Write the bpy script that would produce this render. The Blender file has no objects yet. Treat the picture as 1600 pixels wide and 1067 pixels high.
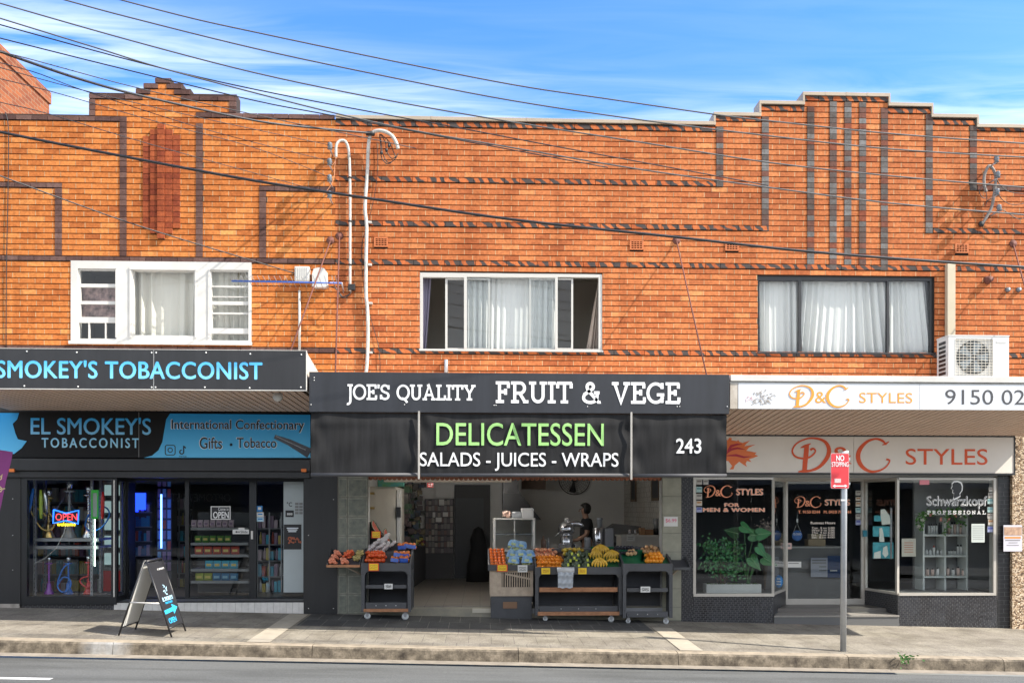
import bpy, bmesh, math, random
from mathutils import Vector, Matrix
R = random.Random(11)
SC = bpy.context.scene
COL = SC.collection
# ------------------------------------------------------------------ camera
F = 1358.0; HZ = 795.0
CAM = Vector((0, -14.0, 1.74))
YAW, ROLL = math.radians(2.1), 0.001
fw = Vector((math.sin(YAW), math.cos(YAW), 0))
r0 = Vector((math.cos(YAW), -math.sin(YAW), 0)); u0 = Vector((0, 0, 1))
rt = r0*math.cos(ROLL) + u0*math.sin(ROLL)
up = -r0*math.sin(ROLL) + u0*math.cos(ROLL)
cd = bpy.data.cameras.new('camera'); cam = bpy.data.objects.new('camera', cd); COL.objects.link(cam)
cd.sensor_width = 36; cd.sensor_fit = 'HORIZONTAL'; cd.lens = 36*F/1600; cd.shift_y = (HZ-533.5)/1600
cd.clip_end = 2000; cd.clip_start = 0.1
M = Matrix((rt, up, -fw)).transposed().to_4x4(); M.translation = CAM
cam.matrix_world = M; SC.camera = cam
# ------------------------------------------------------------------ light
SUN = Vector((3.7, -1.3, 3.8)).normalized()
ELEV = math.asin(SUN.z); AZ = math.atan2(SUN.x, SUN.y)
w = bpy.data.worlds.new('World'); SC.world = w; w.use_nodes = True
nt = w.node_tree; nt.nodes.clear()
def nd(t, typ, **k):
    n = t.nodes.new(typ)
    for a, b in k.items(): setattr(n, a, b)
    return n
wo = nd(nt, 'ShaderNodeOutputWorld'); bg = nd(nt, 'ShaderNodeBackground')
sky = nd(nt, 'ShaderNodeTexSky', sky_type='NISHITA', sun_disc=False)
sky.sun_elevation = ELEV; sky.sun_rotation = AZ; sky.air_density = 1.0; sky.dust_density = 0.3; sky.ozone_density = 2.6
hs = nd(nt, 'ShaderNodeHueSaturation'); hs.inputs['Hue'].default_value = 0.512; hs.inputs['Saturation'].default_value = 1.3; hs.inputs['Value'].default_value = 0.66
tc = nd(nt, 'ShaderNodeTexCoord'); sp = nd(nt, 'ShaderNodeSeparateXYZ')
mx = nd(nt, 'ShaderNodeMath', operation='MAXIMUM'); mx.inputs[1].default_value = 0.06
d1 = nd(nt, 'ShaderNodeMath', operation='DIVIDE'); d2 = nd(nt, 'ShaderNodeMath', operation='DIVIDE')
cb = nd(nt, 'ShaderNodeCombineXYZ')
mp = nd(nt, 'ShaderNodeMapping'); mp.inputs['Scale'].default_value = (1.3, 7.0, 1); mp.inputs['Rotation'].default_value = (0, 0, 0.10); mp.inputs['Location'].default_value = (2.3, 0.75, 0)
n1 = nd(nt, 'ShaderNodeTexNoise'); n1.inputs['Scale'].default_value = 1.3; n1.inputs['Detail'].default_value = 8; n1.inputs['Roughness'].default_value = 0.55; n1.inputs['Distortion'].default_value = 0.7
rp_ = nd(nt, 'ShaderNodeValToRGB'); rp_.color_ramp.elements[0].position = 0.36; rp_.color_ramp.elements[1].position = 0.80
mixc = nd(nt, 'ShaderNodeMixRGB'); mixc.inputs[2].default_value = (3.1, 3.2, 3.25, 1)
L = nt.links.new
L(tc.outputs['Generated'], sp.inputs[0]); L(sp.outputs['Z'], mx.inputs[0])
L(sp.outputs['X'], d1.inputs[0]); L(mx.outputs[0], d1.inputs[1]); L(sp.outputs['Y'], d2.inputs[0]); L(mx.outputs[0], d2.inputs[1])
L(d1.outputs[0], cb.inputs[0]); L(d2.outputs[0], cb.inputs[1]); L(cb.outputs[0], mp.inputs[0]); L(mp.outputs[0], n1.inputs['Vector'])
mk1 = nd(nt, 'ShaderNodeMath', operation='MULTIPLY_ADD'); mk1.inputs[1].default_value = 0.10; mk2 = nd(nt, 'ShaderNodeMapRange', interpolation_type='SMOOTHSTEP'); mk2.inputs[1].default_value = 0.385; mk2.inputs[2].default_value = 0.475; mk2.inputs[3].default_value = 0.72; mk2.inputs[4].default_value = 0.05
mk3 = nd(nt, 'ShaderNodeMath', operation='MULTIPLY')
L(sp.outputs['X'], mk1.inputs[0]); L(sp.outputs['Z'], mk1.inputs[2]); L(mk1.outputs[0], mk2.inputs[0])
mk4 = nd(nt, 'ShaderNodeMapRange', interpolation_type='SMOOTHSTEP'); mk4.inputs[1].default_value = -0.05; mk4.inputs[2].default_value = -0.4; mk4.inputs[3].default_value = 0.0; mk4.inputs[4].default_value = 0.85  # unseen white cloud behind the camera, added to neutralise the light in the shade
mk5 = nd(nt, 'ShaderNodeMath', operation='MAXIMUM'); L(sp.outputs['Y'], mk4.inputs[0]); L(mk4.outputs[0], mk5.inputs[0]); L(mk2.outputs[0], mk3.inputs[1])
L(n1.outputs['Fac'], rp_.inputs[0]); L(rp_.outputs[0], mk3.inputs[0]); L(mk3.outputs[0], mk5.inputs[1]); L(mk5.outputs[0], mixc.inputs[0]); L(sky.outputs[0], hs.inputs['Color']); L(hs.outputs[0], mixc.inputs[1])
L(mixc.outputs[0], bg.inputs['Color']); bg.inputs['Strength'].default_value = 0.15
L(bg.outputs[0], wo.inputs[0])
sd = bpy.data.lights.new('sun', 'SUN'); sd.energy = 2.55; sd.angle = math.radians(0.5); sd.color = (1.0, 0.93, 0.82)
so = bpy.data.objects.new('sun', sd); COL.objects.link(so); so.rotation_euler = SUN.to_track_quat('Z', 'Y').to_euler(); so.location = (10, -10, 20)
SC.view_settings.view_transform = 'Standard'; SC.view_settings.look = 'None'; SC.view_settings.gamma = 1
SC.view_settings.exposure = 2.0; SC.view_settings.use_curve_mapping = False
try:
    SC.cycles.max_bounces = 8; SC.cycles.diffuse_bounces = 4; SC.cycles.transparent_max_bounces = 24; SC.cycles.sample_clamp_indirect = 6
    SC.cycles.use_denoising = True
except Exception: pass
# ------------------------------------------------------------------ pixel -> place helpers (layout only)
def ray(px, py): return (rt*((px-800)/F) + up*((HZ-py)/F) + fw)
def W(px, py, Y=0.0):
    d = ray(px, py); return CAM + d*((Y-CAM.y)/d.y)
def WX(px, py, X):
    d = ray(px, py); return CAM + d*((X-CAM.x)/d.x)
def WP(px, py, p, n):
    d = ray(px, py); return CAM + d*((p-CAM).dot(n)/d.dot(n))
GN = Vector((0.0244, -0.0206, 1))
def gz(x, y): return -0.0244*x + 0.0206*y
def G(px, py): return WP(px, py, Vector((0, 0, 0)), GN)
def rp(x0, y0, x1, y1, Y=0.0):
    xm, ym = (x0+x1)/2, (y0+y1)/2
    return W(x0, ym, Y).x, W(x1, ym, Y).x, W(xm, y1, Y).z, W(xm, y0, Y).z
def pxm(n, Y=0.0): return n*(14+Y)/F
# ------------------------------------------------------------------ materials
MATS = {}
def mat(name, col, rough=0.6, metal=0.0, var=0.0, vs=6.0, bump=0.0, bs=40.0, spec=0.5, emit=None, es=1.0, col2=None, st=None):
    if name in MATS: return MATS[name]
    m = bpy.data.materials.new(name); m.use_nodes = True; t = m.node_tree; p = t.nodes['Principled BSDF']
    p.inputs['Roughness'].default_value = rough; p.inputs['Metallic'].default_value = metal
    p.inputs['Specular IOR Level'].default_value = spec
    c = (*col, 1); p.inputs['Base Color'].default_value = c
    if var or bump or col2:
        tcn = nd(t, 'ShaderNodeTexCoord')
    if var or col2:
        n = nd(t, 'ShaderNodeTexNoise'); n.inputs['Scale'].default_value = vs; n.inputs['Detail'].default_value = 6; n.inputs['Roughness'].default_value = 0.6
        if st:
            ms = nd(t, 'ShaderNodeMapping'); ms.inputs['Scale'].default_value = st; t.links.new(tcn.outputs['Object'], ms.inputs[0]); t.links.new(ms.outputs[0], n.inputs['Vector'])
        else: t.links.new(tcn.outputs['Object'], n.inputs['Vector'])
        rm = nd(t, 'ShaderNodeValToRGB'); e = rm.color_ramp.elements
        e[0].position = 0.3; e[1].position = 0.7
        a = col2 if col2 else tuple(x*(1-var) for x in col); b = col if col2 else tuple(min(1, x*(1+var)) for x in col)
        e[0].color = (*a, 1); e[1].color = (*b, 1)
        t.links.new(n.outputs['Fac'], rm.inputs[0]); t.links.new(rm.outputs[0], p.inputs['Base Color'])
    if bump:
        n2 = nd(t, 'ShaderNodeTexNoise'); n2.inputs['Scale'].default_value = bs; n2.inputs['Detail'].default_value = 5
        t.links.new(tcn.outputs['Object'], n2.inputs['Vector'])
        b_ = nd(t, 'ShaderNodeBump'); b_.inputs['Strength'].default_value = bump; b_.inputs['Distance'].default_value = 0.01
        t.links.new(n2.outputs['Fac'], b_.inputs['Height']); t.links.new(b_.outputs[0], p.inputs['Normal'])
    if emit:
        p.inputs['Emission Color'].default_value = (*emit, 1); p.inputs['Emission Strength'].default_value = es
    MATS[name] = m; return m
def glass(name, tint=(0.9, 0.93, 0.92), k=1.6, base=0.02):
    if name in MATS: return MATS[name]
    m = bpy.data.materials.new(name); m.use_nodes = True; t = m.node_tree; t.nodes.clear()
    o = nd(t, 'ShaderNodeOutputMaterial'); tr = nd(t, 'ShaderNodeBsdfTransparent'); tr.inputs[0].default_value = (*tint, 1)
    g = nd(t, 'ShaderNodeBsdfGlossy'); g.inputs['Roughness'].default_value = 0.0; g.inputs['Color'].default_value = (1, 1, 1, 1)
    fr = nd(t, 'ShaderNodeFresnel'); fr.inputs['IOR'].default_value = 1.45
    ma = nd(t, 'ShaderNodeMath', operation='MULTIPLY_ADD'); ma.inputs[1].default_value = k; ma.inputs[2].default_value = base; ma.use_clamp = True
    mi = nd(t, 'ShaderNodeMixShader'); ge = nd(t, 'ShaderNodeNewGeometry'); sb = nd(t, 'ShaderNodeMath', operation='SUBTRACT'); sb.inputs[0].default_value = 1.0; m2 = nd(t, 'ShaderNodeMath', operation='MULTIPLY')
    t.links.new(ge.outputs['Backfacing'], sb.inputs[1]); t.links.new(sb.outputs[0], m2.inputs[1]); t.links.new(ma.outputs[0], m2.inputs[0])
    t.links.new(fr.outputs[0], ma.inputs[0]); t.links.new(m2.outputs[0], mi.inputs[0]); t.links.new(tr.outputs[0], mi.inputs[1]); t.links.new(g.outputs[0], mi.inputs[2]); t.links.new(mi.outputs[0], o.inputs[0])
    MATS[name] = m; return m
def brickmat(name, cols, rough=0.85, bump=0.5, blotch=None):
    m = bpy.data.materials.new(name); m.use_nodes = True; t = m.node_tree; p = t.nodes['Principled BSDF']; p.inputs['Roughness'].default_value = rough; p.inputs['Specular IOR Level'].default_value = 0.25
    at = nd(t, 'ShaderNodeAttribute', attribute_name='tone'); rm = nd(t, 'ShaderNodeValToRGB'); cr = rm.color_ramp
    for i, (pos, c) in enumerate(cols):
        e = cr.elements[i] if i < 2 else cr.elements.new(pos)
        e.position = pos; e.color = (*c, 1)
    t.links.new(at.outputs['Fac'], rm.inputs[0])
    tcn = nd(t, 'ShaderNodeTexCoord')
    n = nd(t, 'ShaderNodeTexNoise'); n.inputs['Scale'].default_value = 22; n.inputs['Detail'].default_value = 7; n.inputs['Roughness'].default_value = 0.7
    t.links.new(tcn.outputs['Object'], n.inputs['Vector'])
    r2 = nd(t, 'ShaderNodeValToRGB'); r2.color_ramp.elements[0].position = 0.3; r2.color_ramp.elements[0].color = (0.62, 0.58, 0.55, 1); r2.color_ramp.elements[1].position = 0.62; r2.color_ramp.elements[1].color = (1.08, 1.08, 1.08, 1)
    t.links.new(n.outputs['Fac'], r2.inputs[0])
    mu = nd(t, 'ShaderNodeMixRGB', blend_type='MULTIPLY'); mu.inputs[0].default_value = 1
    t.links.new(rm.outputs[0], mu.inputs[1]); t.links.new(r2.outputs[0], mu.inputs[2])
    # broad weathering: soot blotches with a shape of their own
    n3 = nd(t, 'ShaderNodeTexNoise'); n3.inputs['Scale'].default_value = 1.1; n3.inputs['Detail'].default_value = 5
    t.links.new(tcn.outputs['Object'], n3.inputs['Vector'])
    r3 = nd(t, 'ShaderNodeValToRGB'); r3.color_ramp.elements[0].position = 0.32; r3.color_ramp.elements[0].color = (0.8, 0.74, 0.7, 1); r3.color_ramp.elements[1].position = 0.55; r3.color_ramp.elements[1].color = (1, 1, 1, 1)
    t.links.new(n3.outputs['Fac'], r3.inputs[0])
    mu2 = nd(t, 'ShaderNodeMixRGB', blend_type='MULTIPLY'); mu2.inputs[0].default_value = 1
    t.links.new(mu.outputs[0], mu2.inputs[1]); t.links.new(r3.outputs[0], mu2.inputs[2])
    # rain streaks run down the wall
    mps = nd(t, 'ShaderNodeMapping'); mps.inputs['Scale'].default_value = (5, 5, .35); t.links.new(tcn.outputs['Object'], mps.inputs[0])
    n6 = nd(t, 'ShaderNodeTexNoise'); n6.inputs['Scale'].default_value = 1.0; n6.inputs['Detail'].default_value = 5; t.links.new(mps.outputs[0], n6.inputs['Vector'])
    r6 = nd(t, 'ShaderNodeValToRGB'); r6.color_ramp.elements[0].position = 0.33; r6.color_ramp.elements[0].color = (.84, .80, .77, 1); r6.color_ramp.elements[1].position = 0.5; r6.color_ramp.elements[1].color = (1, 1, 1, 1); t.links.new(n6.outputs['Fac'], r6.inputs[0])
    mu3 = nd(t, 'ShaderNodeMixRGB', blend_type='MULTIPLY'); mu3.inputs[0].default_value = 1; t.links.new(mu2.outputs[0], mu3.inputs[1]); t.links.new(r6.outputs[0], mu3.inputs[2]); mu2 = mu3
    last = mu2
    if blotch:
        mpg = nd(t, 'ShaderNodeMapping'); mpg.inputs['Rotation'].default_value = (0, 0.75, 0)
        t.links.new(tcn.outputs['Object'], mpg.inputs[0])
        n4 = nd(t, 'ShaderNodeTexWave'); n4.inputs['Scale'].default_value = 2.2; n4.inputs['Distortion'].default_value = 6; n4.inputs['Detail'].default_value = 2; n4.inputs['Detail Scale'].default_value = 1.6
        t.links.new(mpg.outputs[0], n4.inputs['Vector'])
        r4 = nd(t, 'ShaderNodeValToRGB'); r4.color_ramp.elements[0].position = 0.40; r4.color_ramp.elements[1].position = 0.60
        t.links.new(n4.outputs['Fac'], r4.inputs[0])
        mb_ = nd(t, 'ShaderNodeMixRGB'); mb_.inputs[2].default_value = (*blotch, 1)
        t.links.new(r4.outputs[0], mb_.inputs[0]); t.links.new(mu2.outputs[0], mb_.inputs[1]); last = mb_
    t.links.new(last.outputs[0], p.inputs['Base Color'])
    n5 = nd(t, 'ShaderNodeTexNoise'); n5.inputs['Scale'].default_value = 45; n5.inputs['Detail'].default_value = 6; n5.inputs['Roughness'].default_value = 0.65
    t.links.new(tcn.outputs['Object'], n5.inputs['Vector'])
    b_ = nd(t, 'ShaderNodeBump'); b_.inputs['Strength'].default_value = bump; b_.inputs['Distance'].default_value = 0.006
    t.links.new(n5.outputs['Fac'], b_.inputs['Height']); t.links.new(b_.outputs[0], p.inputs['Normal'])
    return m
def gradmat(name, c0, c1, z0, z1, rough=0.4):
    m = bpy.data.materials.new(name); m.use_nodes = True; t = m.node_tree; p = t.nodes['Principled BSDF']; p.inputs['Roughness'].default_value = rough
    tcn = nd(t, 'ShaderNodeTexCoord'); s_ = nd(t, 'ShaderNodeSeparateXYZ'); mr = nd(t, 'ShaderNodeMapRange'); mr.inputs[1].default_value = z0; mr.inputs[2].default_value = z1
    rm = nd(t, 'ShaderNodeValToRGB'); rm.color_ramp.elements[0].color = (*c0, 1); rm.color_ramp.elements[1].color = (*c1, 1)
    t.links.new(tcn.outputs['Object'], s_.inputs[0]); t.links.new(s_.outputs['Z'], mr.inputs[0]); t.links.new(mr.outputs[0], rm.inputs[0]); t.links.new(rm.outputs[0], p.inputs['Base Color'])
    return m
# ------------------------------------------------------------------ mesh builder
class MB:
    def __init__(s): s.bm = bmesh.new(); s.mats = []; s.tone = s.bm.faces.layers.float.new('tone')
    def mi(s, m):
        if m not in s.mats: s.mats.append(m)
        return s.mats.index(m)
    def face(s, vs, m, tone=0.5, smooth=False):
        f = s.bm.faces.new([s.bm.verts.new(v) for v in vs]); f.material_index = s.mi(m); f[s.tone] = tone; f.smooth = smooth; return f
    def mesh(s, verts, faces, m, smooth=False, tone=0.5):
        bv = [s.bm.verts.new(v) for v in verts]; k = s.mi(m)
        for fc in faces:
            try: f = s.bm.faces.new([bv[i] for i in fc])
            except ValueError: continue
            f.material_index = k; f.smooth = smooth; f[s.tone] = tone
        return bv
    def box(s, x0, x1, y0, y1, z0, z1, m, bev=0.0, rot=None, tone=0.5):
        vs = [Vector((x, y, z)) for x in (x0, x1) for y in (y0, y1) for z in (z0, z1)]
        if rot: vs = [rot @ v for v in vs]
        if bev:
            b2 = bmesh.new(); bv = [b2.verts.new(v) for v in vs]
            for q in ((0, 1, 3, 2), (4, 6, 7, 5), (0, 4, 5, 1), (2, 3, 7, 6), (0, 2, 6, 4), (1, 5, 7, 3)): b2.faces.new([bv[i] for i in q])
            bmesh.ops.bevel(b2, geom=list(b2.edges), offset=bev, segments=2, profile=0.6, affect='EDGES')
            b2.verts.index_update(); s.mesh([v.co.copy() for v in b2.verts], [[v.index for v in f.verts] for f in b2.faces], m, False, tone); b2.free(); return
        s.mesh(vs, ((0, 1, 3, 2), (4, 6, 7, 5), (0, 4, 5, 1), (2, 3, 7, 6), (0, 2, 6, 4), (1, 5, 7, 3)), m, False, tone)
    def pbox(s, x0, y0, x1, y1, Y, dep, m, bev=0.0):
        a, b, c, d = rp(x0, y0, x1, y1, Y); s.box(a, b, Y, Y+dep, c, d, m, bev)
    def prism(s, pts, y0, y1, m, fn=None):
        n = len(pts); fn = fn or (lambda u, y, v: Vector((u, y, v)))
        A = [fn(p[0], y0, p[1]) for p in pts]; B = [fn(p[0], y1, p[1]) for p in pts]
        s.mesh(A+B, [list(range(n)), list(range(2*n-1, n-1, -1))]+[[i, (i+1) % n, n+(i+1) % n, n+i] for i in range(n)], m)
    def tube(s, pts, r, m, seg=8, cap=True, smooth=True):
        pts = [Vector(p) for p in pts]; n = len(pts); rr = r if isinstance(r, (list, tuple)) else [r]*n
        vs = []; pn = None
        for i, p in enumerate(pts):
            t = (pts[min(i+1, n-1)]-pts[max(i-1, 0)]).normalized()
            if pn is None: a = t.orthogonal().normalized()
            else: a = (pn - t*pn.dot(t)); a = a.normalized() if a.length > 1e-6 else t.orthogonal().normalized()
            pn = a; b = t.cross(a)
            vs += [p + (a*math.cos(2*math.pi*k/seg)+b*math.sin(2*math.pi*k/seg))*rr[i] for k in range(seg)]
        fs = [[i*seg+k, i*seg+(k+1) % seg, (i+1)*seg+(k+1) % seg, (i+1)*seg+k] for i in range(n-1) for k in range(seg)]
        if cap: fs += [list(range(seg-1, -1, -1)), list(range((n-1)*seg, n*seg))]
        s.mesh(vs, fs, m, smooth)
    def lathe(s, prof, c, m, seg=16, axis='z', smooth=True):
        c = Vector(c); vs = []
        for r, h in prof:
            for k in range(seg):
                a = 2*math.pi*k/seg; u, v = r*math.cos(a), r*math.sin(a)
                vs.append(c + (Vector((u, v, h)) if axis == 'z' else Vector((u, h, v)) if axis == 'y' else Vector((h, u, v))))
        n = len(prof)
        fs = [[i*seg+k, i*seg+(k+1) % seg, (i+1)*seg+(k+1) % seg, (i+1)*seg+k] for i in range(n-1) for k in range(seg)]
        fs += [list(range(seg)), list(range((n-1)*seg, n*seg))]
        s.mesh(vs, fs, m, smooth)
    def ball(s, c, r, m, sc=(1, 1, 1), seg=10, rings=7, jit=0.0, rot=None):
        c = Vector(c); vs = []; 
        for i in range(1, rings):
            t = math.pi*i/rings
            for k in range(seg):
                a = 2*math.pi*k/seg; j = 1+R.uniform(-jit, jit)
                v = Vector((math.sin(t)*math.cos(a)*sc[0], math.sin(t)*math.sin(a)*sc[1], math.cos(t)*sc[2]))*r*j
                vs.append(c+(rot @ v if rot else v))
        tp = Vector((0, 0, r*sc[2])); vs += [c+(rot @ tp if rot else tp), c-(rot @ tp if rot else tp)]
        N = (rings-1)*seg
        fs = [[i*seg+k, (i+1)*seg+k, (i+1)*seg+(k+1) % seg, i*seg+(k+1) % seg] for i in range(rings-2) for k in range(seg)]
        fs += [[N, k, (k+1) % seg] for k in range(seg)] + [[N+1, (rings-2)*seg+(k+1) % seg, (rings-2)*seg+k] for k in range(seg)]
        s.mesh(vs, fs, m, True)
    def ribbon(s, pts, wd, y, dep, m, fn=None):
        n = len(pts); wd = wd if isinstance(wd, (list, tuple)) else [wd]*n
        fn = fn or (lambda u, yy, v: Vector((u, yy, v)))
        Lf, Rt = [], []
        for i in range(n):
            p = Vector(pts[i]); a = Vector(pts[max(i-1, 0)]); b = Vector(pts[min(i+1, n-1)])
            t = b-a; t = t.normalized() if t.length > 1e-9 else Vector((1, 0)); nn = Vector((-t.y, t.x)); k = 1.0
            if 0 < i < n-1:
                t1 = (p-a); t1 = t1.normalized() if t1.length > 1e-9 else t
                k = 1/max(0.5, abs(nn.dot(Vector((-t1.y, t1.x)))))
            Lf.append(p+nn*wd[i]/2*k); Rt.append(p-nn*wd[i]/2*k)
        vs = [fn(q.x, y, q.y) for q in Lf]+[fn(q.x, y, q.y) for q in Rt]+[fn(q.x, y+dep, q.y) for q in Lf]+[fn(q.x, y+dep, q.y) for q in Rt]
        fs = []
        for i in range(n-1):
            fs += [[i, i+1, n+i+1, n+i], [2*n+i, 3*n+i, 3*n+i+1, 2*n+i+1], [i, 2*n+i, 2*n+i+1, i+1], [n+i, n+i+1, 3*n+i+1, 3*n+i]]
        fs += [[0, n, 3*n, 2*n], [n-1, 3*n-1, 4*n-1, 2*n-1]]
        s.mesh(vs, fs, m)
    def grid(s, outer, holes, y0, y1, m, fn=None):
        """solid slab = union of outer rects minus holes (x0,x1,z0,z1), between y0 (front) and y1"""
        fn = fn or (lambda u, y, v: Vector((u, y, v)))
        rs = outer+holes; xs = sorted({round(v, 5) for r_ in rs for v in r_[:2]}); zs = sorted({round(v, 5) for r_ in rs for v in r_[2:]})
        ins = lambda x, z, r_: r_[0]-1e-5 < x < r_[1]+1e-5 and r_[2]-1e-5 < z < r_[3]+1e-5
        nx, nz = len(xs)-1, len(zs)-1
        fl = [[any(ins((xs[i]+xs[i+1])/2, (zs[j]+zs[j+1])/2, r_) for r_ in outer) and not any(ins((xs[i]+xs[i+1])/2, (zs[j]+zs[j+1])/2, r_) for r_ in holes) for j in range(nz)] for i in range(nx)]
        for i in range(nx):
            for j in range(nz):
                if not fl[i][j]: continue
                a, b, c, d = xs[i], xs[i+1], zs[j], zs[j+1]
                s.face([fn(a, y0, c), fn(b, y0, c), fn(b, y0, d), fn(a, y0, d)], m); s.face([fn(a, y1, c), fn(a, y1, d), fn(b, y1, d), fn(b, y1, c)], m)
                if i == 0 or not fl[i-1][j]: s.face([fn(a, y0, c), fn(a, y0, d), fn(a, y1, d), fn(a, y1, c)], m)
                if i == nx-1 or not fl[i+1][j]: s.face([fn(b, y0, c), fn(b, y1, c), fn(b, y1, d), fn(b, y0, d)], m)
                if j == 0 or not fl[i][j-1]: s.face([fn(a, y0, c), fn(a, y1, c), fn(b, y1, c), fn(b, y0, c)], m)
                if j == nz-1 or not fl[i][j+1]: s.face([fn(a, y0, d), fn(b, y0, d), fn(b, y1, d), fn(a, y1, d)], m)
    def build(s, name, parent=None, origin=None, clean=False):
        bm = s.bm
        if clean: bmesh.ops.remove_doubles(bm, verts=bm.verts, dist=1e-5)
        if origin is None:
            if parent is not None: origin = parent.location.copy()
            else:
                cs = [v.co for v in bm.verts]
                origin = Vector(((min(c.x for c in cs)+max(c.x for c in cs))/2, (min(c.y for c in cs)+max(c.y for c in cs))/2, min(c.z for c in cs)))
        origin = Vector(origin)
        bmesh.ops.translate(bm, verts=bm.verts, vec=-origin)
        bmesh.ops.recalc_face_normals(bm, faces=bm.faces)
        me = bpy.data.meshes.new(name); bm.to_mesh(me); bm.free()
        for m in s.mats: me.materials.append(m)
        o = bpy.data.objects.new(name, me); COL.objects.link(o)
        if parent is not None:
            o.parent = parent
            base = parent.location if parent.parent is None else parent.parent.location+parent.location
            o.location = origin-base
        else: o.location = origin
        return o
def tag(o, label=None, cat=None, group=None, kind=None):
    if label: o['label'] = label
    if cat: o['category'] = cat
    if group: o['group'] = group
    if kind: o['kind'] = kind
    return o
def thing(name, label, cat, loc, group=None):
    o = bpy.data.objects.new(name, None); COL.objects.link(o); o.location = Vector(loc); o.empty_display_size = 0.1
    return tag(o, label, cat, group)
def struct(mb, name): return tag(mb.build(name, origin=(0, 0, 0)), kind='structure')
def copy_tree(o, parent=None):
    c = o.copy(); COL.objects.link(c)
    if parent is not None: c.parent = parent
    for ch in list(o.children): copy_tree(ch, c)
    return c
def base_of(p):
    b = Vector((0, 0, 0))
    while p is not None: b += p.location; p = p.parent
    return b
# parts of parts: absolute coordinates in, correct offsets out
def part(mb, name, parent): 
    b = base_of(parent); o = mb.build(name, None, origin=b); o.parent = parent; o.location = (0, 0, 0); return o
def text(parent, s, rect, Y, m, wt=0.0, ex=0.003, name='lettering', shear=0.0, sp=1.0, flip=False, fn=None, keep=False):
    """solid lettering filling the world rect (x0,x1,z0,z1) on plane Y, facing the street"""
    cu = bpy.data.curves.new(name, 'FONT'); cu.body = s; cu.size = 1; cu.extrude = 0.02; cu.offset = min(0, wt); cu.shear = shear; cu.space_character = sp; cu.resolution_u = 4
    ob = bpy.data.objects.new(name, cu); COL.objects.link(ob)
    me = bpy.data.meshes.new_from_object(ob); bpy.data.objects.remove(ob); bpy.data.curves.remove(cu)
    if wt > 0:      # heavier weight: the letter body repeated a hair to each side
        b2 = bmesh.new()
        for q, (ox, oy) in enumerate(((0, 0), (wt, 0), (-wt, 0), (0, wt*.7), (0, -wt*.7))):
            me.transform(Matrix.Translation((ox, oy, 0))); b2.from_mesh(me); me.transform(Matrix.Translation((-ox, -oy, 0)))
            b2.verts.ensure_lookup_table()
            for v in b2.verts[q*len(me.vertices):]: v.co.z += .0015*q if v.co.z > 0 else 0
        b2.to_mesh(me); b2.free()
    xs = [v.co.x for v in me.vertices]; ys = [v.co.y for v in me.vertices]
    a, b, c, d = min(xs), max(xs), min(ys), max(ys); x0, x1, z0, z1 = rect; base = base_of(parent)
    for v in me.vertices:
        u = (v.co.x-a)/(b-a); t = (v.co.y-c)/(d-c); k = (1-v.co.z/.02) if v.co.z > 0 else 1
        X = (x1+(x0-x1)*u) if flip else (x0+(x1-x0)*u); Z = z0+(z1-z0)*t; y = (Y+ex*(1-k)) if flip else (Y-ex*(1-k))
        p = fn(u, t, ex*(1-k)) if fn else Vector((X, y, Z))
        v.co = p-base
    me.materials.clear(); me.materials.append(m)
    for p in me.polygons: p.material_index = 0; p.use_smooth = False
    o = bpy.data.objects.new(name, me); COL.objects.link(o); o.parent = parent; return o
def ptext(parent, s, x0, y0, x1, y1, Y, m, **k): return text(parent, s, rp(x0, y0, x1, y1, Y), Y, m, **k)
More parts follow.
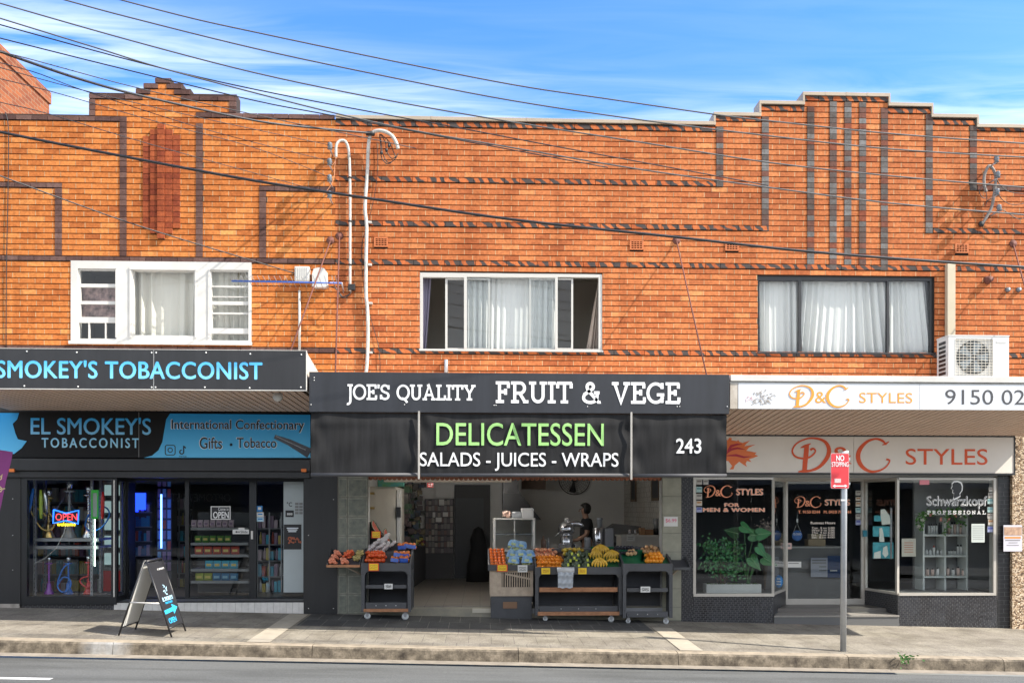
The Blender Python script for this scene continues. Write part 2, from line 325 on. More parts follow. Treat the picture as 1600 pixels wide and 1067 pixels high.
# slab letters drawn as strokes (unit cap height)
def arc(cx, cy, rx, ry, a0, a1, n=14): return [(cx+rx*math.cos(math.radians(a0+(a1-a0)*i/n)), cy+ry*math.sin(math.radians(a0+(a1-a0)*i/n))) for i in range(n+1)]
SL = {
 'F': (.78, [[(.22, 0), (.22, 1)], [(.02, .94), (.74, .94)], [(.69, .94), (.69, .7)], [(.22, .52), (.54, .52)], [(.54, .66), (.54, .38)], [(.02, .06), (.46, .06)]]),
 'E': (.82, [[(.22, 0), (.22, 1)], [(.02, .94), (.76, .94)], [(.71, .94), (.71, .72)], [(.22, .52), (.54, .52)], [(.54, .66), (.54, .38)], [(.02, .06), (.78, .06)], [(.74, .06), (.74, .3)]]),
 'R': (.95, [[(.22, 0), (.22, 1)], [(.02, .94)]+arc(.5, .7, .24, .24, 90, -90)+[(.22, .46)], [(.02, .06), (.44, .06)], [(.48, .46), (.78, .03)], [(.66, .06), (.95, .06)]]),
 'P': (.8, [[(.22, 0), (.22, 1)], [(.02, .94)]+arc(.48, .69, .25, .25, 90, -90)+[(.22, .44)], [(.02, .06), (.46, .06)]]),
 'U': (.95, [[(.2, 1)]+arc(.475, .34, .275, .28, 180, 360)+[(.75, 1)], [(.0, .94), (.38, .94)], [(.57, .94), (.95, .94)]]),
 'I': (.46, [[(.23, 0), (.23, 1)], [(.02, .94), (.44, .94)], [(.02, .06), (.44, .06)]]),
 'T': (.84, [[(.42, 0), (.42, .95)], [(.02, .94), (.82, .94)], [(.06, .94), (.06, .7)], [(.78, .94), (.78, .7)], [(.22, .06), (.62, .06)]]),
 'V': (.98, [[(.15, .96), (.49, .04), (.83, .96)], [(.0, .94), (.36, .94)], [(.62, .94), (.98, .94)]]),
 'G': (.98, [arc(.5, .5, .42, .44, 42, 335, 24), [(.84, .98), (.84, .7)], [(.56, .42), (.96, .42)], [(.84, .42), (.84, .04)]]),
 'J': (.5, [[(.32, .96), (.32, 0)]+arc(.12, -.04, .2, .24, 0, -110, 8), [(.1, .94), (.5, .94)]]),
 'O': (1.0, [arc(.5, .5, .43, .44, 0, 360, 28)]),
 'Q': (1.0, [arc(.5, .5, .43, .44, 0, 360, 28), [(.4, .12), (.6, .06), (.82, -.16)]]),
 'S': (.72, [arc(.36, .73, .26, .21, 20, 250, 12)+arc(.36, .27, .28, .21, 80, -160, 12), [(.64, .96), (.64, .68)], [(.06, .34), (.06, .04)]]),
 'A': (1.0, [[(.16, .04), (.5, .97), (.84, .04)], [(.28, .34), (.72, .34)], [(.0, .06), (.34, .06)], [(.66, .06), (1.0, .06)], [(.34, .95), (.52, .95)]]),
 'L': (.76, [[(.22, 0), (.22, 1)], [(.02, .94), (.44, .94)], [(.02, .06), (.74, .06)], [(.7, .06), (.7, .32)]]),
 'Y': (.94, [[(.14, .95), (.47, .45), (.8, .95)], [(.47, .48), (.47, 0)], [(.0, .94), (.34, .94)], [(.6, .94), (.94, .94)], [(.26, .06), (.68, .06)]]),
 'N': (.98, [[(.18, 0), (.18, .98)], [(.16, .98), (.8, .02)], [(.8, .02), (.8, 1)], [(.0, .94), (.22, .94)], [(.62, .94), (.98, .94)], [(.0, .06), (.36, .06)]]),
 '&': (1.0, [[(.9, .5), (.6, .5)], [(.78, .5)]+arc(.4, .26, .36, .22, 0, -200, 12)+[(.1, .42), (.5, .66)]+arc(.4, .78, .17, .16, -30, 190, 10)+[(.28, .62), (.86, .04), (.96, .06)]]),
 "'": (.2, [[(.1, 1), (.08, .74)]]), ' ': (.5, [])}
def slab(parent, s, rect, Y, m, t=.125, gap=.07, name='lettering'):
    mb = MB(); x = 0; tot = sum(SL[c][0]+gap for c in s)-gap; x0, x1, z0, z1 = rect; kx = (x1-x0)/tot; kz = z1-z0; q = 0
    for c in s:
        wd, st = SL[c]
        for p in st:
            q += 1
            mb.ribbon([(x0+(x+u)*kx, z0+v*kz) for u, v in p], t*kz, Y-.004-.0003*(q % 7), .003, m)
        x += wd+gap
    return part(mb, name, parent)
# ------------------------------------------------------------------ common materials
M_bedA = mat('bed_mortar_shadow_dark', (.03, .018, .012), .95); M_perpA = mat('perp_mortar_cream', (.50, .33, .18), .9)  # bed mortar colour darkened to carry the shadow of the raked joints
M_brA = brickmat('orange_brick', [(0, (.34, .095, .026)), (.35, (.50, .158, .038)), (.7, (.60, .212, .055)), (1, (.73, .32, .10))])
M_brB = brickmat('red_orange_brick', [(0, (.33, .088, .030)), (.4, (.48, .150, .050)), (.75, (.56, .192, .066)), (1, (.68, .28, .105))])
M_dkA = brickmat('dark_brown_brick', [(0, (.085, .045, .040)), (.5, (.12, .065, .055)), (1, (.17, .10, .085))])
M_dkB = brickmat('charcoal_brick', [(0, (.22, .06, .03)), (.3, (.11, .07, .06)), (.6, (.10, .09, .085)), (1, (.19, .19, .19))])
M_var = brickmat('mottled_brick', [(0, (.40, .10, .03)), (1, (.55, .16, .05))], blotch=(.062, .050, .046))
M_red = brickmat('red_brick', [(0, (.22, .045, .018)), (1, (.38, .095, .032))])
M_white = mat('white_paint', (.52, .51, .48), .5, var=.08, vs=3)
M_alu = mat('pale_aluminium', (.62, .60, .56), .4, .3)
M_blackf = mat('black_frame', (.018, .018, .02), .4)
M_black = mat('black_painted_wall', (.014, .014, .015), .5, var=.25, vs=3, bump=.1, st=(2, 2, .3))
M_conc = mat('plaster_wall', (.5, .49, .47), .9)
M_roof = mat('roof_sheet', (.3, .3, .3), .8)
M_cap = mat('beige_flashing', (.36, .29, .215), .5, var=.12, vs=2)
M_glass = glass('window_glass'); M_glass2 = glass('shop_glass', (.93, .95, .95), 1.2, .01); M_glassup = glass('upper_glass', (.95, .96, .96), 1.0, .005)
CH = 0.0885; BL = 0.2505
def ground_sheet():
    # ---- footpath, kerb, gutter, road
    x0, x1 = -60, 60
    def sheet(name, xa, xb, ya, yb, fz, m, kind='structure', nx=1, ny=1):
        mb = MB(); vs = []; 
        for i in range(nx+1):
            for j in range(ny+1):
                x = xa+(xb-xa)*i/nx; y = ya+(yb-ya)*j/ny; vs.append((x, y, fz(x, y)))
        mb.mesh(vs, [[i*(ny+1)+j, (i+1)*(ny+1)+j, (i+1)*(ny+1)+j+1, i*(ny+1)+j+1] for i in range(nx) for j in range(ny)], m)
        return struct(mb, name)
    # paver material
    def pavers(name, col, col2, w_, h_, mort, scale=1.0):
        m = bpy.data.materials.new(name); m.use_nodes = True; t = m.node_tree; p = t.nodes['Principled BSDF']; p.inputs['Roughness'].default_value = .85
        tcn = nd(t, 'ShaderNodeTexCoord'); br = nd(t, 'ShaderNodeTexBrick'); br.offset = 0.5; br.inputs['Scale'].default_value = 1; br.inputs['Brick Width'].default_value = w_; br.inputs['Row Height'].default_value = h_
        br.inputs['Mortar Size'].default_value = .004; br.inputs['Color1'].default_value = (*col, 1); br.inputs['Color2'].default_value = (*col2, 1); br.inputs['Mortar'].default_value = (*mort, 1)
        t.links.new(tcn.outputs['Object'], br.inputs['Vector'])
        n = nd(t, 'ShaderNodeTexNoise'); n.inputs['Scale'].default_value = 55; n.inputs['Detail'].default_value = 5; n.inputs['Roughness'].default_value = .75
        n2 = nd(t, 'ShaderNodeTexNoise'); n2.inputs['Scale'].default_value = 2.2; n2.inputs['Detail'].default_value = 7; n2.inputs['Roughness'].default_value = .65
        for q in (n, n2): t.links.new(tcn.outputs['Object'], q.inputs['Vector'])
        r1 = nd(t, 'ShaderNodeValToRGB'); r1.color_ramp.elements[0].position = .3; r1.color_ramp.elements[0].color = (.45, .44, .43, 1); r1.color_ramp.elements[1].position = .68; r1.color_ramp.elements[1].color = (1.35, 1.33, 1.28, 1)
        r2 = nd(t, 'ShaderNodeValToRGB'); r2.color_ramp.elements[0].position = .32; r2.color_ramp.elements[0].color = (.58, .56, .53, 1); r2.color_ramp.elements[1].position = .6; r2.color_ramp.elements[1].color = (1.05, 1.05, 1.05, 1)
        t.links.new(n.outputs['Fac'], r1.inputs[0]); t.links.new(n2.outputs['Fac'], r2.inputs[0])
        a = nd(t, 'ShaderNodeMixRGB', blend_type='MULTIPLY'); a.inputs[0].default_value = 1; b = nd(t, 'ShaderNodeMixRGB', blend_type='MULTIPLY'); b.inputs[0].default_value = 1
        t.links.new(br.outputs['Color'], a.inputs[1]); t.links.new(r1.outputs[0], a.inputs[2]); t.links.new(a.outputs[0], b.inputs[1]); t.links.new(r2.outputs[0], b.inputs[2]); vo = nd(t, 'ShaderNodeTexVoronoi'); vo.inputs['Scale'].default_value = 3.2; t.links.new(tcn.outputs['Object'], vo.inputs['Vector']); r7 = nd(t, 'ShaderNodeValToRGB'); r7.color_ramp.elements[0].position = .05; r7.color_ramp.elements[0].color = (.5, .48, .46, 1); r7.color_ramp.elements[1].position = .075; r7.color_ramp.elements[1].color = (1, 1, 1, 1)
        t.links.new(vo.outputs['Distance'], r7.inputs[0]); c7 = nd(t, 'ShaderNodeMixRGB', blend_type='MULTIPLY'); c7.inputs[0].default_value = 1; t.links.new(b.outputs[0], c7.inputs[1]); t.links.new(r7.outputs[0], c7.inputs[2]); t.links.new(c7.outputs[0], p.inputs['Base Color'])
        bb = nd(t, 'ShaderNodeBump'); bb.inputs['Strength'].default_value = .35; bb.inputs['Distance'].default_value = .006
        t.links.new(n.outputs['Fac'], bb.inputs['Height']); t.links.new(bb.outputs[0], p.inputs['Normal'])
        return m
    mp_ = pavers('exposed_aggregate_pavers', (.255, .235, .195), (.22, .20, .17), .31, .6, (.11, .10, .09))
    sheet('footpath', x0, x1, -2.66, 1.2, gz, mp_, nx=2, ny=1)
    mt = pavers('charcoal_entry_tiles', (.075, .074, .072), (.06, .06, .06), .31, .62, (.22, .21, .19))
    # dark tiled band in front of the fruit shop
    sheet('entry_tiles', W(488, 960, 0).x, W(1000, 960, 0).x, -1.25, .3, lambda x, y: gz(x, y)+.004, mt)
    ms = mat('cream_boundary_tile', (.36, .32, .255), .7, var=.12, vs=5, bump=.1)
    for k, (pa, pb) in enumerate((((420.2, 980), (362, 1002.5)), ((1019, 981), (1064, 1018.5)))):
        A = G(*pa); xw = .30
        sheet('boundary_strip', A.x, A.x+xw, -2.66, -.12 if k == 0 else -.75, lambda x, y: gz(x, y)+.008, ms)
    # kerb
    mk = bpy.data.materials.new('stained_kerb'); mk.use_nodes = True; t = mk.node_tree; p = t.nodes['Principled BSDF']; p.inputs['Roughness'].default_value = .9
    tcn = nd(t, 'ShaderNodeTexCoord'); n = nd(t, 'ShaderNodeTexNoise'); n.inputs['Scale'].default_value = 5; n.inputs['Detail'].default_value = 9; n.inputs['Roughness'].default_value = .75
    t.links.new(tcn.outputs['Object'], n.inputs['Vector']); r1 = nd(t, 'ShaderNodeValToRGB'); e = r1.color_ramp.elements
    e[0].position = .34; e[0].color = (.03, .022, .015, 1); e[1].position = .66; e[1].color = (.26, .215, .16, 1); q = e.new(.5); q.color = (.12, .098, .07, 1)
    t.links.new(n.outputs['Fac'], r1.inputs[0])
    # an old whitewashed patch on one kerb stone
    sxx = nd(t, 'ShaderNodeSeparateXYZ'); t.links.new(tcn.outputs['Object'], sxx.inputs[0]); ab = nd(t, 'ShaderNodeMath', operation='SUBTRACT'); ab.inputs[1].default_value = W(165, 1010, -2.83).x; ab2 = nd(t, 'ShaderNodeMath', operation='ABSOLUTE'); mr_ = nd(t, 'ShaderNodeMapRange'); mr_.inputs[1].default_value = .36; mr_.inputs[2].default_value = .12; mr_.inputs[3].default_value = 0; mr_.inputs[4].default_value = 1.1
    t.links.new(sxx.outputs['X'], ab.inputs[0]); t.links.new(ab.outputs[0], ab2.inputs[0]); t.links.new(ab2.outputs[0], mr_.inputs[0]); n9 = nd(t, 'ShaderNodeTexNoise'); n9.inputs['Scale'].default_value = 11; n9.inputs['Detail'].default_value = 7; t.links.new(tcn.outputs['Object'], n9.inputs['Vector']); mm_ = nd(t, 'ShaderNodeMath', operation='MULTIPLY'); mm_.use_clamp = True; t.links.new(mr_.outputs[0], mm_.inputs[0]); t.links.new(n9.outputs['Fac'], mm_.inputs[1])
    mxk = nd(t, 'ShaderNodeMixRGB'); mxk.inputs[2].default_value = (.40, .40, .39, 1); t.links.new(mm_.outputs[0], mxk.inputs[0]); t.links.new(r1.outputs[0], mxk.inputs[1]); t.links.new(mxk.outputs[0], p.inputs['Base Color'])
    bb = nd(t, 'ShaderNodeBump'); bb.inputs['Strength'].default_value = .6; bb.inputs['Distance'].default_value = .02; t.links.new(n.outputs['Fac'], bb.inputs['Height']); t.links.new(bb.outputs[0], p.inputs['Normal'])
    mkt = mat('kerb_top', (.27, .225, .165), .9, var=.25, vs=8, bump=.4, bs=60)
    mb = MB(); xx = -24.0
    while xx < 24:
        ln = R.uniform(2.0, 2.8); a, b = xx+.004, xx+ln-.004; prof = [(-2.656, .003), (-2.77, -.004), (-2.795, -.012), (-2.815, -.035), (-2.835, -.17)]
        ns = 8
        for i in range(ns):
            xa, xb = a+(b-a)*i/ns, a+(b-a)*(i+1)/ns
            for j in range(4):
                (ya, za), (yb, zb) = prof[j], prof[j+1]
                j1 = lambda x: .012*math.sin(x*7.3)*math.sin(x*2.1+1) if j > 0 else 0
                mb.face([(xa, ya, gz(xa, -2.66)+za), (xb, ya, gz(xb, -2.66)+za), (xb, yb, gz(xb, -2.66)+zb), (xa, yb, gz(xa, -2.66)+zb)], mkt if j < 2 else mk)
        for xe in (a, b): mb.face([(xe, y, gz(xe, -2.66)+z) for y, z in prof]+[(xe, -2.656, gz(xe, -2.66)-.2)], mk)
        xx += ln
    struct(mb, 'kerb')
    zr = lambda x, y: gz(x, -2.66)-.165
    sheet('gutter', x0, x1, -3.07, -2.6, lambda x, y: zr(x, y)+.004, mat('pale_gutter_concrete', (.22, .19, .15), .9, var=.25, vs=6, bump=.3))
    ma = bpy.data.materials.new('grey_asphalt'); ma.use_nodes = True; t = ma.node_tree; p = t.nodes['Principled BSDF']; p.inputs['Roughness'].default_value = .85
    tcn = nd(t, 'ShaderNodeTexCoord'); n = nd(t, 'ShaderNodeTexNoise'); n.inputs['Scale'].default_value = 60; n.inputs['Detail'].default_value = 5; n.inputs['Roughness'].default_value = .85
    n2 = nd(t, 'ShaderNodeTexNoise'); n2.inputs['Scale'].default_value = 1.2; n2.inputs['Detail'].default_value = 6
    mpa = nd(t, 'ShaderNodeMapping'); mpa.inputs['Scale'].default_value = (.35, 2.2, 1); t.links.new(tcn.outputs['Object'], mpa.inputs[0]); t.links.new(tcn.outputs['Object'], n.inputs['Vector']); t.links.new(mpa.outputs[0], n2.inputs['Vector'])
    r1 = nd(t, 'ShaderNodeValToRGB'); e = r1.color_ramp.elements; e[0].position = .3; e[0].color = (.045, .046, .044, 1); e[1].position = .72; e[1].color = (.155, .158, .15, 1)
    r2 = nd(t, 'ShaderNodeValToRGB'); e = r2.color_ramp.elements; e[0].position = .38; e[0].color = (.68, .68, .67, 1); e[1].position = .58; e[1].color = (1.08, 1.08, 1.08, 1)
    mu = nd(t, 'ShaderNodeMixRGB', blend_type='MULTIPLY'); mu.inputs[0].default_value = 1
    t.links.new(n.outputs['Fac'], r1.inputs[0]); t.links.new(n2.outputs['Fac'], r2.inputs[0]); t.links.new(r1.outputs[0], mu.inputs[1]); t.links.new(r2.outputs[0], mu.inputs[2]); t.links.new(mu.outputs[0], p.inputs['Base Color'])
    bb = nd(t, 'ShaderNodeBump'); bb.inputs['Strength'].default_value = .5; bb.inputs['Distance'].default_value = .008; t.links.new(n.outputs['Fac'], bb.inputs['Height']); t.links.new(bb.outputs[0], p.inputs['Normal'])
    sheet('road', x0, x1, -14.9, -3.05, lambda x, y: zr(x, y)-.02+.03*(1-((y+9)/6)**2), ma, nx=2, ny=10)
    sheet('far_footpath', x0, x1, -26, -14.9, lambda x, y: gz(x, -2.66)-.05, ma, nx=2)
    ml = mat('road_paint', (.72, .72, .70), .6, var=.08, vs=20)
    rz = lambda x, y: zr(x, y)-.02+.03*(1-((y+9)/6)**2)
    mb = MB(); P = CAM+ray(80, 1061)*1; 
    def R_(px, py):
        q = Vector((0, 0, -.23)); return WP(px, py, q, Vector((0.0244, 0, 1)))
    A = R_(80, 1061)
    for k in range(8):
        xb = A.x-k*9.0; mb.face([(xb-4, A.y-.05, rz(xb-4, A.y)+.004), (xb, A.y-.05, rz(xb, A.y)+.004), (xb, A.y+.05, rz(xb, A.y)+.004), (xb-4, A.y+.05, rz(xb-4, A.y)+.004)], ml)
    for k in range(12): xa = -30+k*5.0; mb.face([(xa, -13.0, rz(xa, -13)+.004), (xa+5, -13.0, rz(xa+5, -13)+.004), (xa+5, -12.88, rz(xa+5, -12.88)+.004), (xa, -12.88, rz(xa, -12.88)+.004)], ml)
    struct(mb, 'road_marking')
    mb = MB(); mb.face([(-300, -300, -1.9), (300, -300, -1.9), (300, 300, -1.9), (-300, 300, -1.9)], mat('distant_ground', (.18, .18, .16), .95)); struct(mb, 'ground')
ground_sheet()

# ------------------------------------------------------------------ brickwork
def bricks(mb, solid, holes, z0, z1, yf, mB, mP, L_=BL, H_=CH, j=.0145, d=.02, fn=None, ph=0.0):
    fn = fn or (lambda u, y, v: Vector((u, y, v)))
    n = int(round((z1-z0)/H_)); H_ = (z1-z0)/n
    for i in range(n):
        a, b = z0+i*H_+j/2, z0+(i+1)*H_-j/2; zm = (a+b)/2
        iv = []
        for s_ in sorted((s_[0], s_[1]) for s_ in solid if s_[2] < zm < s_[3]):
            if iv and s_[0] <= iv[-1][1]+1e-4: iv[-1][1] = max(iv[-1][1], s_[1])
            else: iv.append(list(s_))
        for h in holes:
            if not (h[2] < zm < h[3]): continue
            nv = []
            for p in iv:
                if h[1] <= p[0] or h[0] >= p[1]: nv.append(p); continue
                if h[0] > p[0]: nv.append([p[0], h[0]])
                if h[1] < p[1]: nv.append([h[1], p[1]])
            iv = nv
        off = ph+(L_/2 if i % 2 else 0)+R.uniform(-.012, .012)
        for p0, p1 in iv:
            k = math.floor((p0-off)/L_); x = off+k*L_
            while x < p1:
                xa, xb = max(x, p0), min(x+L_-.010, p1)
                if xb-xa > .012:
                    t = min(1, max(0, R.gauss(.50, .17))); y = yf+R.uniform(-.0015, .0015)
                    e = R.uniform(-.0012, .0012)
                    mb.face([fn(xa, y, a+e), fn(xb, y, a-e), fn(xb, y, b-e), fn(xa, y, b+e)], mB, t)
                    mb.face([fn(xa, y, b+e), fn(xb, y, b-e), fn(xb, yf+d, b-e), fn(xa, yf+d, b+e)], mB, t)
                    mb.face([fn(xa, yf+d, a+e), fn(xb, yf+d, a-e), fn(xb, y, a-e), fn(xa, y, a+e)], mB, t)
                xc, xd = max(x+L_-.010, p0), min(x+L_, p1)
                if xd-xc > .002:
                    y = yf+.0015
                    mb.face([fn(xc, y, a), fn(xd, y, a), fn(xd, y, b), fn(xc, y, b)], mP)
                    mb.face([fn(xc, y, b), fn(xd, y, b), fn(xd, yf+d, b), fn(xc, yf+d, b)], mP); mb.face([fn(xc, yf+d, a), fn(xd, yf+d, a), fn(xd, y, a), fn(xc, y, a)], mP)
                x += L_
def trim_bricks(mb, x0, x1, z0, z1, mB, vertical, proud=.010, dep=.03):
    """one course of dark bricks, each brick its own tone, standing a little proud"""
    if vertical:
        n = max(1, int(round((z1-z0)/CH))); h = (z1-z0)/n
        for i in range(n): mb.box(x0+.003, x1-.003, -proud+R.uniform(-.001, .001), dep, z0+i*h+.004, z0+(i+1)*h-.004, mB, tone=R.random())
    else:
        n = max(1, int(round((x1-x0)/BL))); h = (x1-x0)/n
        for i in range(n): mb.box(x0+i*h+.004, x0+(i+1)*h-.004, -proud+R.uniform(-.001, .001), dep, z0+.011, z1-.009, mB, tone=R.random())
def prect(x0, y0, x1, y1, Y=0.0): return list(rp(x0, y0, x1, y1, Y))
XJ = W(524, 400).x          # the joint between the two shop buildings
XR = 10.6; XL = -9.3; ZB = W(800, 640).z
bldA = thing('brick_building', 'orange brick shop building with dark brown brick bands, stepped parapet and white timber window', 'building', (-5.7, .1, .1))
bldB = thing('brick_building', 'long red-orange brick shop building with charcoal brick stripes and beige parapet capping', 'building', (3.9, .1, .0))
def snap(t_, ztop):
    n = int(round((ztop-ZB)/CH)); H = (ztop-ZB)/n
    if t_[4] == 'h': i = round(((t_[2]+t_[3])/2-ZB)/H-.5); return [ZB+i*H, ZB+(i+1)*H]
    return [ZB+round((t_[2]-ZB)/H)*H, ZB+round((t_[3]-ZB)/H)*H]
def make_front(bld, solids, wins, trims, mB, mD, base, ztop, gaps=[]):
    holes = [w_ for w_ in wins]; tr = [t_[:2]+snap(t_, ztop) for t_ in trims]+gaps
    mb = MB(); mb.grid(solids, holes,   .0202, .24, M_bedA)
    bricks(mb, solids, holes+tr, ZB, ztop, 0.0, mB, M_perpA)
    part(mb, 'brick_wall', bld)
    for t_ in trims:
        t_[2:4] = snap(t_, ztop)
        mb = MB(); trim_bricks(mb, *t_[:4], t_[5], t_[4] == 'v'); part(mb, 'brick_band', bld)
# ---- left building
zA = W(250, 181).z; zAp = W(250, 149).z
sA = [[XL, XJ, ZB, zA]]; s1 = prect(139, 146, 369, 182); s1[2] = zA-.1; sA.append(s1)
for (a, y, b) in ((212, 138, 297), (224, 130, 284), (242, 122, 266)):
    q = prect(a, y, b, 160); q[2] = zA; sA.append(q)
ztA = W(250, 122).z
tA = []
def T(lst, x0, y0, x1, y1, d, m): lst.append(prect(x0, y0, x1, y1)+[d, m])
T(tA, -300, 177, 198, 185.5, 'h', M_dkA); T(tA, 306, 179, 523, 188, 'h', M_dkA)
T(tA, 187, 186, 198, 400, 'v', M_dkA); T(tA, 306, 189, 317, 402, 'v', M_dkA)
T(tA, -300, 286.5, 97, 295, 'h', M_dkA); T(tA, 86, 295.5, 97, 398.5, 'v', M_dkA)
T(tA, 405, 292.5, 523, 300.5, 'h', M_dkA); T(tA, 405, 301, 416, 402, 'v', M_dkA)
T(tA, -300, 400, 523, 408, 'h', M_dkA); T(tA, -300, 536.5, 523, 545, 'h', M_dkA)
for r_ in ((139, 145, 223, 153), (283, 146, 369, 154), (212, 137, 235, 145), (272, 138, 297, 146), (224, 129, 247, 137), (260, 129, 284, 137.5), (242, 121, 266, 129)): T(tA, *r_, 'h', M_dkA)
T(tA, 139, 153.5, 149, 177, 'v', M_dkA); T(tA, 358, 154.5, 369, 178, 'v', M_dkA)
winA = prect(111, 409, 393, 536)
make_front(bldA, sA, [winA], tA, M_brA, M_dkA, ZB, ztA)
mb = MB()   # coping tops over the parapet thickness
for r_ in ((139, 145, 223), (283, 146, 369), (212, 137, 235), (272, 138, 297), (224, 129, 247), (260, 129, 284), (242, 121, 266)):
    q = prect(r_[0], r_[1], r_[2], r_[1]+8); mb.box(q[0], q[1], .031, .245, q[2], q[3]+.002, M_dkA, tone=.4)
part(mb, 'parapet_coping', bldA)
mb = MB()
for i, (a, t_, b) in enumerate(((223.5, 213, 357), (235.3, 203, 365.5), (247, 195, 374), (258.7, 203, 365.5), (270.4, 211, 357))):
    q = prect(a, t_, a+11.2, b); n = int(round((q[3]-q[2])/CH)); h = (q[3]-q[2])/n; pr = (.014, .028, .046, .028, .014)[i]
    for k in range(n): mb.box(q[0]+.002, q[1]-.002, -pr, .02, q[2]+k*h+.004, q[2]+(k+1)*h-.004, M_red, tone=R.random())
    mb.box(q[0]+.004, q[1]-.004, -pr+.008, .02, q[2]+.001, q[3]-.002, M_bedA)
part(mb, 'red_brick_fin', bldA)
# ---- right building
sB = []; LV = [(524, 1118, 191, 184), (1118, 1189, 182, 0), (1189, 1257, 164, 0), (1257, 1387, 151, 0), (1387, 1454, 167, 0), (1454, 1525, 184.5, 0), (1525, 1800, 202, 0)]
caps = []
for i, (a, b, y, _) in enumerate(LV):
    za = W((a+b)/2, y).z; x0_ = XJ if i == 0 else W(a, y).x; x1_ = XR if i == 6 else W(b, y).x
    sB.append([x0_, x1_, ZB, za]); caps.append((x0_, x1_, za))
ztB = caps[3][2]
tB = []
for i, (a, b, y, _) in enumerate(LV):
    tB.append([caps[i][0], caps[i][1], caps[i][2]-.075, caps[i][2]-.005, 'h', M_var])
for (x_, t_, b_) in ((1119, 198, 290), (1190, 183, 357.5), (1261, 168, 418), (1296, 163, 419), (1319, 163, 419), (1342, 163, 419), (1376, 171, 419), (1446, 176, 362), (1515, 194, 296)): T(tB, x_, t_, x_+11.3, b_, 'v', M_dkB)
T(tB, 524, 281, 1118.5, 289.5, 'h', M_var); T(tB, 524, 346, 1201, 354.5, 'h', M_var); T(tB, 524, 416, 1800, 424.5, 'h', M_var); T(tB, 524, 548.5, 1800, 557, 'h', M_var)
T(tB, 1458, 355, 1800, 363, 'h', M_var); T(tB, 1527, 288.5, 1800, 296.5, 'h', M_dkB)
VENTS = ((584.5, 371, 606, 386), (984, 376, 1005.5, 390.5), (1133, 378.5, 1154, 392), (1492, 381, 1513, 395.5))
winB1 = prect(656, 427, 941, 548); winB2 = prect(1184, 431, 1460, 552)
make_front(bldB, sB, [winB1, winB2], tB, M_brB, M_dkB, ZB, ztB, [prect(*q) for q in VENTS])
mb = MB()
for i, (x0_, x1_, z) in enumerate(caps):
    up_l = i > 0 and caps[i-1][2] < z; up_r = i < 6 and caps[i+1][2] < z
    e0, e1 = (.035 if up_l else -.002), (.035 if up_r else -.002)
    mb.box(x0_-e0, x1_+e1, -.03, .275, z-.002, z+.055, M_cap, bev=.004)
    if up_l: mb.box(x0_-.035, x0_-.004, -.032, .277, caps[i-1][2]+.053, z-.003, M_cap)
    if up_r: mb.box(x1_+.004, x1_+.035, -.032, .277, caps[i+1][2]+.053, z-.003, M_cap)
    if i in (0, 3): 
        for k in range(1, 4): xx = x0_+(x1_-x0_)*k/4; mb.box(xx-.012, xx+.012, -.0325, .2, z+.004, z+.0575, M_cap)
part(mb, 'parapet_capping', bldB)
# ---- shells behind the fronts: side and back walls, upper floor, roof
def shell(bld, x0, x1, zr):
    mb = MB(); mb.box(x0, x0+.2, .245, 9, -.5, zr, M_conc); mb.box(x1-.2, x1, .245, 9, -.5, zr, M_conc); mb.box(x0, x1, 9.005, 9.2, -.5, zr, M_conc); part(mb, 'outer_wall', bld)
    mb = MB(); mb.box(x0+.203, x1-.203, .245, 9, zr-.35, zr-.2, M_roof); part(mb, 'roof', bld)
shell(bldA, XL, XJ-.003, zA-.15); shell(bldB, XJ+.003, XR, W(1560, 202).z-.1)
M_floor = mat('upper_floor', (.25, .2, .16), .9); M_ceil = mat('shop_ceiling', (.6, .6, .58), .9)
def storey(bld, x0, x1):
    mb = MB(); mb.box(x0+.203, x1-.203, .245, 9, ZB-.12, ZB+.1, M_floor); part(mb, 'upper_floor_slab', bld)
storey(bldA, XL, XJ-.003); storey(bldB, XJ+.003, XR)
XD = W(1075, 850, 0).x      # wall between fruit shop and salon
def roomwall(bld, x, y0, y1, z0, z1, m): mb = MB(); mb.box(x-.05, x+.05, y0, y1, z0, z1, m); return part(mb, 'partition_wall', bld)
roomwall(bldB, XD+.02, .3, 9, -.3, ZB-.125, M_conc)
M_dim = mat('dim_bedroom_wall', (.60, .55, .48), .9)
for bld, x0_, x1_ in ((bldA, winA[0]-.5, winA[1]+.5), (bldB, winB1[0]-.3, winB1[1]+.3), (bldB, winB2[0]-.3, winB2[1]+.3)):
    mb = MB(); z0_, z1_ = ZB+.103, ZB+2.6
    mb.box(x0_, x1_, 2.0, 2.1, z0_, z1_, M_dim); mb.box(x0_-.1, x0_-.003, .25, 3.6, z0_, z1_, M_dim); mb.box(x1_+.003, x1_+.1, .25, 3.6, z0_, z1_, M_dim); mb.box(x0_-.1, x1_+.1, .25, 3.6, z1_+.003, z1_+.1, M_dim)
    part(mb, 'bedroom_wall', bld)
# ---- air vents
M_terra = mat('terracotta_vent', (.44, .13, .042), .8, var=.15, vs=20)
for (a, b, c, d) in VENTS:
    x0_, x1_, z0_, z1_ = prect(a, b, c, d); mb = MB()
    hs_ = [[x0_+.025+i*.046, x0_+.025+i*.046+.036, z0_+.022+j*.03, z0_+.022+j*.03+.018] for i in range(4) for j in range(4)]
    mb.grid([[x0_, x1_, z0_, z1_]], hs_, -.012, .008, M_terra); mb.box(x0_+.005, x1_-.005, .009, .014, z0_+.005, z1_-.005, mat('vent_dark', (.04, .015, .01), .9)); part(mb, 'air_vent', bldB)
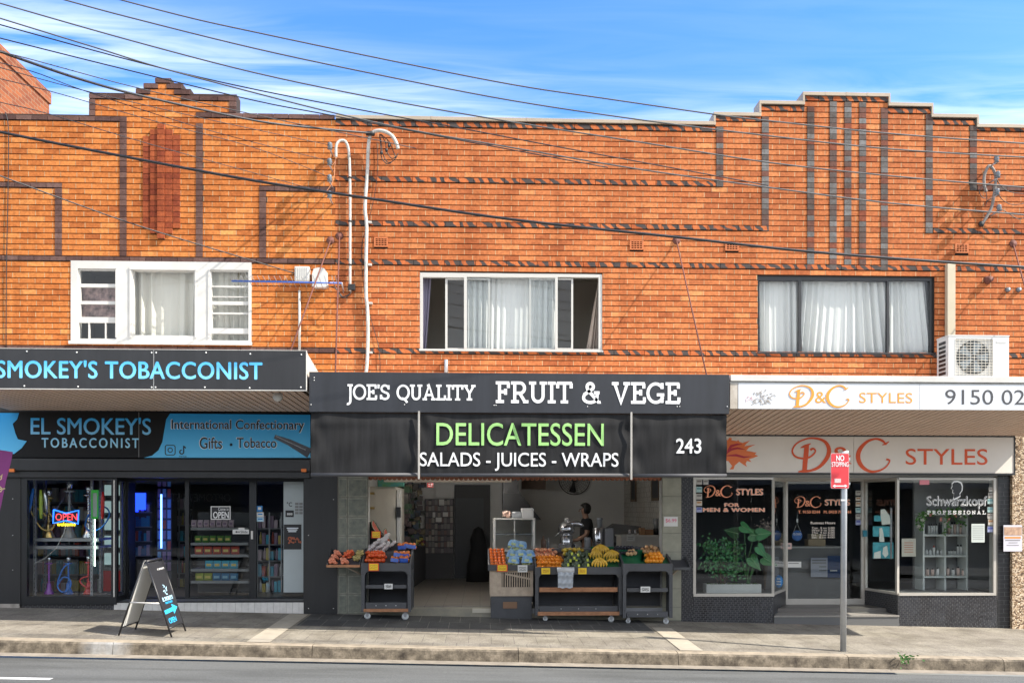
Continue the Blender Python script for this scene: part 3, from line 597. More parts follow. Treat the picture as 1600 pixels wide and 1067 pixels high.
# ---- windows
def sill_frame(mb, outer, holes, y0, y1, m): mb.grid([outer], holes, y0, y1, m)
def pane(parent, r_, y, m, name='pane'): 
    mb = MB(); mb.box(r_[0], r_[1], y, y+.004, r_[2], r_[3], m); return part(mb, name, parent)
# left white timber window
oA = prect(111, 409, 393, 536)
hA = [prect(*q) for q in ((122, 420, 182, 530), (207, 423, 304, 525), (329, 422, 388.5, 532))]
mb = MB(); sill_frame(mb, oA, hA, -.012, .12, M_white)
q = prect(109, 534, 394, 539); mb.box(q[0], q[1], -.05, -.0135, q[2], q[3], M_white)
q = prect(203, 418, 308, 422.5); mb.box(q[0], q[1], -.03, -.0135, q[2], q[3], M_white)
for xx in (204.5, 306.5, 182.5, 327): q = prect(xx-1.2, 422, xx+1.2, 528); mb.box(q[0], q[1], -.026, -.0135, q[2], q[3], M_white)
wA = part(mb, 'window', bldA)
mb = MB(); sill_frame(mb, hA[0], [prect(*q) for q in ((124, 422.5, 180.5, 443), (125, 448.5, 181, 470), (125, 475, 181, 495), (122.5, 504, 137, 528.5), (139, 504, 163, 528.5), (165, 504, 181.5, 528.5))], .02, .06, M_white); part(mb, 'sash', wA)
mb = MB(); sill_frame(mb, hA[1], [prect(208.5, 424, 303, 523.5)], .02, .06, M_white); part(mb, 'sash', wA)
mb = MB(); sill_frame(mb, hA[2], [prect(*q) for q in ((330, 424, 387, 446), (330.5, 448.5, 387, 462.5), (330.5, 464, 387, 470.5), (331, 476, 387.5, 488), (331, 490.5, 387.5, 512.5), (329.5, 521, 388.5, 531.5))], .02, .06, M_white); part(mb, 'sash', wA)
for h in hA: pane(wA, h, .038, M_glassup)
# middle white aluminium sliding window
oB = prect(656, 427, 941, 548); M_wal = mat('white_aluminium', (.46, .45, .42), .35)
mb = MB(); sill_frame(mb, oB, [prect(660.5, 433, 725, 545), prect(729.5, 433, 867.5, 545), prect(871.5, 433, 935.5, 545)], .01, .09, M_wal)
q = prect(655, 546.5, 942, 549.5); mb.box(q[0], q[1], -.035, .008, q[2], q[3], M_wal); wB1 = part(mb, 'window', bldB)
for (a, c, holes_, yy) in ((695.5, 766, [(699, 436, 725.5, 543), (729.5, 436, 763, 543)], .055), (827, 896, [(830, 436, 867.5, 543), (871.5, 436, 893, 543)], .055)):
    mb = MB(); q = prect(a, 433.5, c, 545); sill_frame(mb, q, [prect(*h_) for h_ in holes_], .045, .075, M_wal); s_ = part(mb, 'sliding_sash', wB1); pane(s_ if False else wB1, [q[0]+.01, q[1]-.01, q[2]+.02, q[3]-.02], .058, M_glassup)
pane(wB1, prect(729.5, 433, 867.5, 545), .03, M_glassup)
# right black framed window
oC = prect(1184, 431, 1460, 552)
mb = MB(); sill_frame(mb, oC, [prect(1185, 437.5, 1249.5, 551), prect(1253.5, 437.5, 1388, 551), prect(1391.5, 437.5, 1455.5, 551)], .05, .11, M_blackf); wB2 = part(mb, 'window', bldB)
mb = MB(); q = prect(1183, 551, 1460, 553.5); mb.box(q[0], q[1], -.02, .045, q[2], q[3], M_blackf); part(mb, 'sill', wB2)
for h in ((1185, 437.5, 1249.5, 551), (1253.5, 437.5, 1388, 551), (1391.5, 437.5, 1455.5, 551)): pane(wB2, prect(*h), .075, M_glassup)
# curtains
M_sheer = mat('white_sheer_curtain', (.62, .62, .60), .9); M_cream = mat('cream_curtain', (.60, .57, .50), .9); M_lilac = mat('lilac_curtain', (.28, .26, .36), .9); M_beige = mat('beige_curtain', (.45, .38, .32), .9)
def curtain(x0, y0, x1, y1, Y, m, label, n=14, amp=.03, taper=None, fan=.35):
    a, b, c, d = rp(x0, y0, x1, y1, Y); nu, nv = n*10, 16; mb = MB(); vs = []; ph = [R.uniform(0, 6.3) for _ in range(5)]
    for j in range(nv+1):
        v = j/nv
        for i in range(nu+1):
            u = i/nu; uu = u+fan*.05*math.sin(3.1*u+ph[0])*(1-v)
            A = amp*(.6+.5*math.sin(2.3*math.pi*u+ph[1]))*(.7+.5*(1-v)); y = Y+A*math.sin(2*math.pi*n*uu+ph[2]+.9*math.sin(7*u+ph[3]))+.35*A*math.sin(2*math.pi*n*2.3*uu+ph[4])
            x = a+(b-a)*u
            if taper: x = a+(b-a)*(taper(v)[0]+(taper(v)[1]-taper(v)[0])*u)
            vs.append((x, y, c+(d-c)*v))
    W1 = nu+1; mb.mesh(vs, [[j*W1+i, j*W1+i+1, (j+1)*W1+i+1, (j+1)*W1+i] for j in range(nv) for i in range(nu)], m, True)
    return tag(mb.build('curtain'), label, 'curtain')
curtain(205, 420, 307, 526, .17, M_cream, 'cream curtain with soft folds behind the wide centre light of the white timber window', 6, .06)
curtain(327, 420, 391, 534, .17, M_cream, 'cream curtain in the right hand louvred light of the white timber window', 6, .045)
curtain(728, 432, 870, 546, .17, M_sheer, 'gathered white sheer curtain in the middle of the white sliding window', 15, .045)
curtain(659, 431, 674, 547, .26, M_lilac, 'narrow lilac curtain at the left edge of the white sliding window', 3, taper=lambda v: (0, .45+.55*v))
curtain(914, 431, 937, 547, .26, M_beige, 'narrow beige curtain at the right edge of the white sliding window', 4, taper=lambda v: (.85-.85*max(0, .9-v) if v < .9 else .85, 1))
curtain(1185, 436, 1251, 553, .17, M_sheer, 'white sheer curtain in the left pane of the black framed window', 7, .05)
curtain(1251, 436, 1390, 553, .17, M_sheer, 'white sheer curtain spread across the wide middle pane of the black framed window', 13, .05, fan=1.5)
curtain(1390, 436, 1457, 553, .17, M_sheer, 'white sheer curtain pulled open at the top right of the black framed window', 7, taper=lambda v: (0, 1-.18*v))
# patterned cloth in the left light (plain generic pattern)
mpat = mat('pink_black_cloth', (.50, .33, .30), .9, vs=9, col2=(.03, .025, .03))
mb = MB(); q = rp(122, 446, 183, 498, .16); mb.grid([list(q)], [], .16, .165, mpat); tag(mb.build('patterned_cloth'), 'pink and black patterned cloth hung behind the louvred left light of the white timber window', 'cloth')
# ---- taller neighbour at far left
M_nb = bpy.data.materials.new('neighbour_brick'); M_nb.use_nodes = True; t = M_nb.node_tree; p = t.nodes['Principled BSDF']; p.inputs['Roughness'].default_value = .9
tcn = nd(t, 'ShaderNodeTexCoord'); mpg = nd(t, 'ShaderNodeMapping'); mpg.inputs['Rotation'].default_value = (math.pi/2, 0, math.pi/2)
sx = nd(t, 'ShaderNodeSeparateXYZ'); cx = nd(t, 'ShaderNodeCombineXYZ'); br = nd(t, 'ShaderNodeTexBrick'); br.inputs['Scale'].default_value = 1; br.inputs['Brick Width'].default_value = .25; br.inputs['Row Height'].default_value = .0885; br.inputs['Mortar Size'].default_value = .005
br.inputs['Color1'].default_value = (.27, .075, .018, 1); br.inputs['Color2'].default_value = (.16, .038, .010, 1); br.inputs['Mortar'].default_value = (.26, .17, .10, 1)
t.links.new(tcn.outputs['Object'], sx.inputs[0]); ad = nd(t, 'ShaderNodeMath', operation='ADD'); t.links.new(sx.outputs['X'], ad.inputs[0]); t.links.new(sx.outputs['Y'], ad.inputs[1]); t.links.new(ad.outputs[0], cx.inputs[0]); t.links.new(sx.outputs['Z'], cx.inputs[1]); t.links.new(cx.outputs[0], br.inputs['Vector']); t.links.new(br.outputs['Color'], p.inputs['Base Color'])
bb = nd(t, 'ShaderNodeBump'); bb.inputs['Strength'].default_value = .6; bb.inputs['Distance'].default_value = .01; bb.invert = True; t.links.new(br.outputs['Fac'], bb.inputs['Height']); t.links.new(bb.outputs[0], p.inputs['Normal'])
XN = -9.35; A = WX(77, 145, XN); B = WX(0, 62, XN)
nb = thing('brick_building', 'taller brick building rising behind the left end of the parapet', 'building', (XN-3, A.y-4, 0))
mb = MB(); mb.box(XN-5.5, XN, .3, A.y, 0, A.z-.25, M_nb); part(mb, 'wall', nb)
mb = MB(); mb.box(XN-5.5, XN+.03, .3, A.y+.03, A.z-.247, A.z, M_nb); part(mb, 'parapet_course', nb)
# ------------------------------------------------------------------ awnings
YS, YF, YD = -2.35, -2.30, -2.20
M_signblk = mat('satin_black_sign', (.017, .017, .019), .42, var=.25, vs=3, st=(2.5, 1, .3))
M_charc = mat('charcoal_sheet', (.018, .020, .026), .5, var=.25, vs=3, st=(2, 1, .25))
M_trimw = mat('white_sheet_trim', (.58, .56, .52), .5, var=.15, vs=3)
M_soff = mat('tan_soffit_board', (.66, .49, .38), .6, var=.08, vs=2); M_soffd = mat('soffit_groove', (.05, .03, .02), .9)
M_cyan = mat('cyan_lettering', (.03, .42, .82), .4); M_lwhite = mat('white_lettering', (.80, .80, .80), .5); M_screw = mat('screw_head', (.75, .75, .73), .4)
def soffit(par, x0, x1, yf, zf, yb, zb, pitch=.108):
    mb = MB(); n = int((x1-x0)/pitch)
    for i in range(n):
        a = x0+i*pitch+.011; b = x0+(i+1)*pitch-.011
        mb.mesh([(a, yf, zf), (b, yf, zf), (b, yb, zb), (a, yb, zb), (a, yf, zf+.018), (b, yf, zf+.018), (b, yb, zb+.018), (a, yb, zb+.018)], [(0, 1, 2, 3), (0, 4, 7, 3), (1, 2, 6, 5), (0, 1, 5, 4), (4, 5, 6, 7), (3, 2, 6, 7)], M_soff)
    mb.mesh([(x0, yf, zf+.02), (x1, yf, zf+.02), (x1, yb, zb+.02), (x0, yb, zb+.02)], [(0, 1, 2, 3)], M_soffd)
    return part(mb, 'soffit', par)
def screws(mb, pts, Y, r=.011):
    for (px, py) in pts: c = W(px, py, Y); mb.lathe([(.0, -.006), (r*.8, -.006), (r, 0)], (c.x, Y-.001, c.z), M_screw, 8, 'y')
# --- tobacconist awning
aS = thing('awning', 'flat awning over the tobacconist with brown ribbed soffit', 'awning', (-5.9, -1.1, 3.3))
x0, x1, z0, z1 = rp(-130, 546, 478, 607.5, YS)
mb = MB(); mb.box(x0, x1, YS+.03, YS+.10, z0+.01, z1-.01, M_trimw); mb.mesh([(x0, YS+.03, z1), (x1, YS+.03, z1), (x1, -.03, z1-.36), (x0, -.03, z1-.36)], [(0, 1, 2, 3)], M_trimw); mb.prism([(YS+.104, z0), (-.03, z0), (-.03, z1-.37), (YS+.104, z1-.02)], x1-.03, x1-.001, mat('stained_white_end', (.55, .50, .44), .7, col2=(.36, .31, .25), vs=9), lambda u, y, v: Vector((y, u, v))); part(mb, 'awning_frame', aS)
soffit(aS, x0, x1-.035, YS+.105, z0+.008, -.09, W(240, 642, -.09).z)
sS = thing('sign', 'long black fascia sign with blue letters on the front of the left awning', 'sign', ((x0+x1)/2, YS, z0))
mb = MB(); xs_ = W(240, 577, YS).x
for a, b in ((x0, xs_-.006), (xs_+.006, x1)): mb.box(a, b, YS, YS+.028, z0, z1, M_signblk)
mb.box(xs_-.0055, xs_+.0055, YS+.004, YS+.026, z0, z1, M_trimw)
mb.box(x0, x1+.008, YS-.004, YS+.026, z0-.012, z0-.001, M_trimw); mb.box(x1+.001, x1+.009, YS-.004, YS+.026, z0, z1, M_trimw); mb.box(x0, x1+.009, YS-.004, YS+.026, z1+.001, z1+.008, M_trimw)
screws(mb, [(42, 549), (120, 550.5), (237, 551), (244, 551), (322, 551), (391, 553), (471, 554), (38, 603), (122, 604), (237, 605), (243, 605), (320, 605), (390, 606), (470, 605)], YS)
part(mb, 'panel', sS)
M_gr = gradmat('cyan_gradient', (.20, .62, .93), (.0, .33, .75), -.02+.2, .45)
ptext(sS, "SMOKEY'S TOBACCONIST", -6, 563.5, 410, 592, YS, M_gr, wt=.02, sp=1.05)
# --- fruit shop awning and drop blind
aF = thing('awning', 'charcoal box awning over the fruit shop', 'awning', (0, -1.1, 2.9))
x0, x1, z0, z1 = rp(483, 583, 1139.5, 645, YF)
mb = MB(); mb.box(x0, x1, YF, YF+.05, z0, z1, M_charc, bev=.004); mb.box(x0, x0+.03, YF+.053, -.03, z0, z1-.01, M_charc); mb.box(x1-.03, x1, YF+.053, -.03, z0, z1-.01, M_charc)
mb.box(x0+.033, x1-.033, YF+.053, -.03, z1-.05, z1-.02, M_trimw)
screws(mb, [(491, 590), (491, 594), (486, 632), (632, 632), (772, 633), (775, 633), (918, 635), (1058, 635), (1062, 635), (1136, 635)], YF, .007)
part(mb, 'fascia', aF)
mb = MB(); mb.box(x0+.033, x1-.033, YF+.053, -.05, z0+.05, z0+.07, M_soffd); part(mb, 'soffit', aF)
slab(aF, "JOE'S QUALITY", rp(541, 601, 743, 625, YF), YF, M_lwhite, t=.14, gap=.02)
slab(aF, "FRUIT & VEGE", rp(774, 597, 1063, 630, YF), YF, M_lwhite, t=.145, gap=.03)
YB = YF+.03
blind = thing('drop_blind', 'dark canvas drop blind hanging below the fruit shop awning', 'blind', (0, YB, W(800, 744, YB).z))
bx0, bx1, bz0, bz1 = rp(486, 647, 1135, 741, YB); sxs = [W(655, 700, YB).x, W(985.5, 700, YB).x]
def bdep(x, z):
    t = (z-bz0)/(bz1-bz0); e = min(abs(x-s) for s in sxs+[bx0, bx1])
    return YB + .012*math.sin(3.1*x+1.3*t)*t*(1-t)*2 - .03*math.exp(-((t-.84)/.07)**2)*.35*(1+.5*math.sin(1.7*x)) + .010*math.exp(-(e/.10)**2)*math.sin(14*t+x*5) - .014*math.sin(math.pi*t) + .007*math.sin(9*x+4*t)*math.exp(-(e/.5)**2)+.006*math.sin(23*x+9*t)*math.exp(-(e/.22)**2)+.005*math.sin(5*x-11*t)
M_canvas = mat('charcoal_canvas', (.021, .021, .022), .8, var=.35, vs=4, bump=.15, bs=200, spec=.15, st=(2.2, 1, .22))
mb = MB(); nx, nz = 150, 26; vs = [(bx0+(bx1-bx0)*i/nx, bdep(bx0+(bx1-bx0)*i/nx, bz0+(bz1-bz0)*j/nz), bz0+(bz1-bz0)*j/nz) for j in range(nz+1) for i in range(nx+1)]
mb.mesh(vs, [[j*(nx+1)+i, j*(nx+1)+i+1, (j+1)*(nx+1)+i+1, (j+1)*(nx+1)+i] for j in range(nz) for i in range(nx)], M_canvas, True); part(mb, 'canvas', blind)
mb = MB()
for a, b in ((bx0, sxs[0]-.02), (sxs[0]+.02, sxs[1]-.02), (sxs[1]+.02, bx1)): mb.tube([(a, YB, bz0-.012), (b, YB, bz0-.008)], .026, mat('blind_roll_bar', (.05, .05, .055), .6, var=.15, vs=3), 12)
part(mb, 'bottom_bar', blind)
for s_ in sxs:
    mb = MB(); mb.box(s_-.014, s_+.012, YB-.058, YB-.040, bz0-.07, bz1+.03, mat('grey_strap', (.36, .34, .31), .7, var=.15, vs=6), bev=.003); part(mb, 'guide_strap', blind)
def blt(s, x0, y0, x1, y1, m, **k):
    r_ = rp(x0, y0, x1, y1, YB)
    f = lambda u, t, e: Vector((r_[0]+(r_[1]-r_[0])*u, bdep(r_[0]+(r_[1]-r_[0])*u, r_[2]+(r_[3]-r_[2])*t)-.006-e, r_[2]+(r_[3]-r_[2])*t))
    text(blind, s, r_, YB, m, fn=f, **k)
blt('DELICATESSEN', 682, 661, 943, 696.5, mat('pale_green_lettering', (.33, .62, .20), .5), wt=.006)
blt('SALADS - JUICES - WRAPS', 656, 707, 966, 735.5, M_lwhite, wt=.008)
blt('243', 1056, 685, 1095, 708.5, M_lwhite, wt=.015)
# --- salon awning
aD = thing('awning', 'white edged awning over the hair salon with tan ribbed soffit', 'awning', (6.5, -1.1, 3.1))
x0, x1, z0, z1 = rp(1141, 588, 1760, 639.5, YD)
zt = W(1400, 597, YD).z
mb = MB(); mb.box(x0, x1, YD-.02, YD+.06, zt, z1, M_trimw, bev=.004); mb.box(x0, x1, YD+.063, -.03, z1-.04, z1-.01, M_trimw); mb.box(x0, x1, YD+.02, YD+.06, z0, zt-.003, M_trimw); mb.box(x0, x0+.03, YD+.063, -.03, z0, z1-.043, M_trimw)
part(mb, 'awning_frame', aD)
soffit(aD, x0+.035, x1, YD+.065, z0+.005, -.12, W(1400, 680.5, -.12).z)
sD = thing('sign', 'white fascia sign with orange salon name and phone number on the right awning', 'sign', ((x0+x1)/2, YD, z0))
mb = MB(); xa = W(1153.5, 620, YD).x; xm_ = W(1437, 620, YD).x; zt2 = W(1400, 600, YD).z
M_sgw = mat('white_sign_face', (.62, .63, .65), .4, var=.03, vs=1)
mb.box(xa, xm_-.003, YD-.004, YD+.018, z0-.004, zt2, M_sgw); mb.box(xm_+.003, x1, YD-.004, YD+.018, z0-.004, zt2, M_sgw); mb.box(x0, xa-.004, YD, YD+.018, z0-.004, zt2, mat('stained_white_end', (.66, .60, .54), .7, col2=(.40, .34, .28), vs=14))
part(mb, 'panel', sD)
def swash(parent, px0, py0, px1, py1, Y, m, ch):
    """decorative capital drawn as ribbons of changing width in a unit box"""
    x0, x1, z0, z1 = rp(px0, py0, px1, py1, Y); sx_, sz_ = x1-x0, z1-z0; mb = MB()
    def sm(P, n=6):
        out = []
        for i in range(len(P)-1):
            p0, p1, p2, p3 = P[max(i-1, 0)], P[i], P[i+1], P[min(i+2, len(P)-1)]
            for k in range(n):
                t = k/n; out.append(tuple(.5*((2*p1[c])+(-p0[c]+p2[c])*t+(2*p0[c]-5*p1[c]+4*p2[c]-p3[c])*t*t+(-p0[c]+3*p1[c]-3*p2[c]+p3[c])*t**3) for c in range(3)))
        return out+[P[-1]]
    S = {'D': ([(.22, .03, .05), (.45, .04, .06), (.72, .16, .08), (.92, .42, .11), (.97, .66, .11), (.86, .88, .08), (.62, .97, .05), (.38, .95, .04), (.14, .82, .04), (.03, .62, .045), (.10, .46, .05), (.28, .40, .05), (.46, .43, .05), (.58, .53, .045), (.62, .62, .04), (.56, .68, .05), (.49, .64, .07)],
              [(.34, .02, .12), (.36, .3, .13), (.385, .55, .13), (.40, .78, .12)], [(.24, .70, .02), (.36, .75, .07), (.50, .82, .02)], [(.18, .02, .03), (.32, .04, .07), (.46, .06, .03)]),
         'C': ([(.88, .80, .03), (.76, .92, .07), (.55, .97, .055), (.30, .88, .08), (.10, .66, .12), (.05, .42, .13), (.16, .18, .11), (.38, .04, .08), (.62, .04, .06), (.84, .14, .045), (.96, .28, .04), (.97, .36, .05), (.88, .38, .06)], [(.76, .80, .02), (.86, .83, .05), (.96, .90, .02)])}[ch]
    for q, st in enumerate(S):
        P = sm(st); mb.ribbon([(x0+a*sx_, z0+b*sz_) for a, b, _ in P], [w_*(sx_+sz_)/2 for _, _, w_ in P], Y-.006-.0004*q, .003, m)
    return part(mb, 'lettering', parent)
M_or = mat('orange_lettering', (.86, .30, .03), .45); M_rd = mat('burnt_orange_lettering', (.70, .085, .012), .5); M_dg = mat('dark_grey_lettering', (.05, .05, .055), .5)
YDp = YD-.004
swash(sD, 1232.5, 601.5, 1271, 636.5, YDp, M_or, 'D'); swash(sD, 1291, 601.5, 1327, 636.5, YDp, M_or, 'C')
ptext(sD, '&', 1273.5, 612, 1290.5, 629.5, YDp, M_or); ptext(sD, 'STYLES', 1342.5, 613.5, 1425.5, 629.5, YDp, M_or, wt=-.004); ptext(sD, '9150 0244', 1477, 609, 1640, 632, YDp, M_dg, wt=-.004)
mb = MB(); ms1, ms2 = mat('worn_picture_line', (.32, .28, .24), .7), mat('worn_picture_pink', (.72, .40, .45), .7); cx_, cz_ = W(1190, 621, YD).x, W(1190, 621, YD).z
for k in range(46):
    a, rr = R.uniform(0, 6.28), R.uniform(0, 1)**.6; x_, z_ = cx_+.2*rr*math.cos(a), cz_+.105*rr*math.sin(a); p = [(x_, z_)]
    for q in range(3): p.append((p[-1][0]+R.uniform(-.03, .03), p[-1][1]+R.uniform(-.03, .02)))
    mb.ribbon(p, .0045, YDp-.004-.0002*(k % 9), .002, ms2 if x_ < cx_-.12 else ms1)
part(mb, 'worn_picture', sD)
# ------------------------------------------------------------------ lower signs on the shopfronts
YL = -.10
s2 = thing('sign', 'black and blue lower sign board above the tobacconist windows', 'sign', (W(240, 716, YL).x, YL, W(240, 716, YL).z))
x0, x1, z0, z1 = rp(-60, 644, 485, 715, YL); xm_ = W(126*1.0, 680, YL).x
mb = MB(); mb.box(x0, x1, YL, -.005, z0, z1, mat('glossy_black_sign', (.012, .012, .013), .6, spec=.2)); 
for xx in (126.0, 217.0):
    q = W(xx, 680, YL).x
    if xx == 217.0: mb.box(q-.004, q+.004, YL-.003, YL-.0005, z0, z1, mat('grey_joint', (.22, .22, .22), .5))
part(mb, 'panel', s2)
gb = gradmat('blue_gradient', (.13, .56, .90), (.0, .30, .70), 0.0, .75, .65)
pts = [W(*p, YL) for p in ((225, 715), (238, 711.5), (248, 703), (254, 690), (257, 672), (260, 655), (266, 646), (485, 648), (485, 715))]
mb = MB(); mb.prism([(p.x, p.z) for p in pts], YL-.006, YL-.001, gb); part(mb, 'blue_panel', s2)
M_gr2 = gradmat('cyan_gradient_lower', (.40, .75, .95), (.0, .36, .80), .18, .66, .65)
ptext(s2, "EL SMOKEY'S", 48, 652, 236, 679, YL, M_gr2, wt=.012); ptext(s2, 'TOBACCONIST', 65, 684, 217, 699.5, YL, M_gr2, wt=.02, sp=1.35)
M_ink = mat('black_ink', (.012, .012, .014), .4); Yb = YL-.0065
M_halo = mat('white_letter_outline', (.80, .86, .90), .4)
for s_, r_ in (('International Confectionary', (268, 656, 475, 675)), ('Gifts', (312, 683, 347, 701)), ('Tobacco', (370, 684, 432, 699.5))):
    ptext(s2, s_, r_[0]-1, r_[1]-.8, r_[2]+1, r_[3]+.8, Yb, M_halo, wt=.03, ex=.002); ptext(s2, s_, *r_, Yb-.0025, M_ink, wt=.010, ex=.002)
mb = MB(); c = W(361, 694.5, Yb); mb.lathe([(0, -.004), (.022, -.004), (.022, 0)], (c.x, Yb, c.z), M_ink, 12, 'y')
c = W(266, 703, Yb); h = pxm(7.5, Yb)
mb.ribbon([(c.x+h*math.copysign(min(1, abs(1.25*math.cos(a))), math.cos(a)), c.z+h*math.copysign(min(1, abs(1.25*math.sin(a))), math.sin(a))) for a in [i*math.pi/16 for i in range(33)]], .013, Yb-.004, .003, M_ink)
mb.ribbon([(c.x+h*.45*math.cos(a), c.z+h*.45*math.sin(a)) for a in [i*math.pi/10 for i in range(21)]], .013, Yb-.004, .003, M_ink)
part(mb, 'camera_icon', s2); mb = MB(); c = W(284, 706, Yb); r_ = pxm(3, Yb)
mb.ribbon([(c.x+r_*math.cos(a), c.z+r_*math.sin(a)) for a in [math.pi*.5+i*math.pi/8 for i in range(13)]]+[(c.x+r_, c.z+r_*3.2)]+[(c.x+r_+.012, c.z+r_*2.6), (c.x+r_*2.1, c.z+r_*2.0)], .017, Yb-.0045, .003, M_ink)
part(mb, 'note_icon', s2); ptext(s2, 'TikTok', 279.5, 711.8, 292, 714, Yb, M_ink)
mb = MB(); mb.ribbon([(W(429, 682, Yb).x, W(429, 682, Yb).z), (W(452, 691, Yb).x, W(452, 691, Yb).z), (W(484, 708, Yb).x, W(484, 708, Yb).z)], [.06, .10, .16], Yb-.004, .003, mat('dark_stylus', (.02, .022, .03), .2))
mb.ribbon([(W(431, 681, Yb).x, W(431, 681, Yb).z), (W(478, 703, Yb).x, W(478, 703, Yb).z)], .014, Yb-.006, .0015, mat('grey_highlight_stripe', (.25, .27, .3), .3)); part(mb, 'vape_picture', s2)
pts = [W(*p, YL) for p in ((-60, 645), (30, 645), (27, 655), (20, 662), (24, 676), (28, 686), (42, 689), (34, 700), (22, 709), (-60, 712))]
mb = MB(); mb.prism([(p.x, p.z) for p in pts], YL-.006, YL-.001, gb); part(mb, 'blue_splash', s2)
# shutter boxes over the tobacconist front
sh = thing('shutter_box', 'long black shutter housing under the tobacconist sign', 'shutter', (W(240, 735, -.1).x, -.1, W(240, 735, -.1).z))
mb = MB(); x0, x1, z0, z1 = rp(-60, 716.5, 485, 735.5, -.14); mb.box(x0, x1, -.14, -.003, z0, z1, M_signblk, bev=.01); x0, x1, z0, z1 = rp(-60, 736, 484, 746, -.08); mb.box(x0, x1, -.08, -.003, z0, z1, M_signblk, bev=.005); part(mb, 'housing', sh)
for px in (18, 474.5):
    mb = MB(); mb.pbox(px-4, 732, px+4, 737, -.16, .018, mat('orange_tab', (.80, .20, .03), .5)); part(mb, 'orange_tab', sh)
# salon lower sign
YL2 = -.14
s3 = thing('sign', 'long cream sign board with red salon name and flame above the salon windows', 'sign', (W(1360, 739, YL2).x, YL2, W(1360, 739, YL2).z))
x0, x1, z0, z1 = rp(1072, 682, 1584, 738.5, YL2); M_crm = mat('cream_sign_face', (.74, .69, .62), .5, var=.05, vs=1.2)
mb = MB(); xm_ = W(1334, 700, YL2).x
mb.box(x0, xm_-.003, YL2, -.005, z0, z1, M_crm); mb.box(xm_+.003, x1, YL2, -.005, z0, z1, M_crm); mb.box(x0, x1+.02, YL2-.01, -.005, z0-.03, z0-.002, M_blackf); mb.box(x0, x1+.02, YL2-.01, -.005, z1+.002, z1+.03, M_blackf); mb.box(x1+.002, x1+.022, YL2-.01, -.005, z0, z1, M_blackf); part(mb, 'panel', s3)
swash(s3, 1236, 683, 1297, 738, YL2, M_rd, 'D'); swash(s3, 1338, 684, 1391, 738, YL2, M_rd, 'C'); ptext(s3, '&', 1299, 698, 1331, 725, YL2, M_rd); ptext(s3, 'STYLES', 1415, 701, 1543, 726, YL2, M_rd, wt=.002)
fl = [(1100, 700), (1120, 690), (1138, 687), (1139, 683.5), (1143, 684), (1143, 688), (1152, 689), (1153, 687), (1155, 690), (1160, 692), (1172, 688), (1166, 693), (1163, 697), (1180, 694.5), (1170, 699), (1166, 704), (1182, 707), (1179, 710), (1184.5, 712), (1176, 715.5), (1170, 717), (1174, 721.5), (1167, 720), (1165, 724), (1167, 729), (1162, 726), (1155, 721), (1148, 727), (1146, 733), (1140, 733), (1144, 728), (1138, 720), (1120, 718), (1100, 712)]
pts = [W(*p, YL2) for p in fl]; mb = MB(); mb.prism([(p.x, p.z) for p in pts], YL2-.005, YL2-.001, mat('flame_orange', (.80, .19, .05), .5))
for st in ([(1132, 711), (1142, 702), (1152, 700), (1164, 702)], [(1134, 712), (1150, 711), (1162, 714), (1174, 713)], [(1136, 705), (1142, 697), (1152, 694), (1159, 694)]):
    q = [W(*p, YL2) for p in st]; mb.ribbon([(p.x, p.z) for p in q], [.01, .04, .03, .005], YL2-.008, .002, mat('flame_red', (.45, .02, .04), .5))
part(mb, 'flame_emblem', s3)
# ------------------------------------------------------------------ ground floor fronts
zb0 = -.45
FZ = .163                                    # fruit shop floor
xF0, xF1 = W(575, 850).x, W(1034.5, 850).x
oF = [xF0, xF1, -.5, 2.75]
oT = [W(33, 850).x, W(477, 850).x, -.5, W(240, 746).z]
oD = [W(1081, 850).x, W(1559, 850).x, -.5, W(1320, 743).z]
mb = MB(); mb.grid([[XL, XJ, zb0, ZB-.001]], [oT], .005, .24, M_black); part(mb, 'shopfront_wall', bldA)
mb = MB(); mb.grid([[XJ, XR, zb0, ZB-.001]], [oF, oD], .02, .24, M_conc); part(mb, 'shopfront_wall', bldB)
mb = MB(); mb.pbox(474.5, 744, 527, 958.5, -.03, .03, M_black); screws(mb, [(482, 836), (521, 780), (482, 950), (521, 950)], -.03, .007); part(mb, 'black_pilaster', bldB)
mb = MB(); mb.pbox(-60, 744, 32, 946, -.03, .03, M_black); screws(mb, [(20, 779), (20, 836), (20, 890)], -.03, .007); part(mb, 'black_pilaster', bldA)
mb = MB(); mb.pbox(-60, 943, 30, 951, -.035, .03, mat('worn_concrete_base', (.30, .27, .24), .9, var=.3, vs=9)); part(mb, 'base_course', bldA)
# tiled pillars of the fruit shop
M_tile = mat('green_grey_tile', (.20, .205, .165), .5, col2=(.085, .10, .085), vs=11); M_tedge = mat('pale_tile_edge', (.30, .30, .245), .6, col2=(.15, .165, .135), vs=16); M_gro = mat('tile_grout', (.17, .165, .14), .9)
mb = MB(); x0, x1, z0, z1 = rp(527, 745, 575, 958.5); mb.box(x0, x1, 0, .0195, z0-.05, ZB-.1, M_gro); xm_ = W(543, 850).x
zz = z0+.01; h = pxm(30)
while zz < 3.0:
    mb.box(x0+.022, xm_-.006, -.008, .001, zz, zz+h-.012, M_tedge, bev=.003); mb.box(xm_+.006, x1-.008, -.008, .001, zz, zz+h-.012, M_tedge, bev=.003)
    mb.box(x0+.036, xm_-.02, -.0105, -.006, zz+.016, zz+h-.03, M_tile, bev=.003); mb.box(xm_+.022, x1-.026, -.0105, -.006, zz+.018, zz+h-.034, M_tile, bev=.003); zz += h
mb.box(x0, x0+.02, -.012, -.0005, z0-.03, 2.9, mat('steel_edge', (.25, .24, .21), .5)); part(mb, 'tiled_pillar', bldB)
M_tile2 = mat('sage_tile', (.33, .32, .245), .5, col2=(.22, .22, .17), vs=4)
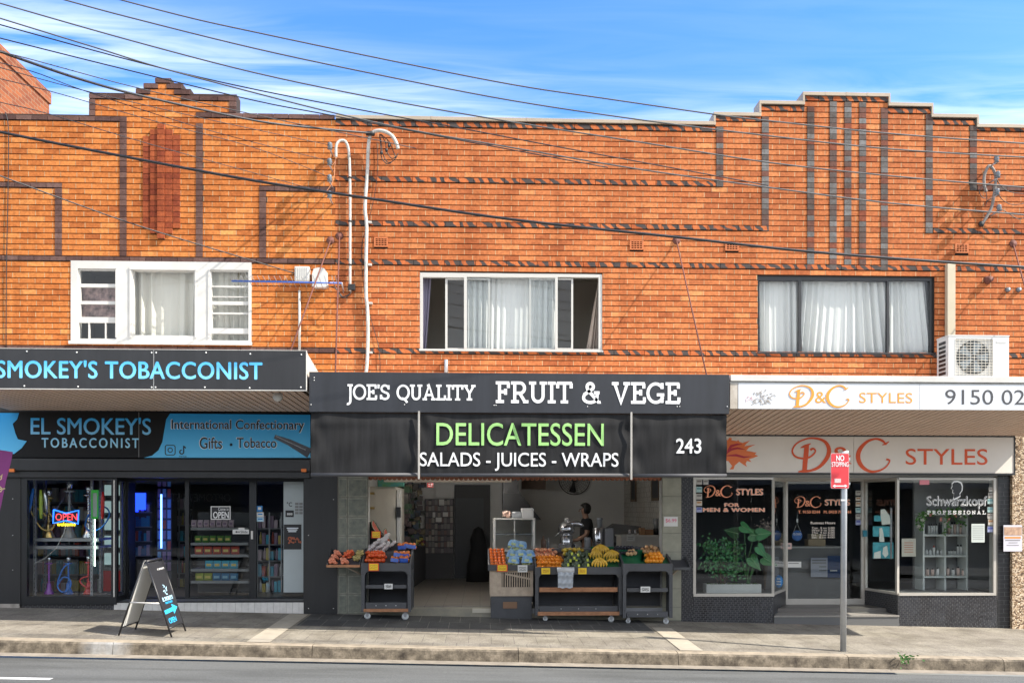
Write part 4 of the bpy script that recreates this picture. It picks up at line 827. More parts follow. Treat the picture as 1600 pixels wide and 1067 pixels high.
mb = MB(); x0, x1, z0, z1 = rp(1034.5, 745, 1064.5, 969); mb.box(x0, x1, 0, .0195, z0-.05, ZB-.1, M_gro); zz = z0+.005
for h in [pxm(21)]+[pxm(29)]*12: mb.box(x0+.004, x1-.004, -.008, .001, zz, zz+h-.007, M_tile2, bev=.002); zz += h
part(mb, 'tiled_pillar', bldB)
# mosaic of small dark tiles
M_mos = brickmat('dark_mosaic_tile', [(0, (.040, .041, .047)), (1, (.068, .070, .078))], .35, .05); M_mosg = mat('mosaic_grout', (.12, .12, .12), .9)
def mosaic(bld, x0, x1, z0, z1, y=0.0, fn=None, name='mosaic_wall'):
    mb = MB(); mb.grid([[x0, x1, z0, z1]], [], y+.004, y+.0195, M_mosg, fn); bricks(mb, [[x0, x1, z0, z1]], [], z0, z1, y, M_mos, M_mosg, .075, .032, .004, .004, fn); return part(mb, name, bld)
a, b, c, d = rp(1064.5, 745, 1083, 971); mosaic(bldB, a+.002, b, c-.06, d+.1)
ZS = W(1130, 928).z                          # salon display sill
a, b, c, d = rp(1083.5, 929, 1190, 972); mosaic(bldB, a, W(1208, 940).x, c-.06, ZS-.03)
a, b, c, d = rp(1559.5, 745, 1578, 985)
mb = MB(); mb.box(a, b, .004, .0195, c-.05, d+.1, M_mosg); bricks(mb, [[a, b, c-.05, d+.1]], [], c-.05, d+.1, 0, M_blackf, M_mosg, .23, .068, .006, .006); part(mb, 'dark_brick_pier', bldB)
# pebble dashed pier at the right end
m = bpy.data.materials.new('pebble_dash'); m.use_nodes = True; t = m.node_tree; p = t.nodes['Principled BSDF']; p.inputs['Roughness'].default_value = .8
tcn = nd(t, 'ShaderNodeTexCoord'); v = nd(t, 'ShaderNodeTexVoronoi'); v.inputs['Scale'].default_value = 48; t.links.new(tcn.outputs['Object'], v.inputs['Vector'])
rm = nd(t, 'ShaderNodeValToRGB'); e = rm.color_ramp.elements; e[0].position = .15; e[0].color = (.10, .06, .035, 1); e[1].position = .85; e[1].color = (.62, .50, .36, 1); q = e.new(.5); q.color = (.34, .22, .12, 1)
s_ = nd(t, 'ShaderNodeSeparateXYZ'); t.links.new(v.outputs['Color'], s_.inputs[0]); t.links.new(s_.outputs[0], rm.inputs[0]); t.links.new(rm.outputs[0], p.inputs['Base Color'])
bb = nd(t, 'ShaderNodeBump'); bb.inputs['Strength'].default_value = .8; bb.inputs['Distance'].default_value = .012; bb.invert = True; t.links.new(v.outputs['Distance'], bb.inputs['Height']); t.links.new(bb.outputs[0], p.inputs['Normal']); M_peb = m
a, b, c, d = rp(1578.5, 676, 1760, 990); mb = MB(); mb.box(a, b, -.06, .0195, c-.1, d+.3, M_peb); part(mb, 'pebbled_pier', bldB)
# ------------------------------------------------------------------ tobacconist shopfront
TF = .27; YT = .36
M_fr = mat('black_aluminium', (.014, .015, .017), .35)
sf = MB()
fr0 = prect(33, 746, 183, 944); sf.grid([fr0], [prect(43, 750, 174.5, 931)], -.02, .06, M_fr)
shop1 = part(sf, 'display_window', bldA); pane(shop1, prect(43, 750, 174.5, 931), .012, M_glass2)
a, b, c, d = prect(33, 943.5, 183, 953); mosaic(bldA, a, b, c-.05, d-.002, name='stall_riser')
# splayed side pane
p0, p1 = W(181, 850, 0).x, W(196, 850, YT).x
fnS = lambda u, y, v: Vector((p0+(p1-p0)*u, .03+(YT-.03)*u, v)) + Vector((YT, -(p1-p0), 0)).normalized()*(-y)
mb = MB(); zt_, zl_ = W(240, 746).z, TF+.06; mb.grid([[0, 1, -.1, zt_]], [[.1, .86, zl_+.02, zt_-.06]], -.02, .02, M_fr, fnS); sp_ = part(mb, 'splayed_window', bldA)
mb = MB(); mb.grid([[.1, .86, zl_+.02, zt_-.06]], [], -.002, .002, M_glass2, fnS); part(mb, 'pane', sp_)
mb = MB(); q = W(171, 840, .02); mb.box(q.x+.08, q.x+.10, -.026, -.021, W(171, 932).z, W(171, 750).z, M_alu); part(mb, 'edge_trim', shop1)
dr = rp(194, 744, 480, 940, YT); mb = MB()
holesD = [rp(200, 752, 289, 933, YT), rp(295, 752, 389.5, 933, YT), rp(400.5, 752, 474, 933, YT)]
dr = [dr[0], XJ-.2, dr[2], dr[3]+.15]; mb.grid([dr], [list(h) for h in holesD], YT, YT+.06, M_fr); door = part(mb, 'entry_doors', bldA)
for h in holesD: pane(door, h, YT+.03, M_glass2)
mb = MB(); mb.pbox(392, 829, 395, 842, YT-.03, .03, M_alu); part(mb, 'lock', door)
a, b, c, d = rp(178, 939.5, 477, 956, 0); mb = MB(); mb.box(a-.2, XJ-.16, .02, YT-.001, TF-.3, TF, mat('grey_landing', (.13, .13, .13), .6)); part(mb, 'landing', bldA)
mb = MB(); n = 30; M_wt = mat('white_step_tile', (.62, .60, .57), .35, var=.1, vs=12); a = W(178, 948).x; b = W(477, 948).x; mb.box(a, b, .004, .0195, -.2, TF-.05, M_gro)
for i in range(n): mb.box(a+(b-a)*i/n+.002, a+(b-a)*(i+1)/n-.002, -.004, .005, -.1, TF-.022, M_wt)
mb.box(a, b, -.01, .0195, TF-.018, TF+.001, M_fr); part(mb, 'tiled_step', bldA)
# tobacconist interior
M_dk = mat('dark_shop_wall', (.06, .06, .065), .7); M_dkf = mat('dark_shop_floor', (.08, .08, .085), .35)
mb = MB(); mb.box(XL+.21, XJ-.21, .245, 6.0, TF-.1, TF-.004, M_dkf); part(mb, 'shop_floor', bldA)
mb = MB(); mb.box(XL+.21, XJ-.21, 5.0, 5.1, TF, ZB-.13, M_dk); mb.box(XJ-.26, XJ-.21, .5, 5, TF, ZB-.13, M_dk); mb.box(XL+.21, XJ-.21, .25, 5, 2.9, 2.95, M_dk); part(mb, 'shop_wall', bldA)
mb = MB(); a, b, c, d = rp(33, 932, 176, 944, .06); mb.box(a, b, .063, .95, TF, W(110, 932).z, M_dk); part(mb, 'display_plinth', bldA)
ZP = W(110, 932).z
M_steel = mat('grey_steel_rack', (.30, .30, .31), .45, .4); M_brass = mat('brass', (.60, .42, .16), .3, .9); M_chr = mat('chrome', (.6, .6, .62), .2, .9)
rack = thing('shelf_rack', 'perforated grey steel display rack inside the tobacconist window', 'shelf', (W(110, 932, .45).x, .45, ZP))
for px, yy in ((54.5, .25), (70.5, .75), (143.5, .25), (157, .75)):
    mb = MB(); c_ = W(px, 850, yy).x; mb.box(c_-.018, c_+.018, yy-.015, yy+.015, ZP, W(px, 748, yy).z, M_steel); 
    for k in range(26): mb.box(c_-.005, c_+.005, yy-.0165, yy-.0152, ZP+.05+k*.068, ZP+.075+k*.068, M_blackf)
    part(mb, 'post', rack)
for py in (842.5, 854.5):
    a, b, c, d = rp(54.5, py-2, 157, py+2, .25); mb = MB(); mb.box(a+.02, b-.02, .27, .72, c+.005, d, M_steel); mb.box(a+.02, b-.02, .236, .268, c-.01, d, M_steel); part(mb, 'shelf', rack)
zsh = W(100, 840.5, .45).z
def hookah(px, zb, h, mbody, label, hose=None, hosepts=None, Y=.45):
    c = W(px, 850, Y).x; t = thing('hookah', label, 'hookah', (c, Y, zb))
    mb = MB(); mb.lathe([(.0, 0), (h*.12, 0), (h*.125, h*.02), (h*.06, h*.16), (h*.05, h*.28), (h*.03, h*.32)], (c, Y, zb), mbody, 16); part(mb, 'base', t)
    mb = MB(); pf = [(h*.03, h*.31)]
    for k in range(9): z = h*(.33+.05*k); pf += [(h*.018, z), (h*.034, z+h*.02), (h*.018, z+h*.04)]
    pf += [(h*.015, h*.8), (h*.10, h*.82), (h*.10, h*.835), (h*.02, h*.85)]; mb.lathe(pf, (c, Y, zb), M_brass if mbody in (M_brass,) else mbody, 12); part(mb, 'stem', t)
    mb = MB(); mb.lathe([(h*.02, h*.85), (h*.045, h*.90), (h*.055, h*.98), (h*.04, h*1.0), (0, h*.97)], (c, Y, zb), M_chr, 12); part(mb, 'bowl', t)
    if hose:
        mb = MB(); P = [W(x, y, Y-.12) for x, y in hosepts]; Q = []
        for i in range(len(P)-1):
            for k in range(5):
                f = k/5; p_0, p_1, p_2, p_3 = P[max(i-1, 0)], P[i], P[i+1], P[min(i+2, len(P)-1)]
                Q.append(.5*((2*p_1)+(p_2-p_0)*f+(2*p_0-5*p_1+4*p_2-p_3)*f*f+(3*p_1-p_0-3*p_2+p_3)*f**3))
        mb.tube(Q+[P[-1]], .013, hose, 8); part(mb, 'hose', t)
    return t
M_yh = mat('yellow_hose', (.72, .50, .16), .4); M_bh = mat('blue_hose', (.02, .16, .55), .3); M_rh = mat('red_glass', (.60, .03, .03), .2); M_pur = mat('purple_glass', (.35, .08, .50), .2); M_clr = mat('clear_grey_glass', (.25, .26, .27), .08)
H1 = W(100, 762, .45).z-zsh
hookah(76, zsh, H1*.96, M_brass, 'brass hookah with a looped yellow hose at the left of the window rack', M_yh, [(72, 806), (60, 795), (50, 791), (48, 797), (55, 812), (66, 826), (78, 828), (85, 820), (84, 810), (76, 801)])
hookah(108.5, zsh, H1*1.13, M_clr, 'tall hookah with a clear base standing behind the neon open sign')
hookah(138.5, zsh, H1*1.03, M_chr, 'silver hookah with a blue hose looped around it', M_bh, [(139, 803), (134, 815), (134, 823), (142, 829), (158, 824), (170, 808), (169, 796), (160, 791), (152, 793)])
H2 = W(100, 870, .45).z-ZP
hookah(76.5, ZP, H2*1.0, M_pur, 'small purple hookah standing on the floor of the display window')
hookah(107, ZP, H2*1.0, M_bh, 'small blue hookah with a blue hose ring on the display window floor', M_bh, [(108, 881), (100, 886), (93, 900), (90, 915), (96, 924), (106, 922), (111, 912), (107, 903), (98, 902), (90, 914)])
hookah(138, ZP, H2*1.03, M_rh, 'small red hookah with a coiled red hose on the display window floor', M_rh, [(139, 900), (130, 902), (125, 907), (130, 914), (138, 918), (141, 911), (136, 906)])
for px0, py0, px1, py1, m_, lb in ((52, 763, 43, 806, M_bh, 'blue hose packed in a clear sleeve leaning at the left of the window'), (64, 765, 64, 810, mat('lime_hose', (.40, .50, .06), .3), 'lime green packed hose hanging beside the brass hookah'), (70, 764, 73, 800, M_chr, 'silver packed hose hanging beside the brass hookah'), (161, 768, 160, 810, M_rh, 'red packed hose hanging at the right of the window rack')):
    mb = MB(); A, B = W(px0, py0, .2), W(px1, py1, .2); mb.tube([A, A.lerp(B, .3), A.lerp(B, .7), B], [.018, .03, .03, .02], m_, 8); tag(mb.build('packed_hose'), lb, 'hose')
mb = MB(); a, b, c, d = rp(142.5, 765, 153.5, 810, .16); mgr = mat('green_box', (.06, .55, .06), .35); mb.grid([[a, b, c, d]], [[a+.02, b-.02, c+.03, d-.05]], .16, .20, mgr); mb.box(a+.02, b-.02, .17, .19, c+.03, d-.05, mat('box_window', (.4, .45, .4), .2)); tag(mb.build('packed_pipe'), 'bright green framed packet hanging in the tobacconist window', 'packet')
mb = MB(); A, B = W(148, 811, .22), W(148, 884, .22); mb.tube([A, B], .0065, mat('white_led_tube', (.9, .95, .9), .4, emit=(.75, 1.0, .8), es=5), 8); tag(mb.build('light_tube'), 'vertical white light tube below the green packet', 'light')
# neon sign
Yn = .08; neon = thing('neon_sign', 'bow tie neon OPEN welcome sign hanging in the tobacconist window', 'sign', (W(103, 820, Yn).x, Yn, W(103, 820, Yn).z))
E_b = mat('neon_blue', (.02, .10, .6), .4, emit=(.02, .16, 1), es=.9); E_r = mat('neon_red', (.6, .04, .05), .4, emit=(1, .06, .07), es=.8); E_y = mat('neon_yellow', (.7, .5, .02), .4, emit=(1, .75, .02), es=.9)
mb = MB(); P = [W(*p, Yn) for p in ((84.5, 796), (103.5, 801.5), (123.5, 797), (122.5, 818), (103.5, 813), (83.5, 817))]; mb.prism([(p.x, p.z) for p in P], Yn, Yn+.02, M_blackf); part(mb, 'backing', neon)
mb = MB(); P = P+[P[0]]; mb.tube([Vector((p.x, Yn-.012, p.z)) for p in P], .011, E_b, 6); part(mb, 'border_tube', neon)
ptext(neon, 'OPEN', 87, 802, 120.5, 812.5, Yn-.005, E_r, wt=-.01); ptext(neon, 'welcome', 89, 815.5, 118, 821.5, Yn-.005, E_y, wt=.01)
mb = MB(); mb.tube([W(87, 796, Yn), W(103, 774, Yn), W(118, 798, Yn)], .003, M_steel, 5); mb.tube([W(103, 774, Yn), W(108, 752, Yn)], .003, M_steel, 5); mb.tube([W(104, 814, Yn), W(100, 832, Yn), W(88, 856, Yn), W(70, 872, Yn), W(54, 880, Yn)], .005, M_trimw, 6); part(mb, 'cable', neon)
# fridge seen at the right of the display window
fd = thing('fridge', 'upright drinks fridge with pale lit shelves behind the display window', 'fridge', (W(166, 900, 1.3).x, 1.3, TF)); mb = MB(); a, b, c, d = rp(160, 752, 190, 930, 1.3)
mb.grid([[a, b, TF, d]], [[a+.03, b-.03, TF+.45, d-.06]], 1.3, 1.36, M_steel); mb.box(a, b, 1.36, 1.9, TF, d, M_dk); mb.box(a+.02, b-.02, 1.29, 1.299, TF+.03, TF+.4, M_rh); part(mb, 'cabinet', fd)
for k in range(5): mb = MB(); z = TF+.5+k*.3; mb.box(a+.03, b-.03, 1.31, 1.355, z, z+.2, mat('glowing_bottle_row', (.42, .52, .52), .3, emit=(.6, .85, .85), es=.10)); mb.box(a+.03, b-.03, 1.305, 1.356, z+.205, z+.225, M_steel); part(mb, 'shelf', fd)  # bottle rows glow faintly in place of the fridge's own lighting
# snack shelves behind the door
Yk = 1.1; shf = thing('snack_shelves', 'dark shelving of snacks behind the sliding door', 'shelf', (W(345, 930, Yk).x, Yk, TF)); 
for py in (826, 849.5, 868, 890.5, 909): mb = MB(); a, b, c, d = rp(298, py-2, 388, py+2, Yk); mb.box(a, b, Yk, Yk+.4, c, d, mat('shelf_grey', (.24, .24, .24), .5)); part(mb, 'shelf', shf)
mb = MB(); a, b, c, d = rp(297, 800, 390, 932, Yk); mb.box(a, b, Yk+.405, Yk+.43, TF, d, M_dk); part(mb, 'back_panel', shf)
def snack(px, py, w, h, m1, m2, lb, grp, name='snack_bag', cat='snack bag'):
    c = W(px, py, Yk+.08); ww, hh = pxm(w, Yk)/2, pxm(h, Yk); mb = MB()
    mb.mesh([(c.x-ww, c.y, c.z), (c.x+ww, c.y, c.z), (c.x+ww*.92, c.y-.03, c.z+hh*.3), (c.x-ww*.92, c.y-.03, c.z+hh*.3), (c.x+ww*.92, c.y-.03, c.z+hh*.7), (c.x-ww*.92, c.y-.03, c.z+hh*.7), (c.x+ww, c.y, c.z+hh), (c.x-ww, c.y, c.z+hh)], [(0, 1, 2, 3), (3, 2, 4, 5), (5, 4, 6, 7), (0, 3, 5, 7), (1, 6, 4, 2)], m1)
    mb.box(c.x-ww*.6, c.x+ww*.6, c.y-.034, c.y-.031, c.z+hh*.35, c.z+hh*.65, m2); tag(mb.build(name), lb, cat, grp)
ms_ = lambda n, c: mat('packet_'+n, c, .3)
for k in range(7): snack(303.5+k*9.7, 824, 8, 12, ms_('pink', (.50, .38, .42)), ms_('mauve', (.25, .16, .24)), 'pale pink printed cup in the row on the top snack shelf', 'cups on the top snack shelf', 'snack_cup', 'cup')
for k in range(5): snack(310+k*11.6, 847.5, 10, 11, ms_('green', (.10, .22, .05)), ms_('gold', (.55, .42, .10)), 'green and gold snack bag on the second snack shelf', 'bags on the second snack shelf')
for k in range(5): snack(311+k*14.2, 866, 12.5, 12.5, ms_('red', (.42, .07, .04)), ms_('gold', (.55, .42, .10)), 'red and gold snack bag on the third snack shelf', 'bags on the third snack shelf')
for k in range(4): snack(327+k*13, 888.5, 12, 13, ms_('teal', (.05, .35, .48)), ms_('gold', (.55, .42, .10)), 'teal blue snack bag on the fourth snack shelf', 'bags on the fourth snack shelf')
for k in range(5): snack(312+k*13.5, 907, 12.5, 12, ms_('lime', (.30, .34, .05)) if k < 2 else ms_('blue', (.05, .18, .33)), ms_('gold', (.55, .42, .10)) if k < 2 else ms_('pale', (.2, .4, .5)), 'yellow green snack bag on the lowest snack shelf' if k < 2 else 'dark blue snack bag on the lowest snack shelf', 'bags on the lowest snack shelf')
# blue glowing cabinet
Yc = 2.4; E_blue = mat('blue_led_panel', (.01, .02, .5), .4, emit=(.01, .04, 1.0), es=1.2)
vm = thing('display_cabinet', 'glass cabinet of goods glowing with blue light inside the tobacconist', 'cabinet', (W(222, 900, Yc).x, Yc, TF)); a, b, c, d = rp(200, 768, 243, 905, Yc); mb = MB(); mb.grid([[a, b, TF, d]], [[a+.06, b-.06, TF+.55, d-.2]], Yc, Yc+.06, M_fr); mb.box(a, b, Yc+.06, Yc+.7, TF, d, M_dk); part(mb, 'cabinet', vm)
mb = MB(); q = rp(202, 770, 228, 796, Yc); mb.box(q[0], q[1], Yc-.02, Yc-.003, q[2], q[3], E_blue); part(mb, 'light_panel', vm)
for k in range(4):
    mb = MB(); z = TF+.6+k*.27; mb.box(a+.07, b-.07, Yc+.005, Yc+.05, z-.02, z, M_steel)
    for i in range(6): x_ = a+.08+(b-a-.2)*i/6; mb.box(x_, x_+(b-a)*.11, Yc+.01, Yc+.045, z, z+R.uniform(.12, .2), R.choice([ms_('blue', (.05, .18, .33)), ms_('pink', (.50, .38, .42)), ms_('teal', (.05, .35, .48)), ms_('red', (.42, .07, .04)), E_blue if R.random() < .3 else M_dk]))
    part(mb, 'shelf', vm)
mb = MB(); A, B = W(252, 772, 1.6), W(252, 856, 1.6); mb.tube([A, B], .016, mat('blue_led_tube', (.1, .15, 1), .4, emit=(.05, .12, 1.0), es=5), 8); tag(mb.build('light_tube'), 'bright vertical blue light tube behind the left door pane', 'light')
mb = MB(); a, b, c, d = rp(245, 770, 268, 930, 2.0); mb.box(a, b, 2.0, 2.3, TF, d, M_dk)
for k in range(9): 
    for i in range(3): mb.box(a+.02+i*(b-a)/3, a-.01+(i+1)*(b-a)/3, 1.985, 1.999, TF+.35+k*.19, TF+.5+k*.19, R.choice([ms_('mauve', (.25, .16, .24)), ms_('red', (.42, .07, .04)), ms_('pale', (.2, .4, .5))]))
tag(mb.build('packet_wall'), 'dark panel of small packets behind the blue light tube', 'display')
# stock on the back walls of the tobacconist
def stock(x0, y0, x1, y1, Y, nx, ny, label):
    t = thing('stock_shelves', label, 'shelf', (W((x0+x1)/2, y1, Y).x, Y, TF)); a, b, c, d = rp(x0, y0, x1, y1, Y); mb = MB(); mb.box(a, b, Y+.3, Y+.33, TF, d, M_dk)
    hh = (d-c)/ny
    for j in range(ny): mb.box(a, b, Y, Y+.3, c+j*hh-.02, c+j*hh, ms_('rack', (.20, .20, .21)))
    for u in (a, (a+b)/2, b): mb.box(u-.012, u+.012, Y-.012, Y, TF, d, M_steel)
    part(mb, 'rack', t)
    for j in range(ny):
        mb = MB()
        for i in range(nx):
            u = a+(b-a)*(i+.5)/nx; w_ = (b-a)/nx*.42; m_ = R.choice([ms_('pink', (.50, .38, .42)), ms_('teal', (.05, .35, .48)), ms_('gold', (.55, .42, .10)), ms_('red', (.42, .07, .04)), ms_('pale', (.2, .4, .5)), ms_('white', (.6, .6, .58)), ms_('mauve', (.25, .16, .24))])
            z_ = c+j*hh+.003
            if (i+j) % 3: mb.box(u-w_, u+w_, Y+.02, Y+.14, z_, z_+hh*R.uniform(.5, .8), m_)
            else: mb.lathe([(w_*.9, 0), (w_*.9, hh*.5), (w_*.35, hh*.6), (w_*.35, hh*.75)], (u, Y+.1, z_), m_, 8)
        part(mb, 'stock_row', t)
stock(58, 756, 158, 925, 1.7, 14, 6, 'dim rack of boxes and bottles deep behind the hookah display')
stock(402, 800, 440, 925, 1.5, 6, 5, 'dim rack of boxes behind the right door pane of the tobacconist')
stock(268, 770, 292, 920, 2.6, 4, 6, 'narrow dim rack of boxes beside the blue light tube')
# stickers and notices on the tobacconist doors
Yg = YT+.026
M_paper = mat('white_paper', (.66, .66, .64), .7); M_pblue = mat('blue_sticker', (.02, .20, .50), .4)
os_ = thing('open_sign', 'black and white Come in OPEN sign hanging in the middle door pane', 'sign', (W(345, 811, Yg).x, Yg, W(345, 811, Yg).z)); mb = MB(); q = rp(329.5, 790.5, 360.5, 811.5, Yg); mb.grid([list(q)], [[q[0]+.015, q[1]-.015, q[2]+.015, q[3]-.015]], Yg-.012, Yg-.002, M_paper); mb.box(q[0]+.015, q[1]-.015, Yg-.009, Yg-.002, q[2]+.015, q[3]-.015, M_blackf); part(mb, 'board', os_)
ptext(os_, 'OPEN', 333, 799, 357.5, 809.5, Yg-.009, M_lwhite, wt=.02); ptext(os_, 'Come in', 341, 792.5, 357, 797.5, Yg-.009, M_lwhite)
sl = thing('slide_sign', 'small white Slide notice with black arrow on the door edge', 'sign', (W(376, 834, Yg).x, Yg, W(376, 834, Yg).z)); mb = MB(); mb.pbox(363.5, 827, 389, 834, Yg-.01, .008, M_paper); mb.pbox(372.5, 824, 382, 827, Yg-.01, .008, M_paper); part(mb, 'card', sl)
mb = MB(); q = [W(*p, Yg-.0125) for p in ((367, 830.5), (370, 828.8), (370, 830), (375, 830), (375, 831.2), (370, 831.2), (370, 832.4))]; mb.prism([(p.x, p.z) for p in q], Yg-.0125, Yg-.0105, M_ink); part(mb, 'arrow', sl); ptext(sl, 'Slide', 376, 828.5, 387, 832.5, Yg-.0105, M_ink)
for k, (q_, m_, lb) in enumerate((((401, 790, 410, 799), M_pblue, 'blue square sticker at the top left of the right door pane'), ((401, 800, 412, 807), M_paper, 'white sticker under the blue one on the right door pane'), ((401, 807.5, 412, 814.5), mat('pale_blue_sticker', (.4, .6, .72), .4), 'pale blue sticker lowest of three on the right door pane'))):
    mb = MB(); mb.pbox(*q_, Yg-.006, .004, m_); mb.pbox(q_[0]+2, q_[1]+2, q_[2]-2, q_[3]-3, Yg-.0085, .002, M_paper if m_ is M_pblue else M_pblue); tag(mb.build('sticker'), lb, 'sticker')
pp = thing('window_poster', 'tall pale grey film with notices and black meat poster on the right door pane', 'poster', (W(459, 925, Yg).x, Yg, W(459, 925, Yg).z)); mb = MB(); mb.pbox(443, 752.5, 474, 925, Yg-.004, .004, mat('pale_window_film', (.42, .47, .48), .5, var=.06, vs=2)); part(mb, 'film', pp)
mb = MB(); mb.pbox(446, 797, 459, 807.5, Yg-.007, .002, M_ink); mb.pbox(443.5, 819, 471, 858, Yg-.007, .002, M_ink); part(mb, 'black_panels', pp)
mb = MB()
for k in range(26): c = W(R.uniform(450, 470), R.uniform(838, 848), Yg-.008); mb.ball(c, pxm(R.uniform(1, 1.9), Yg), mat('roast_meat', (.42, .12, .06), .6), (1, .3, 1), 6, 5)
part(mb, 'meat_picture', pp)
ptext(pp, '°C', 448, 784, 456.5, 791, Yg-.0045, M_ink, wt=.02); ptext(pp, '888', 448.5, 801, 457, 804.5, Yg-.0075, M_lwhite, wt=.02)
mb = MB()
for k in range(2):
    for i in range(4): mb.pbox(461+k*6.5, 785+i*4.8, 466.5+k*6.5, 788.6+i*4.8, Yg-.0065, .002, mat('grey_print', (.22, .22, .22), .6))
for i in range(3): mb.pbox(448+i*1.2, 824+i*2.6, 466-i*1.5, 825.6+i*2.6, Yg-.0095, .002, M_halo)
part(mb, 'print_blocks', pp)
# ------------------------------------------------------------------ salon shopfront
YDr = .9
fx0, fx1 = W(1083, 850).x, W(1208, 850).x
zT = W(1320, 746).z
M_sil = mat('silver_bronze_frame', (.50, .47, .42), .4, .25, var=.05)
mb = MB(); mb.grid([[fx0, fx1, ZS-.03, zT]], [[fx0+.045, fx1+.1, ZS+.012, zT-.035]], -.012, .05, M_sil); dw = part(mb, 'display_window', bldB); pane(dw, [fx0+.045, fx1, ZS+.012, zT-.035], .015, M_glass2)
mb = MB(); mb.box(fx0, fx1+.01, -.03, -.0125, ZS-.035, ZS+.012, M_sil); part(mb, 'sill', dw)
def splay(xa, ya, xb, yb, name, mir=False):
    n = Vector((yb-ya, -(xb-xa), 0)).normalized()
    fn = lambda u, y, v: Vector((xa+(xb-xa)*u, ya+(yb-ya)*u, v))+n*(-y if not mir else -y)
    mb = MB(); mb.grid([[0, 1, ZS-.02, zT]], [[.04, .93, ZS+.02, zT-.05]], -.02, .02, M_sil, fn); o = part(mb, name, bldB)
    mb = MB(); mb.grid([[.04, .93, ZS+.02, zT-.05]], [], -.002, .002, M_glass2, fn); part(mb, 'pane', o)
    mosaic(bldB, 0, 1, -.4, ZS-.022, -.015, lambda u, y, v: fn(u, y, v), 'stall_riser'); return o
LD = .055
dx0, dx1 = W(1227, 850, YDr).x, W(1352, 850, YDr).x
# stall riser mosaic along a splay is laid in metres along its length
def splay2(xa, ya, xb, yb, name):
    Ln = math.hypot(xb-xa, yb-ya); tx, ty = (xb-xa)/Ln, (yb-ya)/Ln
    fn = lambda u, y, v: Vector((xa+tx*u-ty*y, ya+ty*u+tx*y, v))
    mb = MB(); mb.grid([[0, Ln, ZS-.02, zT]], [[.035, Ln-.05, ZS+.02, zT-.05]], -.02, .02, M_sil, fn); o = part(mb, name, bldB)
    mb = MB(); mb.grid([[.035, Ln-.05, ZS+.02, zT-.05]], [], -.002, .002, M_glass2, fn); part(mb, 'pane', o)
    mosaic(bldB, 0.0, Ln, -.4, ZS-.022, -.012, fn, 'stall_riser'); return o
splay2(fx1, .012, dx0, YDr, 'splayed_window')
rx0 = W(1404, 850).x; rx1 = W(1556, 850).x
splay2(dx1, YDr, rx0, .012, 'splayed_window')
mb = MB(); mb.grid([[rx0, rx1, ZS-.03, zT]], [[rx0-.1, rx1-.045, ZS+.012, zT-.035]], -.012, .05, M_sil); dw2 = part(mb, 'display_window', bldB); pane(dw2, [rx0, rx1-.045, ZS+.012, zT-.035], .015, M_glass2)
mosaic(bldB, rx0, rx1+.02, -.45, ZS-.033)
dr = rp(1224, 741, 1354, 946, YDr); hd = rp(1231, 752, 1346, 935, YDr)
mb = MB(); mb.grid([[dr[0], dr[1], LD, zT+.1]], [list(hd)], YDr, YDr+.05, M_sil); sdoor = part(mb, 'glass_door', bldB); pane(sdoor, hd, YDr+.02, M_glass2)
mb = MB(); mb.pbox(1349, 828, 1355, 838, YDr-.04, .036, mat('teal_handle', (.02, .20, .28), .4)); part(mb, 'handle', sdoor)
mb = MB(); mb.mesh([(fx1-.3, .03, zT), (rx0+.3, .03, zT), (dx1, YDr, zT), (dx0, YDr, zT)], [(0, 1, 2, 3)], M_conc); mb.box(fx0, rx1, .06, .2, zT+.002, zT+.1, M_conc); part(mb, 'recess_ceiling', bldB)
M_terz = mat('speckled_terrazzo', (.30, .28, .25), .5, col2=(.17, .16, .145), vs=70)
mb = MB(); xs0, xs1 = W(1209, 965).x, W(1404, 965).x; mb.mesh([(xs0, -.02, LD-.045), (xs1, -.02, LD-.045), (dx1+.05, YDr+.04, LD), (dx0-.05, YDr+.04, LD)], [(0, 1, 2, 3)], M_terz); mb.box(xs0, xs1, -.018, .03, -.5, LD-.05, M_mosg); mb.box(xs0, xs1, -.03, -.0185, LD-.07, LD-.043, M_terz); part(mb, 'landing', bldB)
# interior
SF = .1; M_sw = mat('grey_salon_wall', (.17, .165, .16), .7); M_sw2 = mat('pale_salon_wall', (.45, .44, .42), .8)
xa, xb = XD+.08, XR-.25
mb = MB(); mb.box(xa, xb, .3, 7, SF-.12, SF-.01, mat('salon_floor', (.12, .11, .10), .4)); part(mb, 'shop_floor', bldB)
mb = MB(); mb.box(xa, xb, 5.5, 5.6, SF, ZB-.13, M_sw); mb.box(xa-.02, xa+.02, .3, 5.5, SF, ZB-.13, M_sw); mb.box(xa, xb, .25, 5.5, 2.75, 2.8, M_sw); part(mb, 'shop_wall', bldB)
a_, b_ = W(1190, 900, .5).x, W(1226, 900, .95).x
mb = MB(); mb.prism([(fx0+.02, .06), (fx1-.02, .06), (dx0-.06, .88), (fx0+.02, .88)], SF, ZS, M_sw, lambda u, y, v: Vector((u, v, y))); part(mb, 'display_platform', bldB)
mb = MB(); mb.prism([(rx1, .06), (rx0+.02, .06), (dx1+.06, .88), (rx1, .88)], SF, ZS, M_sw, lambda u, y, v: Vector((u, v, y))); part(mb, 'display_platform', bldB)
mb = MB(); a, b, c, d = rp(1389, 752, 1555, 930, 1.0); mb.box(W(1426, 850, 1.0).x, b+.3, .95, 1.0, ZS, 2.4, M_sw2 if False else mat('grey_back_panel', (.30, .29, .28), .6)); part(mb, 'back_panel', bldB)
